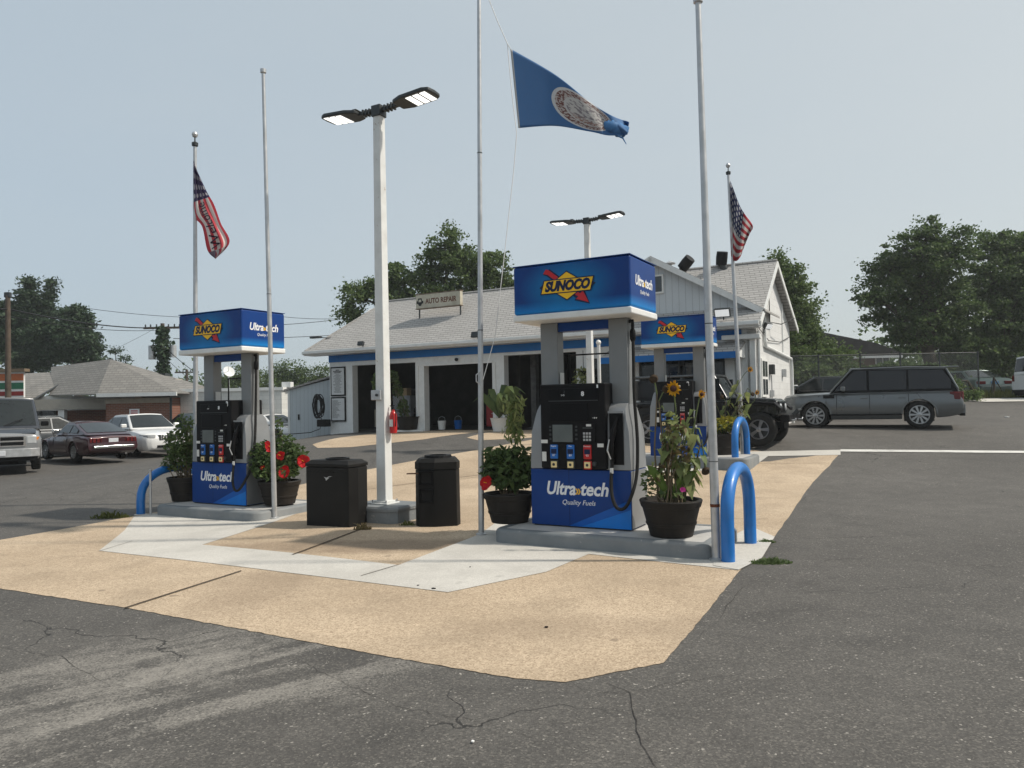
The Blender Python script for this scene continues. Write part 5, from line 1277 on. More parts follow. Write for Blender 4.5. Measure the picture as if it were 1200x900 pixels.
sunflower(r, (.02, .02, .34), rel(792, 480, p), rel(789, 455.5, p, -.03), (-.15, -1, .15), .085, False, 7, 3, ls=.15)
sunflower(r, (.05, 0, .34), rel(803, 505, p), None, leaves=11, seed=4, ls=.13)
sunflower(r, (.12, .03, .34), rel(815, 490, p), None, leaves=12, seed=5, ls=.14)
sunflower(r, (.10, -.03, .34), rel(822, 515, p), rel(827, 552, p), (.3, -1, -.5), 0, True, 6, 6, ls=.1)
sunflower(r, (.0, .05, .34), rel(785, 520, p), None, leaves=9, seed=7, ls=.12)
sunflower(r, (.16, .05, .34), rel(809, 530, p), None, leaves=9, seed=17, ls=.12)
sunflower(r, (.14, .0, .34), rel(819, 470, p), rel(822, 462, p), (.3, -1, .1), .05, False, 9, 18, ls=.12)
sunflower(r, (-.04, .0, .34), rel(777, 500, p), None, leaves=6, seed=19, ls=.10)
lf = MB()
for (ex, ey, w_) in ((758, 545, .05), (817, 552, .05), (770, 565, .04), (800, 560, .035)):
    e = rel(ex, ey, p, -.05); o = Vector((0, -.02, .38)); d = (e-o); sd_ = Vector((-d.z, 0, d.x)).normalized()*w_; m1 = o+d*.45+Vector((0, 0, .04)); m2 = o+d*.8+Vector((0, 0, .03))
    lf.add([o, m1+sd_, m1-Vector((0, .02, 0)), m1-sd_, m2+sd_*.8, m2-Vector((0, .02, 0)), m2-sd_*.8, e], [(0, 1, 2), (0, 2, 3), (1, 4, 5, 2), (2, 5, 6, 3), (4, 7, 5), (5, 7, 6)])
shrub_fill(r, 55, [(.10, .02, 1.0, .14, .26), (.16, 0, .78, .13, .22), (-.02, .03, .95, .10, .25), (.02, -.02, 1.2, .07, .12)], .075, L_sun, 152, stems=6, elong=1.7)
shrub_fill(r, 90, [(.08, 0, .95, .16, .3), (-.12, 0, .62, .1, .15)], .05, L_dry, 153, stems=4, elong=2.2)
lf.build('broad_leaves', leafmat('leaf_broad', (.09, .16, .03), (.16, .24, .05)), r, smooth=True, ang=80)
shrub_fill(r, 150, [(-.2, .1, .55, .12, .16), (0, 0, .45, .2, .05)], .035, L_mid, 52, stems=5)
mm = MB(); petals(mm, (.10, -.15, .50), (0, -1, 0), 6, .03, .03, .1); mm.build('pink_flower', mat('petal_pink', (.6, .05, .3), .5), r)
p = G(219, 586, .16); p = G(217, 586.5, .16); r = pot_plant('dark pot with loose green bush at the left of pump number three', p)
pot(r, .28, .2, .40)
shrub_fill(r, 1900, [(-.05, 0, .72, .30, .26), (-.1, 0, .98, .24, .25), (0, 0, 1.25, .15, .22), (-.28, 0, .60, .16, .12), (.1, 0, .8, .2, .3)], .036, L_mid, 53, elong=1.9, stems=30)
p = G(328, 590, .16); r = pot_plant('dark pot with bright red hibiscus flowers, right of the left pump', p)
pot(r, .32, .23, .36)
shrub_fill(r, 2400, [(-.12, 0, .62, .36, .25), (.15, 0, .70, .30, .26), (-.25, 0, .80, .22, .2), (.08, 0, .92, .2, .18), (-.02, .0, 1.2, .09, .2), (.0, -.1, .5, .36, .13)], .045, L_dark, 54, elong=1.9, stems=34)
for px, py, s_ in ((329, 534, .075), (333, 553.5, .10), (356, 541, .11), (316, 523, .08), (308, 548, .04)): hibiscus(r, rel(px, py, p, -.28), s_, (random.uniform(-.3, .3), -1, random.uniform(-.1, .4)))
p = Vector((D(845, 530, 16.75).x, 16.75, gz(4.6, 16.75)+.14)); r = pot_plant('wide dark pot with yellow flowers and dried tall sunflower stalks by the rear arch bollard', p)
pot(r, .42, .33, .46)
shrub_fill(r, 900, [(-.1, 0, .62, .36, .16), (.15, -.05, .68, .3, .18)], .04, L_yel, 55, elong=2.2, stems=10)
shrub_fill(r, 400, [(-.1, 0, .6, .4, .14)], .045, L_mid, 56, elong=2.2, stems=10)
for i, (tx_, ty_, hx_, hy_, rd, dr_) in enumerate(((871, 440, 879, 433, .07, False), (884, 470, 887, 460, .06, False), (820, 445, 823, 440, .055, False), (868, 470, 872, 500, 0, True), (850, 470, 846, 465, 0, True), (842, 480, 838, 474, 0, True), (876, 455, 882, 462, 0, True))):
    sunflower(r, (-.2+.07*i, 0, .42), rel(tx_, ty_, p), rel(hx_, hy_, p, -.05), (.3, -1, .1), rd, dr_, 14 if i < 2 or i == 6 else 5, 60+i, L_sun if i in (0, 1, 6) else L_dry, .17)

# plants at the garage front
def gplant(label, px, ybase, Y, kind):
    x = D(px, 480, Y).x; p = Vector((x, Y, gz(x, Y)+.02)); r = thing('potted_plant', label, 'potted plant', p, 0)
    if kind == 'arch':
        MB().bx(-.62, .55, -.25, .25, 0, .06).build('tray', M_trim, r); MB().lathe([(.3, .06), (.4, .5), (.42, .5), (.42, .53), (.38, .53)], 20, close=False).build('pot', M_pot, r, smooth=True); MB().lathe([(.38, .48), (.02, .5)], 16).build('soil', M_soil, r)
        MB().tube([(0, 0, .5), (-.15, 0, 1.2), (-.45, 0, 1.8), (-.8, 0, 2.05), (-1.05, -.1, 1.9)], [.03, .025, .02, .015, .008], 6).build('stem', M_stem, r, smooth=True)
        shrub_fill(r, 700, [(-.95, 0, 1.75, .30, .42), (-.65, 0, 1.95, .35, .25), (-.15, 0, .85, .25, .32), (-.35, 0, 1.5, .2, .3)], .085, L_mid, 57, z0=.5, stems=8)
    else:
        MB().lathe([(.2, 0), (.28, .4), (.3, .42), (.26, .42)], 18, close=False).build('pot', M_white, r, smooth=True)
        lf = MB(); rnd = random.Random(4)
        for i in range(11):
            a_ = rnd.uniform(0, 6.28); L = rnd.uniform(.8, 1.25); d = Vector((math.cos(a_)*.6, math.sin(a_)*.4, 1.)).normalized(); sd_ = Vector((1, 0, 0)).cross(d).cross(d).normalized()*.12 if i % 2 else Vector((.12, 0, 0))
            o = Vector((0, 0, .4)); m1 = o+d*L*.6; m2 = o+d*L*.95+Vector((d.x, d.y, 0))*.2; e = m2+Vector((d.x*.6, d.y*.6, -.25))
            lf.add([o, m1+sd_, m1-sd_, m2+sd_*.8, m2-sd_*.8, e], [(0, 1, 2), (1, 3, 4, 2), (3, 5, 4)])
        lf.build('long_leaves', L_mid, r); shrub_fill(r, 350, [(.25, 0, .8, .3, .3)], .08, L_sun, 58, z0=.4, stems=8)
gplant('potted plant with tall arching stem in front of the left garage pier', 478, 503, 26.6, 'arch')
gplant('broad-leaved plant in a white pot at the pier between middle and third bay', 585, 500, 23.6, 'broad')
r = thing('hanging_plant', 'trailing plant hanging in the third bay behind the front pump columns', 'hanging plant', BP(fs(684, -.3), -.3, 1.35), 0)
MB().tube([(0, 0, .5), (0, 0, 1.15)], .01, 5).build('cord', M_cable, r); MB().lathe([(.05, .4), (.16, .5), (.17, .52), (.15, .52)], 14, close=False).build('basket', M_pot, r)
rng = np.random.default_rng(9); P_ = np.stack([rng.normal(size=320)*.13, rng.normal(size=320)*.12, rng.uniform(-.25, .62, 320)], 1); V_, F_ = leaf_cloud(P_, np.array([0, 0, -.8]), np.full(320, .06), rng, 2.2); mesh_np('foliage', V_, F_, L_sun, r)

# weeds in the joints
def weed(label, px, py, wd, n, m, h_=.05, name='weed_tuft'):
    p = G(px, py); r = thing(name, label, 'weeds', p, 0, 'weeds in the pavement cracks'); rng = np.random.default_rng(int(px)); b = MB()
    for i in range(n):
        a_ = rng.uniform(0, 6.28); q = wd*rng.uniform(0, 1)**.6; o = Vector((q*math.cos(a_), q*math.sin(a_)*.35, 0)); hh_ = h_*rng.uniform(.4, 1.6)*(1.15-q/wd*.8)
        l_ = Vector((rng.normal()*.6, rng.normal()*.4, 1)).normalized()*hh_*1.3; s_ = Vector((.004+.06*hh_, 0, 0))
        b.add([o-s_, o+s_, o+l_*.6+s_*.9+Vector((0, .004, 0)), o+l_+Vector((l_.x*.4, 0, -.2*hh_)), o+l_*.6-s_*.9], [(0, 1, 2, 4), (4, 2, 3)])
    b.build('blades', m, r)
weed('thick green weeds at the corner of the pavement by the front arch bollard', 903, 660, .22, 420, L_mid, .045)
weed('small green weeds right of the front arch bollard foot', 898, 636, .11, 150, L_mid, .035)
weed('spiky dry weed in front of the left black bin', 394, 614, .17, 230, L_olive, .14)
weed('dry weed in the crack between left bin and lamp post base', 425, 621, .12, 110, L_dry, .07)
weed('yellowish weeds at the edge of the asphalt left of the blue arch bollard', 130, 607, .32, 240, L_olive, .09)
weed('sparse weeds behind the right black bin', 478, 616, .12, 60, L_olive, .05)

# ============================================================ vehicles
def carpaint(name, col, metal=.0, rough=.3): return mat(name, col, rough, metal, .04, 2., coat=.7, dirt=(tuple(c*.75+.03 for c in col), .25))
P_silver = carpaint('paint_grey_suv', (.12, .13, .135), .45); P_burg = carpaint('paint_burgundy', (.040, .006, .012), .2); P_wh = carpaint('paint_white', (.68, .68, .67), 0, .25)
P_blk = carpaint('paint_black', (.010, .011, .012), 0, .25); P_dk = carpaint('paint_dark', (.022, .026, .03), .3); P_grn = carpaint('paint_dark_green', (.012, .028, .022), .2)
P_van = carpaint('paint_van_grey', (.24, .245, .25), .3); P_vand = carpaint('paint_van_navy', (.02, .025, .035), .2); P_teal = carpaint('paint_grey_green', (.09, .13, .125), .3)
M_tint = mat('tinted_glass', (.005, .005, .007), .10, var=.1); M_auto = mat('auto_glass', (.015, .019, .02), .08, var=.2)
def wheel(parent, x, y, r, wd, side, spokes=5, rimm=None, rimr=.66):
    M_ = Matrix.Translation((x, y, r)) @ Matrix.Rotation(side*-math.pi/2, 4, 'X')     # local +z points outwards
    h_ = wd/2
    t_ = MB().lathe([(r*rimr, -h_*.8), (r*.86, -h_), (r*.97, -h_*.85), (r, -h_*.55), (r, h_*.55), (r*.97, h_*.85), (r*.86, h_), (r*rimr, h_*.8)], 30, M_, close=False).build('wheel', M_rubber, parent, smooth=True, ang=50)
    rr = r*rimr; m_ = MB()
    m_.lathe([(rr*1.02, h_*.8), (rr, h_*.95), (rr*.93, h_*.95), (rr*.90, h_*.55), (rr*.90, -h_*.5)], 30, M_, close=False)
    for i in range(spokes):
        Q = M_ @ Matrix.Rotation(2*math.pi*i/spokes, 4, 'Z'); k = rr*(.13 if spokes < 8 else .085)
        m_.prism([(rr*.15, -k*.8), (rr*.93, -k*1.4), (rr*.93, k*1.4), (rr*.15, k*.8)], h_*.55, h_*.82, 'z', Q)
    m_.lathe([(rr*.24, h_*.5), (rr*.24, h_*.86), (rr*.12, h_*.93), (.002, h_*.93)], 16, M_)
    m_.build('rim', rimm or M_rim, t_)
    MB().lathe([(.002, h_*.12), (rr*.92, h_*.12)], 24, M_, close=False).build('brake_disc', M_dgrey, t_)
    return t_
def lerp_st(st, n):
    out = []
    for i in range(len(st)-1):
        for k in range(n):
            t = k/n; a = [st[max(0, i-1)], st[i], st[i+1], st[min(len(st)-1, i+2)]]
            lin = tuple(st[i][j]+(st[i+1][j]-st[i][j])*t for j in range(len(st[0])))
            cat = bez(a if 0 < i < len(st)-2 else [st[i], st[i+1]], (1+t)/3 if 0 < i < len(st)-2 else t)
            out.append(tuple(lin[j] if j == 0 else .5*lin[j]+.5*cat[j] for j in range(len(st[0]))))
    return out + [tuple(st[-1])]
def car(name, label, cat, P, pos, heading, group=None, paint=None, glass=None, pillar=None):
    r = thing(name, label, cat, pos, math.atan2(heading[1], heading[0]), group)
    st0 = lerp_st(P['st'], 4); wr, ww = P['wr'], P.get('ww', .23); Ra = wr*1.13
    xs_ = set(round(q[0], 4) for q in st0)
    x = st0[0][0]
    while x > st0[-1][0]: xs_.add(round(x, 4)); x -= .05
    for wx in P['wx']:
        for i in range(19): xs_.add(round(wx + Ra*math.cos(math.pi*i/18), 4))
        xs_.add(round(wx+Ra+.003, 4)); xs_.add(round(wx-Ra-.003, 4))
    xs_ = sorted((x for x in xs_ if st0[-1][0] <= x <= st0[0][0]), reverse=True); st = []; j = 0
    for x in xs_:
        while j < len(st0)-2 and st0[j+1][0] > x: j += 1
        p_, q_ = st0[j], st0[j+1]; t = 0 if p_[0] == q_[0] else (p_[0]-x)/(p_[0]-q_[0]); st.append(tuple(p_[k]+(q_[k]-p_[k])*t for k in range(4)))
    ring = []
    for x, zt, zb, w_ in st:
        hg = zt-zb; za = -1
        for wx in P['wx']:
            if abs(x-wx) <= Ra+.0005: za = wr*1.02 + math.sqrt(max(0, Ra*Ra-(x-wx)**2))
        half = [(0, zt), (w_*.55, zt-.012), (w_*.82, zt-.035), (w_*.93, zt-.085*min(1, hg/.6)), (w_*.985, zt-.20*min(1, hg/.7)), (w_, zb+hg*.52), (w_*.995, zb+hg*.3), (w_*.96, zb+hg*.1), (w_*.9, zb), (0, zb)]
        half = [(y, max(z, za) if z < zt-.06 else z) for y, z in half]
        ring.append([(x, y, z) for y, z in half] + [(x, -y, z) for y, z in reversed(half[1:-1])])
    k = len(ring[0]); mb_ = MB(); mb_.v = [p for q in ring for p in q]
    mb_.f = [(i*k+j, i*k+(j+1) % k, (i+1)*k+(j+1) % k, (i+1)*k+j) for i in range(len(ring)-1) for j in range(k)] + [tuple(reversed(range(k))), tuple(range((len(ring)-1)*k, len(ring)*k))]
    body = mb_.build('body', paint, r, smooth=True, ang=38)
    for wx in P['wx']:
        hw_ = min(st, key=lambda q: abs(q[0]-wx))[3]
        for s_ in (-1, 1):
            MB().tube([(wx+(Ra+.005)*math.cos(a_), s_*hw_*.985, wr*1.02+(Ra+.005)*math.sin(a_)) for a_ in [math.pi*i/16-.0 for i in range(17)]], .022, 6).build('arch_lip', P.get('lip', paint), body, smooth=True, ang=80)
    for wx in P['wx']:
        MB().bx(wx-wr*.98, wx+wr*.98, -P['hw']+.36, P['hw']-.36, wr*.5, wr*1.9).build('wheel_housing', M_black, body)
        for s_ in (-1, 1): wheel(r, wx, s_*(P['hw']-.02-ww/2), wr, ww, s_, P.get('spokes', 5), P.get('rimm'), P.get('rimr', .66))
    # greenhouse
    wb, wf_, rf_, rb, bw, rw, zb_, zf, zr = P['gh']      # windscreen foot, roof front, roof rear, rear glass foot, half widths, belt, roof heights
    zb2 = P.get('zb2', zb_)
    def V4(x, y, z): return Vector((x, y, z))
    nseg = 6
    def arcx(s, bulge): return bulge*(1-s*s)
    v_ = []; rows = [(wb, zb_-.03, bw, .10), (wf_, zf, rw, .10), (rf_, zr, rw, -.06), (rb, zb2-.03, bw*.96, -.08)]
    mbg = MB(); P_ = []
    for x, z, hw_, bl in rows:
        P_.append([(x+arcx(s, bl), s*hw_, z+(.035*(1-s*s) if z > zb_+.2 else 0)) for s in [(-1+2*i/nseg) for i in range(nseg+1)]])
    vs = [p for q in P_ for p in q]; n_ = nseg+1
    fs_ = [(a*n_+i, a*n_+i+1, (a+1)*n_+i+1, (a+1)*n_+i) for a in range(3) for i in range(nseg)]
    fs_ += [(0, n_, 2*n_, 3*n_), (n_-1, 4*n_-1, 3*n_-1, 2*n_-1)]
    vs2 = [(x, y, z-.12) for x, y, z in P_[0]] + [(x, y, z-.12) for x, y, z in P_[3]]
    cab = mbg.add(vs, fs_); roof = cab.build('cabin', pillar or paint, r, smooth=True, bevel=.035, seg=2)
    rp = [tuple(p) for p in P_[1]] + [tuple(p) for p in reversed(P_[2])]
    rs = MB().add([(x*1.0, y*1.0, z+.012) for x, y, z in rp] + [(x*1.0, y*1.015, z-.055) for x, y, z in rp], [tuple(range(2*n_)), tuple(reversed(range(2*n_, 4*n_)))] + [(i, i+2*n_, (i+1) % (2*n_)+2*n_, (i+1) % (2*n_)) for i in range(2*n_)])
    rs.build('roof', paint, r, smooth=True, bevel=.015)
    def screen(nm, A_, B_, m_, f0=.10, f1=.93, ins=.08, off=.012):
        q = MB(); up = (Vector(A_[nseg//2])+Vector(B_[nseg//2]))/2; nrm = (Vector(B_[nseg//2])-Vector(A_[nseg//2])).cross(Vector((0, 1, 0))).normalized()
        if nrm.z < 0: nrm = -nrm
        pts = []
        for f in (f0, f1):
            for i in range(n_):
                s = -1+2*i/nseg; s2 = s*(1-ins); j = (s2+1)/2*nseg; a = min(int(j), nseg-1); t = j-a
                pa = Vector(A_[a]).lerp(Vector(A_[a+1]), t); pb = Vector(B_[a]).lerp(Vector(B_[a+1]), t); pts.append(pa.lerp(pb, f)+nrm*off)
        q.add(pts + [p-nrm*.01 for p in pts], [(i, i+1, n_+i+1, n_+i) for i in range(nseg)]); return q.build(nm, m_, r, smooth=True)
    screen('windscreen', P_[0], P_[1], P.get('wsm', M_auto)); screen('rear_window', P_[3], P_[2], glass or M_auto, .16, .92)
    # side windows
    for s_ in (-1, 1):
        i = 0 if s_ < 0 else nseg
        A0, A1, A2, A3 = Vector(P_[0][i]), Vector(P_[1][i]), Vector(P_[2][i]), Vector(P_[3][i])
        nrm = (A3-A0).cross(A1-A0).normalized(); nrm = nrm if nrm.y*s_ > 0 else -nrm
        L0, L1 = A0.x, A3.x
        def zr_(x): 
            if x > A1.x: return A0.z+(A1.z-A0.z)*(A0.x-x)/(A0.x-A1.x)
            if x < A2.x: return A3.z+(A2.z-A3.z)*(x-A3.x)/(A2.x-A3.x)
            return A1.z+(A2.z-A1.z)*(x-A1.x)/(A2.x-A1.x)
        for (xa_, xb__) in P['win']:
            zlo = zb_+.045; xs_ = sorted({xa_, xb__, *[x for x in (A1.x-.05, A2.x+.05) if xb__ < x < xa_]}, reverse=True); up_, lo_ = [], []
            for x in xs_:
                zt_ = min(zr_(x)-.065, max(A1.z, A2.z)-.07); zt_ = max(zt_, zlo+.01); up_.append((x, zt_)); lo_.append((x, zlo))
            def on(x, z):
                f = (z-A0.z)/(A1.z-A0.z); y = A0.y+(A1.y-A0.y)*f; return Vector((x, y, z)) + nrm*.012
            poly = [on(*p) for p in up_] + [on(*p) for p in reversed(lo_)]; n2 = len(poly)
            MB().add(poly + [p-nrm*.012 for p in poly], [tuple(range(n2)), tuple(reversed(range(n2, 2*n2)))] + [(j, j+n2, (j+1) % n2+n2, (j+1) % n2) for j in range(n2)]).build('side_window', glass or M_auto, r)
        # doors: seams and handles
        for dx in P.get('seams', ()):
            def yb(z, dx=dx):
                q = min(st, key=lambda t: abs(t[0]-dx)); return q[3]*s_*1.001
            zz_ = [P['zs0'], P['zs0']+.25, zb_-.15, zb_-.07]
            MB().tube([(dx, yb(0)*.975, zz_[0]), (dx, yb(0), zz_[1]), (dx, yb(0)*.99, zz_[2]), (dx, yb(0)*.95, zz_[3])], .007, 4).build('door_seam', M_black, r)
        for hx in P.get('handles', ()):
            q = min(st, key=lambda t: abs(t[0]-hx)); MB().bx(hx-.09, hx+.09, s_*q[3]*.985-.018, s_*q[3]*.985+.018, zb_-.20, zb_-.165).build('door_handle', P.get('hm', paint), r, bevel=.006)
        mx = wb-.35; MB().bx(mx-.08, mx+.04, s_*(bw+.02) if s_ > 0 else s_*(bw+.22), s_*(bw+.22) if s_ > 0 else s_*(bw+.02), zb_+.03, zb_+.17).build('mirror', P.get('mm', paint), r, bevel=.03)
    return r, body, st
def face_parts(r, st, front, items):
    """items that follow the front or rear of the body: (name, mat, y0, y1, z0, z1, proud)"""
    S_ = 1 if front else -1
    def surf(y, z):
        c = [S_*q[0] for q in st if q[3]*.965 >= abs(y) and q[1] >= z-.05 and S_*q[0] > 0]
        return max(c) if c else S_*st[0 if front else -1][0]-.3
    for nm, m_, y0, y1, z0, z1, pr in items:
        for sg in ((1, -1) if y0 != -y1 else (1,)):
            n = 9; ys_ = [sg*(y0+(y1-y0)*i/n) for i in range(n+1)]; zc = (z0+z1)/2
            out = [(S_*(surf(y, zc)+pr), y) for y in ys_]; back = [(S_*(surf(y, zc)-.10), y) for y in reversed(ys_)]
            MB().prism(out+back, z0, z1, 'z').build(nm, m_, r, bevel=.01)
# grey SUV
suv = dict(st=[(2.38, .74, .46, .78), (2.36, .93, .36, .85), (2.29, 1.01, .30, .91), (2.0, 1.05, .27, .95), (1.2, 1.08, .26, .96), (.9, 1.07, .26, .96), (0, 1.08, .26, .965), (-1.3, 1.09, .27, .965), (-2.0, 1.09, .32, .95), (-2.28, 1.05, .38, .92), (-2.36, .92, .42, .90), (-2.39, .62, .48, .86)],
           wr=.385, wx=(1.46, -1.285), hw=.965, gh=(1.04, .42, -1.94, -2.26, .90, .72, 1.06, 1.75, 1.70), win=[(.88, .05), (-.02, -.98), (-1.04, -2.08)], seams=(.86, -.02, -1.02), handles=(.12, -.86), zs0=.38, spokes=10, rimr=.68)
pa, pb = G(958, 501), G(1076, 503); mid = (pa+pb)/2; h_ = (pa-pb).normalized(); nr = Vector((-h_.y, h_.x, 0)); nr = nr if nr.y > 0 else -nr
c0 = mid + nr*.87 - h_*.085; c0.z = mid.z
r, body, st = car('grey_suv', 'dark silver SUV parked side-on at the right, open air behind its tailgate', 'SUV', suv, c0, h_, paint=P_silver, glass=M_tint, pillar=M_blackgloss)
r['label'] = 'dark silver SUV with multi-spoke wheels parked side-on near the fence'
MB().bx(-1.8, .2, -.70, -.66, 1.76, 1.785).bx(-1.8, .2, .66, .70, 1.76, 1.785).build('roof_rail', M_black, r)
face_parts(r, st, False, [('tail_lamp', M_tail, .66, .90, .76, 1.02, .015), ('rear_bumper', P_silver, -.86, .86, .42, .66, .05), ('bumper_sill', M_black, -.84, .84, .34, .43, .03)])
for s_ in (-1, 1):
    MB().bx(-2.30, -2.14, s_*.91-.02, s_*.91+.02, .80, 1.0).build('tail_lamp_side', M_tail, r, bevel=.02); MB().bx(.92, 1.22, s_*.955-.012, s_*.955+.012, .90, .99).build('side_vent', M_black, r)
face_parts(r, st, True, [('head_lamp', M_head, .52, .86, .70, .86, .012), ('grille', M_black, -.45, .45, .66, .86, .02), ('lower_grille', M_black, -.6, .6, .42, .58, .02)])
MB().bx(-2.30, -1.90, -.60, .60, 1.70, 1.74).build('roof_spoiler', P_silver, r, bevel=.015)
for s_ in (-1, 1):
    MB().tube([(1.02, s_*.885, 1.075), (.44, s_*.735, 1.735), (-1.0, s_*.745, 1.745), (-1.96, s_*.72, 1.70)], .028, 8).build('roof_edge', P_silver, r, smooth=True, ang=80)
    MB().tube([(-1.98, s_*.72, 1.68), (-2.25, s_*.84, 1.09)], .030, 8).build('rear_pillar', P_silver, r, smooth=True, ang=80)
    MB().tube([(1.05, s_*.955, .40), (-.85, s_*.96, .40)], .022, 6).build('sill_strip', M_black, r)
    MB().tube([(1.9, s_*.945, .97), (.9, s_*.955, 1.02), (-2.1, s_*.94, 1.03)], .012, 6).build('waist_line', P_silver, r, smooth=True, ang=80)
# burgundy coupe, seen from behind
coupe = dict(st=[(2.16, .55, .34, .62), (2.1, .64, .26, .72), (1.7, .74, .20, .80), (1.0, .83, .19, .82), (.45, .88, .19, .825), (-.4, .90, .19, .83), (-1.2, .91, .20, .835), (-1.85, .88, .24, .81), (-2.10, .82, .32, .78), (-2.16, .62, .38, .76)],
             wr=.315, wx=(1.25, -1.10), hw=.835, ww=.21, gh=(.55, .02, -.62, -1.92, .74, .54, .88, 1.26, 1.24), zb2=.90, win=[(.35, -.55), (-.62, -1.15)], seams=(.48, -.60), handles=(-.42,), zs0=.3, spokes=8, rimr=.62, mm=M_chrome, hm=M_chrome)
hd = Vector((-.78, .63, 0)).normalized(); wl_ = G(88, 544); nr = Vector((-hd.y, hd.x, 0)); nr = nr if nr.dot(-wl_) > 0 else -nr
c0 = wl_ + hd*1.10 - nr*.75; c0.z = 0
r, body, st = car('burgundy_coupe', 'old burgundy fastback coupe seen from behind, between the van and white sedan', 'car', coupe, c0, hd, paint=P_burg)
face_parts(r, st, False, [('tail_panel', P_burg, -.72, .72, .60, .79, .012), ('tail_lamp', M_tail, .36, .72, .62, .77, .02), ('bumper', M_chrome, -.80, .80, .44, .52, .09), ('number_plate', M_plate, -.15, .15, .62, .75, .022), ('bumper_rubber', M_black, -.79, .79, .525, .55, .08)])
for y0_ in (.40, .52, .64):
    for s_ in (-1, 1): MB().bx(-2.192, -2.16, s_*y0_-.006, s_*y0_+.006, .63, .76).build('lamp_divider', M_black, r)
MB().tube([(-2.1, -.35, .25), (-2.24, -.35, .25)], .03, 10).build('exhaust_pipe', M_chrome, r)
# white sedan, seen from the front
sedan = dict(st=[(2.48, .55, .32, .50), (2.46, .66, .26, .64), (2.38, .76, .20, .78), (2.2, .83, .18, .87), (1.7, .91, .17, .92), (1.1, .97, .17, .93), (0, .99, .17, .935), (-1.2, 1.01, .17, .935), (-2.0, 1.03, .20, .91), (-2.38, .98, .28, .85), (-2.48, .70, .36, .80)],
             wr=.335, wx=(1.45, -1.40), hw=.935, gh=(1.18, .30, -.95, -1.95, .84, .62, .97, 1.46, 1.44), zb2=1.0, win=[(.92, .02), (-.04, -.90), (-.95, -1.45)], seams=(.98, -.02, -.98), handles=(.10, -.85), zs0=.3, spokes=9, rimr=.68)
hd = Vector((.74, -.67, 0)).normalized(); fw = G(158, 536.5); nr = Vector((-hd.y, hd.x, 0)); nr = nr if nr.dot(fw) > 0 else -nr
c0 = fw - hd*1.45 + nr*.82; c0.z = 0
r, body, st = car('white_sedan', 'shiny white sedan facing the pumps, beside the burgundy coupe', 'car', sedan, c0, hd, paint=P_wh)
face_parts(r, st, True, [('head_lamp', M_head, .50, .86, .64, .75, .006), ('grille', M_dgrey, -.38, .38, .54, .74, .012), ('grille_rim', M_chrome, -.40, .40, .74, .757, .016), ('lower_grille', M_black, -.46, .46, .28, .38, .006), ('fog_lamp', M_black, .62, .80, .33, .39, .006), ('number_plate', M_plate, -.15, .15, .42, .53, .02)])
face_parts(r, st, True, [('grille_slat', M_chrome, .045+.09*i-.008, .045+.09*i+.008, .55, .735, .02) for i in range(4)])
# big grey van on the left, seen from the front
van = dict(st=[(2.56, 1.0, .45, .90), (2.52, 1.06, .36, .95), (2.4, 1.10, .32, .99), (2.1, 1.17, .30, 1.0), (1.5, 1.22, .30, 1.0), (0, 1.2, .30, 1.0), (-2.5, 1.22, .32, 1.0), (-2.62, 1.1, .42, .98)],
           wr=.37, wx=(1.75, -1.55), hw=1.0, gh=(1.72, 1.0, -2.45, -2.58, .97, .82, 1.20, 2.02, 2.05), win=[(1.35, .55), (.40, -.7), (-.8, -2.2)], seams=(1.3, .45), handles=(.55,), zs0=.4, spokes=5, mm=M_black)
hd = Vector((.55, -.84, 0)).normalized(); tw = G(44, 553); c0 = tw - hd*1.75 + Vector((-.84, -.55, 0))*.9; c0.z = 0
r, body, st = car('grey_van', 'large old grey van with chrome crosshair grille at the far left edge', 'van', van, c0, hd, paint=P_van, glass=M_tint, pillar=P_vand)
fr = [('grille_frame', M_chrome, -.62, .62, .70, 1.0, .03), ('grille_mesh', M_black, .04, .57, .87, .965, .04), ('grille_mesh', M_black, .04, .57, .735, .83, .04), ('head_lamp', M_head, .65, .87, .78, .97, .01), ('turn_lamp', M_amber, .87, .94, .80, .95, .01), ('bumper', M_alu, -.95, .95, .42, .64, .12), ('number_plate', M_plate, -.16, .16, .46, .60, .14), ('air_dam', M_black, -.9, .9, .30, .42, .03)]
face_parts(r, st, True, fr)
MB().prism([(2.53, 1.04), (2.40, 1.112), (2.22, 1.165), (2.22, 1.10), (2.40, 1.05)], -.86, .86, 'y').build('hood_band', P_vand, r, bevel=.01)
for s_ in (-1, 1): MB().tube([(1.86, s_*.1, 1.26), (1.62, s_*.55, 1.44)], .012, 5).build('wiper', M_black, r)
# half-hidden cars
def P_of(base, **k): d = dict(base); d.update(k); return d
r, _, _ = car('dark_sedan', 'dark grey sedan showing only its roof and side glass between the van and burgundy coupe', 'car', P_of(sedan), Vector((D(52, 490, 28.5).x, 28.5, 0)), Vector((.62, .78, 0)), paint=P_dk)
r['label'] = 'dark grey sedan half hidden between the grey van and burgundy coupe'
r, _, _ = car('green_sedan', 'dark green car', 'car', P_of(sedan), Vector((D(238, 500, 31.).x, 31., 0)), Vector((.72, -.69, 0)), paint=P_grn)
r['label'] = 'dark green car mostly hidden behind the flagpole and green bush pot'
sp = P_of(coupe, st=[(2.2, .42, .30, .60), (2.1, .55, .22, .78), (1.6, .70, .18, .88), (1.0, .80, .17, .90), (.4, .86, .17, .90), (-.4, .88, .17, .90), (-1.2, .92, .18, .90), (-1.85, .92, .22, .88), (-2.10, .86, .30, .84), (-2.16, .62, .36, .80)], hw=.90, gh=(.9, .15, -.6, -1.5, .78, .55, .86, 1.22, 1.20), spokes=5)
Ysp = 32.; cs = D(326, 505, Ysp); zsp = D(340, 513, Ysp-1.5).z
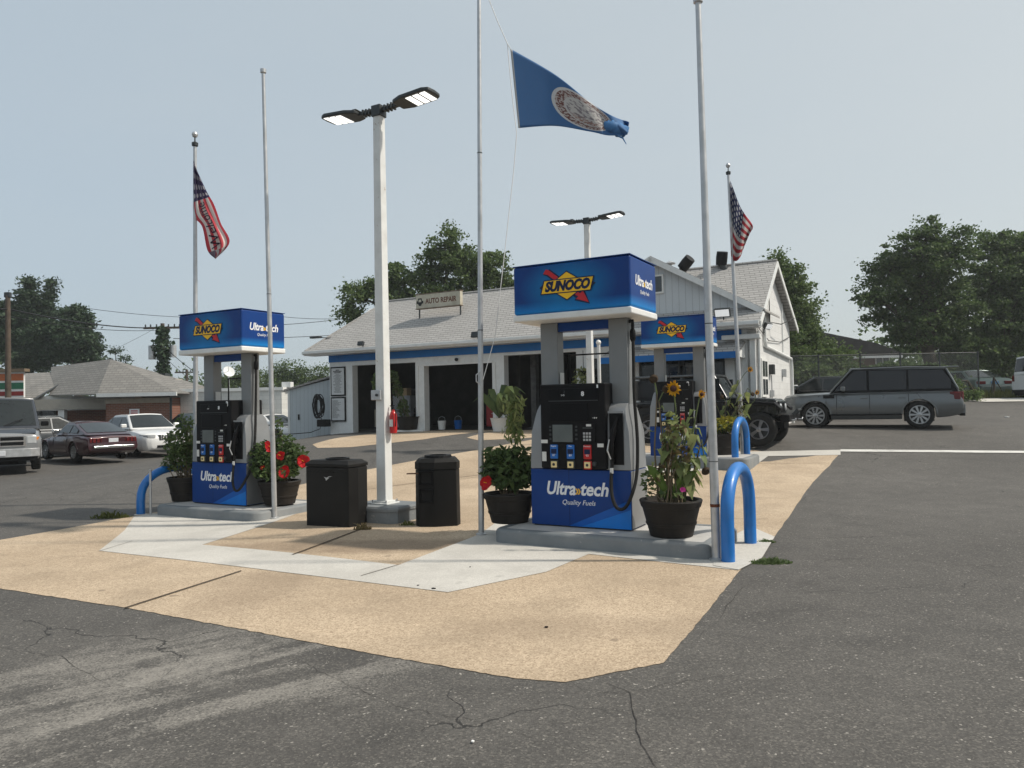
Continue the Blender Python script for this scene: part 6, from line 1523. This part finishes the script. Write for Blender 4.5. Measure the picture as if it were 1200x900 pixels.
r, _, st = car('sports_car', 'low white sports car with smooth nose, behind the bare flagpole and hibiscus', 'car', sp, Vector((D(318, 505, Ysp).x, Ysp, gz(D(318, 505, Ysp).x, Ysp))), Vector((.86, -.5, 0)), paint=P_wh)
face_parts(r, st, True, [('air_intake', M_black, -.55, .55, .30, .38, .005), ('turn_lamp', M_black, .50, .72, .44, .49, .005)])
r, _, _ = car('black_sedan', 'black', 'car', P_of(sedan), Vector((D(968, 470, 27.5).x, 27.5, gz(11, 27.5))), Vector((-.86, .5, 0)), paint=P_blk)
r['label'] = 'black sedan parked right behind the front half of the silver SUV'
Yg = 34.5; cg = D(1165, 450, Yg); r, _, st = car('grey_green_sedan', 'dusty grey-green sedan seen from behind beyond the fence, with blue number plate', 'car', P_of(sedan, gh=(1.18, .30, -.95, -1.75, .84, .62, .97, 1.38, 1.36)), Vector((cg.x, Yg+2.2, D(1165, 468, Yg).z)), Vector((.05, 1, 0)), paint=P_teal)
face_parts(r, st, False, [('tail_lamp', M_tail, .42, .80, .70, .84, .012), ('number_plate', mat('plate_blue', (.15, .3, .5), .4), -.16, .16, .70, .84, .02), ('bumper', P_teal, -.84, .84, .42, .60, .06), ('bumper_strip', M_black, -.82, .82, .60, .62, .05)])
Yv = 31.; cv = D(1187, 445, Yv)
vn = P_of(van, st=[(2.3, .7, .35, .8), (2.2, .95, .26, .88), (1.6, 1.15, .24, .90), (0, 1.2, .24, .90), (-2.05, 1.22, .26, .90), (-2.15, 1.1, .40, .88)], wr=.32, wx=(1.4, -1.35), hw=.90, gh=(1.7, .9, -2.02, -2.10, .87, .74, 1.16, 1.84, 1.84), win=[(1.3, .6), (.4, -.6), (-.75, -1.85)], seams=(.5, -.65))
r, _, st = car('white_van', 'white delivery van cut off by the right edge of the view', 'van', vn, Vector((cv.x+2.65, Yv, D(1187, 471, Yv).z)), Vector((1, .06, 0)), paint=P_wh, glass=M_tint)
face_parts(r, st, False, [('tail_lamp', M_tail, .72, .84, .85, 1.08, .02), ('bumper', M_black, -.84, .84, .28, .50, .05)])
for s_ in (-1, 1): MB().bx(-2.08, -1.98, s_*.885-.02, s_*.885+.02, .80, 1.12).build('tail_lamp_side', M_tail, r, bevel=.01)
MB().bx(-2.0, 2.0, -.905, .905, .28, .62).build('lower_cladding', P_vand, r)
# black off-roader
hd = U.copy(); wj = G(891, 526); nr = V
c0 = wj - hd*1.40 + nr*.78; c0.z = (wj.z + gz(c0.x, c0.y))/2
r = thing('off_road_vehicle', 'black boxy off-road vehicle with upright windscreen behind the rear pump', 'off-roader', c0, A)
MB().bx(-2.05, .62, -.76, .76, .58, 1.12).build('body_tub', P_blk, r, bevel=.04, seg=3)
MB().prism([(.58, .72), (1.78, .72), (1.80, 1.08), (1.70, 1.15), (.62, 1.22)], -.52, .52, 'y').build('hood', P_blk, r, bevel=.04, seg=3)
for s_ in (-1, 1):
    MB().prism([(.72, .75), (.80, 1.02), (.98, 1.10), (1.76, 1.06), (1.92, .92), (1.92, .84), (1.78, .98), (1.0, 1.02), (.86, .94), (.80, .75)], s_*.50 if s_ > 0 else s_*.90, s_*.90 if s_ > 0 else s_*.50, 'y').build('front_fender', M_black, r, bevel=.02)
    MB().prism([(-1.88, .7), (-1.8, .98), (-1.62, 1.06), (-1.05, 1.06), (-.88, .98), (-.80, .7), (-.86, .7), (-.95, .92), (-1.08, .99), (-1.6, .99), (-1.74, .92), (-1.80, .7)], s_*.72 if s_ > 0 else s_*.90, s_*.90 if s_ > 0 else s_*.72, 'y').build('rear_fender', M_black, r, bevel=.02)
    dj = MB().bx(-.45, .52, s_*.762 if s_ > 0 else s_*.785, s_*.785 if s_ > 0 else s_*.762, .62, 1.10).build('door', P_blk, r, bevel=.01)
    MB().bx(-.38, -.2, s_*.79 if s_ > 0 else s_*.81, s_*.81 if s_ > 0 else s_*.79, .98, 1.02).build('handle', M_dgrey, dj)
    MB().bx(-.45, .45, s_*.735 if s_ > 0 else s_*.75, s_*.75 if s_ > 0 else s_*.735, 1.16, 1.68).build('side_window', M_auto, r)
    MB().bx(-1.95, -.55, s_*.735 if s_ > 0 else s_*.75, s_*.75 if s_ > 0 else s_*.735, 1.16, 1.68).build('side_window', M_tint, r)
    MB().bx(.40, .52, s_*.80 if s_ > 0 else s_*1.0, s_*1.0 if s_ > 0 else s_*.80, 1.14, 1.34).build('mirror', M_black, r, bevel=.02)
    MB().lathe([(.09, 0), (.10, .03), (.08, .05), (.002, .055)], 18, Matrix.Translation((1.80, s_*.33, .93)) @ Matrix.Rotation(math.pi/2, 4, 'Y')).build('head_lamp', M_head, r, smooth=True)
    for wx in (1.40, -1.34): wheel(r, wx, s_*.80, .41, .27, s_, 5, mat('rim_dark_machined', (.28, .28, .29), .3, .8), .58)
MB().bx(1.795, 1.83, -.48, .48, .76, 1.08).build('grille', P_blk, r, bevel=.015)
gs = MB()
for i in range(7): gs.bx(1.831, 1.836, -.21+.07*i-.018, -.21+.07*i+.018, .80, 1.04)
gs.build('grille_slots', M_black, r)
MB().bx(1.88, 2.10, -.82, .82, .58, .76).build('front_bumper', M_black, r, bevel=.03); MB().tube([(2.08, -.25, .74), (2.2, -.25, .86), (2.2, .25, .86), (2.08, .25, .74)], .03, 8).build('bumper_hoop', M_dgrey, r)
for s_ in (-.5, .5): MB().tube([(2.1, s_, .62), (2.2, s_, .62), (2.2, s_*1.1, .66)], .018, 6).build('tow_hook', M_alu, r)
MB().bx(-2.0, 1.9, -.35, .35, .42, .575).build('chassis', M_black, r); MB().bx(-2.0, .20, -.73, .73, 1.72, 1.80).build('hard_top', P_blk, r, bevel=.04)
wsf = MB()
for s_ in (-1, 1): wsf.tube([(.60, s_*.68, 1.16), (.28, s_*.62, 1.76)], .04, 6)
wsf.tube([(.28, -.62, 1.76), (.28, .62, 1.76)], .04, 6); wsf.tube([(.60, -.68, 1.17), (.60, .68, 1.17)], .04, 6); wsf.build('windscreen_frame', P_blk, r)
MB().add([(.59, -.66, 1.18), (.59, .66, 1.18), (.28, .60, 1.74), (.28, -.60, 1.74), (.575, -.66, 1.18), (.575, .66, 1.18), (.265, .60, 1.74), (.265, -.60, 1.74)], [(0, 1, 2, 3), (7, 6, 5, 4), (0, 4, 5, 1), (3, 2, 6, 7)]).build('windscreen', M_auto, r)
MB().tube([(.61, -.70, 1.2), (.30, -.645, 1.76)], .012, 5).build('pillar_trim', M_alu, r)
for y in (-.73, .70):
    for x in (-2.0, -.55): MB().bx(x, x+.06, y, y+.03, 1.1, 1.73).build('roof_post', P_blk, r)

# ============================================================ things round the right end
p = D(942, 478, 28.6)
r = thing('air_conditioner', 'pale outdoor air conditioning unit beyond the end of the white side wall', 'air conditioner', (p.x, 28.6, p.z), R(-8))
u = MB().bx(-.24, .24, -.15, .15, .0, .62).build('casing', M_trim, r, bevel=.02)
gr_ = MB()
for i in range(9): gr_.bx(-.20, .10, -.156, -.151, .08+.055*i, .10+.055*i)
gr_.build('grille', M_dgrey, u)
for x in (-.18, .18): MB().bx(x-.02, x+.02, -.12, .12, -.5, -.001).build('stand_leg', M_alu, r)
p = D(931, 470, 27.8)
r = thing('pipe_frame', 'white bent pipe beside the air conditioning unit', 'pipe', (p.x, 27.8, gz(p.x, 27.8)), 0); zt_ = D(931, 452, 27.8).z-gz(p.x, 27.8)
MB().tube([(-.12, 0, 0), (-.12, 0, zt_-.1), (-.06, 0, zt_), (.12, 0, zt_), (.18, 0, zt_-.1), (.18, 0, .6)], .03, 8).build('pipe', M_white, r)
p = D(931, 490, 24.3)
r = thing('fuel_can', 'red fuel can between the white wall and the front of the silver SUV', 'fuel can', (p.x, 24.3, D(931, 492, 24.3).z), R(20))
MB().bx(-.14, .14, -.1, .1, 0, .34).build('can', M_red, r, bevel=.04, seg=3); MB().tube([(-.1, 0, .34), (-.08, 0, .42), (.06, 0, .42), (.08, 0, .34)], .02, 6).build('handle', M_red, r); MB().tube([(.1, 0, .33), (.17, 0, .46)], .02, 6).build('spout', M_black, r)

# chain-link fence
def link_mat():
    t = NT('chain_link'); v = t.coord(); x, y, z = t.sep(v)[:3]
    def band(a): return t.math('LESS_THAN', t.math('ABSOLUTE', t.math('SUBTRACT', t.math('FRACT', t.math('DIVIDE', a, .075)), .5)), .05)
    m_ = t.math('MAXIMUM', band(t.math('ADD', x, z)), band(t.math('SUBTRACT', x, z)))
    t.set(Base_Color=(.22, .22, .21), Metallic=.5, Roughness=.5, Alpha=m_); return t.m
M_link = link_mat(); Yf = 32.3
fx0, fx1 = D(918, 450, Yf).x, D(1330, 450, Yf).x
r = thing('chain_link_fence', 'rusty chain-link fence with posts behind the silver SUV', 'fence', (fx0, Yf, 0), 0)
zt_ = D(1145, 413, Yf).z; zb_ = 1.0
W_ = D(1148, 450, Yf).x-fx0
MB().add([(0, 0, zb_), (W_, 0, zb_), (W_, 0, zt_), (0, 0, zt_)], [(0, 1, 2, 3)]).build('mesh_panel', M_link, r)
MB().tube([(0, 0, zt_), (W_, 0, zt_)], .022, 6).build('top_rail', M_dgrey, r)
for px in (918, 960, 1009, 1056, 1102, 1147):
    x = D(px, 450, Yf).x-fx0; MB().tube([(x, 0, .4), (x, 0, zt_+.06)], .035, 8).build('post', M_dgrey, r)
# verge of grass and weeds under the fence: too many blades to count
rng = np.random.default_rng(77); n = 9000; a_ = D(1100, 450, 30).x
X_ = rng.uniform(D(925, 450, 31).x, D(1330, 450, 31).x, n); Y_ = rng.uniform(31.2, 33.6, n); keep = np.ones(n, bool)
Z_ = np.array([gz(x, y) for x, y in zip(X_, Y_)]); hgt_ = .05 + .35*rng.uniform(0, 1, n)**3
v0 = np.stack([X_-.02, Y_, Z_], 1); v1 = np.stack([X_+.02, Y_, Z_], 1); v2 = np.stack([X_+rng.normal(size=n)*.08, Y_+rng.normal(size=n)*.05, Z_+hgt_], 1)
tag(mesh_np('grass', np.stack([v0, v1, v2], 1).reshape(-1, 3), np.arange(n*3).reshape(n, 3), L_olive, None), kind='stuff')
x0_, x1_ = D(1118, 470, 30.4).x, D(1330, 470, 30.4).x
sheet('concrete_kerb', [(x0_+.8, 29.6, 0), (x1_, 29.2, 0), (x1_, 30.6, 0), (x0_, 30.7, 0)], .03, M_slab, world=True)
tag(bpy.context.scene.objects['concrete_kerb'], kind='structure')

# utility poles and wires
def upole(label, px, ytop, Y, arms=True, ivy=False, rad=.13):
    x = D(px, 450, Y).x; z0 = gz(x, Y); zt_ = D(px, ytop, Y).z; r = thing('utility_pole', label, 'utility pole', (x, Y, z0), 0, 'wooden utility poles'); h_ = zt_-z0
    MB().tube([(0, 0, -.2), (0, 0, h_)], [rad*1.2, rad*.85], 12).build('shaft', M_wood, r, smooth=True, ang=60)
    if arms:
        ca = MB().bx(-1.1, 1.1, -.06, .06, h_-.32, h_-.2).build('cross_arm', M_wood, r)
        for q in (-1.0, -.7, -.35, .35, .7, 1.0): MB().lathe([(.03, 0), (.05, .05), (.03, .08), (.05, .12), (.02, .16)], 8, Matrix.Translation((q, 0, h_-.2))).build('insulator', M_dgrey, ca)
    return r, h_
ul, hl = upole('dark wooden utility pole at the left edge in front of the brick shop sign', 9.5, 346, 30, arms=False, rad=.105)
MB().bx(-.12, .12, -.08, .08, hl-.1, hl+.12).build('pole_top_box', M_dgrey, ul, bevel=.03)
ui, hi_ = upole('utility pole wrapped in ivy with cross arm and transformer, left of the pump sign', 191, 379, 44)
ivy = MB(); rng = np.random.default_rng(3); n = 2600; zz = rng.uniform(0, hi_-.2, n); wd_ = .36+.28*np.sin(zz*1.4)**2*(zz < hi_-1) ; an = rng.uniform(0, 6.28, n); q = wd_*rng.uniform(.3, 1, n)
V_, F_ = leaf_cloud(np.stack([q*np.cos(an), q*np.sin(an), zz], 1), None, np.full(n, .17), rng, 1.3); mesh_np('ivy', V_, F_, L_con, ui)
MB().cyl((-.62, 0, hi_-2.1), (-.62, 0, hi_-1.3), .2, n=14).build('transformer', M_alu, ui, smooth=True); MB().cyl((.62, 0, hi_-2.0), (.62, 0, hi_-1.3), .18, n=14).build('transformer', M_alu, ui, smooth=True)
us_, hs2 = upole('small distant utility pole just left of the left flagpole', 219, 433, 70, rad=.14)
def wire(label, pts, rad=.014, sag=.3, grp='overhead power lines'):
    P = [Vector(p) for p in pts]; r = thing('overhead_wire', label, 'wire', P[0], 0, grp); out = []
    for a, b in zip(P[:-1], P[1:]):
        for i in range(12): t = i/12; out.append(a.lerp(b, t) - P[0] - Vector((0, 0, sag*4*t*(1-t)*min(1, (b-a).length/20))))
    out.append(P[-1]-P[0]); MB().tube(out, rad, 4).build('cable', M_cable, r)
pi_ = Vector((D(191, 379, 44).x, 44, D(191, 379, 44).z)); pl_ = Vector((D(9.5, 360, 30).x, 30, D(9.5, 362, 30).z))
wire('thick cable from the left edge past the dark pole to the ivy pole', [D(-60, 360, 27), pl_, pi_+Vector((-.9, 0, -.25))], .03, .25)
wire('second thinner cable just below the thick one from the left', [D(-60, 371, 27), pl_+Vector((0, 0, -.3)), pi_+Vector((-.5, 0, -.4))], .015, .3)
wire('high faint wire above the ivy pole reaching the left pump sign', [D(100, 361, 60), D(330, 371, 60), D(420, 372, 60)], .018, .5)
wire('wire leaving the ivy pole to the right towards the shop roof', [pi_+Vector((.9, 0, -.2)), D(400, 374, 52), D(640, 360, 60)], .018, .35)
wire('lower wire leaving the ivy pole to the right behind the shop', [pi_+Vector((.6, 0, -.9)), D(420, 391, 52), D(640, 385, 60)], .018, .2)
wire('steep service wire dropping from the ivy pole behind the left pump', [pi_+Vector((.3, 0, -1.6)), D(228, 436, 42), D(262, 452, 40)], .02, .2)
wire('second steep service wire dropping from the ivy pole', [pi_+Vector((.3, 0, -2.2)), D(232, 452, 42), D(262, 462, 40.4)], .014, .2)
wire('faint guy wire rising from the small tree to the ivy pole', [D(130, 411, 50), pi_+Vector((-.5, 0, -.3))], .01, .1)

# scattered litter and marks on the paving
random.seed(12)
def pebble(label, px, py, s_, m_):
    r = thing('paving_debris', label, 'debris', G(px, py, .008), random.uniform(0, 3)); k = random.random()
    v_ = [(s_*math.cos(a_+k)*random.uniform(.6, 1.2), s_*.7*math.sin(a_+k)*random.uniform(.6, 1.2)) for a_ in [i*1.05 for i in range(6)]]
    MB().prism(v_, 0, s_*.35, 'z').build('scrap', m_, r)
pebble('small white scrap of paper lying on the asphalt at the bottom', 554, 869, .012, M_white)
pebble('white crumpled scrap on the asphalt right of the silver SUV', 1180, 489, .09, M_white)
pebble('black chewing gum blob near the edge of the pale slab', 508, 690, .022, M_black)
pebble('second black speck on the pale slab, nearer its centre', 490, 686, .014, M_black)
pebble('dark pebble on the pale slab right of the middle flagpole foot', 551, 664.5, .012, M_black)
pebble('brown leaf on the beige paving near the front tip', 640, 735, .018, M_soil)

# far woods on either side of the lot, too distant to tell the trees apart
rng = np.random.default_rng(99); P_ = []
for x0_, x1_, yy, hh_ in ((-150, -52, 85, 9), (-60, -36, 95, 7), (44, 150, 75, 11), (26, 48, 66, 9)):
    nC = int((x1_-x0_)*2.2); cx_ = rng.uniform(x0_, x1_, nC); ch_ = hh_*(.55+.45*np.sin(cx_*.21)**2)*rng.uniform(.25, 1, nC)
    for a_, h_ in zip(cx_, ch_): P_.append(np.array([a_, yy+rng.uniform(-4, 4), h_]) + rng.normal(size=(60, 3))*np.array([1.3, 1.3, .9]))
P_ = np.concatenate(P_); P_[:, 2] = np.abs(P_[:, 2]); V_, F_ = leaf_cloud(P_, None, np.full(len(P_), .42), rng, 1.4)
tag(mesh_np('far_woods', V_, F_, L_dark, None), kind='stuff')

# cracks in the asphalt
def crack(pts, wd=.006, seed=0):
    rnd = random.Random(seed); P_ = []
    for a_, b_ in zip(pts[:-1], pts[1:]):
        n = max(2, int(math.dist(a_, b_)/7))
        for i in range(n): t = i/n; P_.append(G(a_[0]+(b_[0]-a_[0])*t+rnd.uniform(-2.2, 2.2), a_[1]+(b_[1]-a_[1])*t+rnd.uniform(-1.3, 1.3)))
    P_.append(G(*pts[-1])); mb_ = MB(); n = len(P_)
    for i, p in enumerate(P_):
        d = (P_[min(n-1, i+1)]-P_[max(0, i-1)]).normalized(); w_ = wd*.6*rnd.uniform(.3, 1.3)*(1-.6*abs(2*i/n-1)); q = Vector((-d.y, d.x, 0))*w_
        for s_ in (-1, 1): r_ = p+q*s_; mb_.v.append((r_.x, r_.y, gz(r_.x, r_.y)+.0035))
    mb_.f = [(2*i, 2*i+1, 2*i+3, 2*i+2) for i in range(n-1)]
    tag(mb_.build('asphalt_crack', mat('crack_dark', (.032, .030, .028), .95), None), kind='structure')
crack([(905, 652), (960, 657), (1030, 654), (1110, 661), (1210, 666)], .006, 1)
crack([(708, 800), (738, 812), (742, 838), (752, 872), (775, 910)], .0045, 2)
crack([(660, 802), (700, 812), (738, 812)], .003, 3); crack([(738, 812), (790, 800), (860, 792)], .003, 4)
crack([(900, 670), (868, 690), (840, 730), (812, 752)], .003, 5)
crack([(300, 745), (380, 790), (470, 830), (560, 845), (640, 870)], .003, 6)
crack([(0, 760), (70, 770), (120, 800), (210, 815)], .003, 7)
crack([(980, 540), (1040, 560), (1130, 566), (1220, 560)], .006, 8)
crack([(0, 560), (60, 575), (140, 572), (175, 590)], .008, 9)

# the summer haze in the air
zm = 22.
hm = bpy.data.materials.new('haze_air'); hm.use_nodes = True; hn = hm.node_tree.nodes; hn.clear(); ho = hn.new('ShaderNodeOutputMaterial'); hv = hn.new('ShaderNodeVolumePrincipled')
hv.inputs['Color'].default_value = (.86, .90, .92, 1); hv.inputs['Density'].default_value = .0008; hv.inputs['Anisotropy'].default_value = .2; hm.node_tree.links.new(hv.outputs[0], ho.inputs['Volume'])
tag(MB().bx(-700, 700, -200, 1000, -1.3, zm).build('haze', hm), kind='stuff')
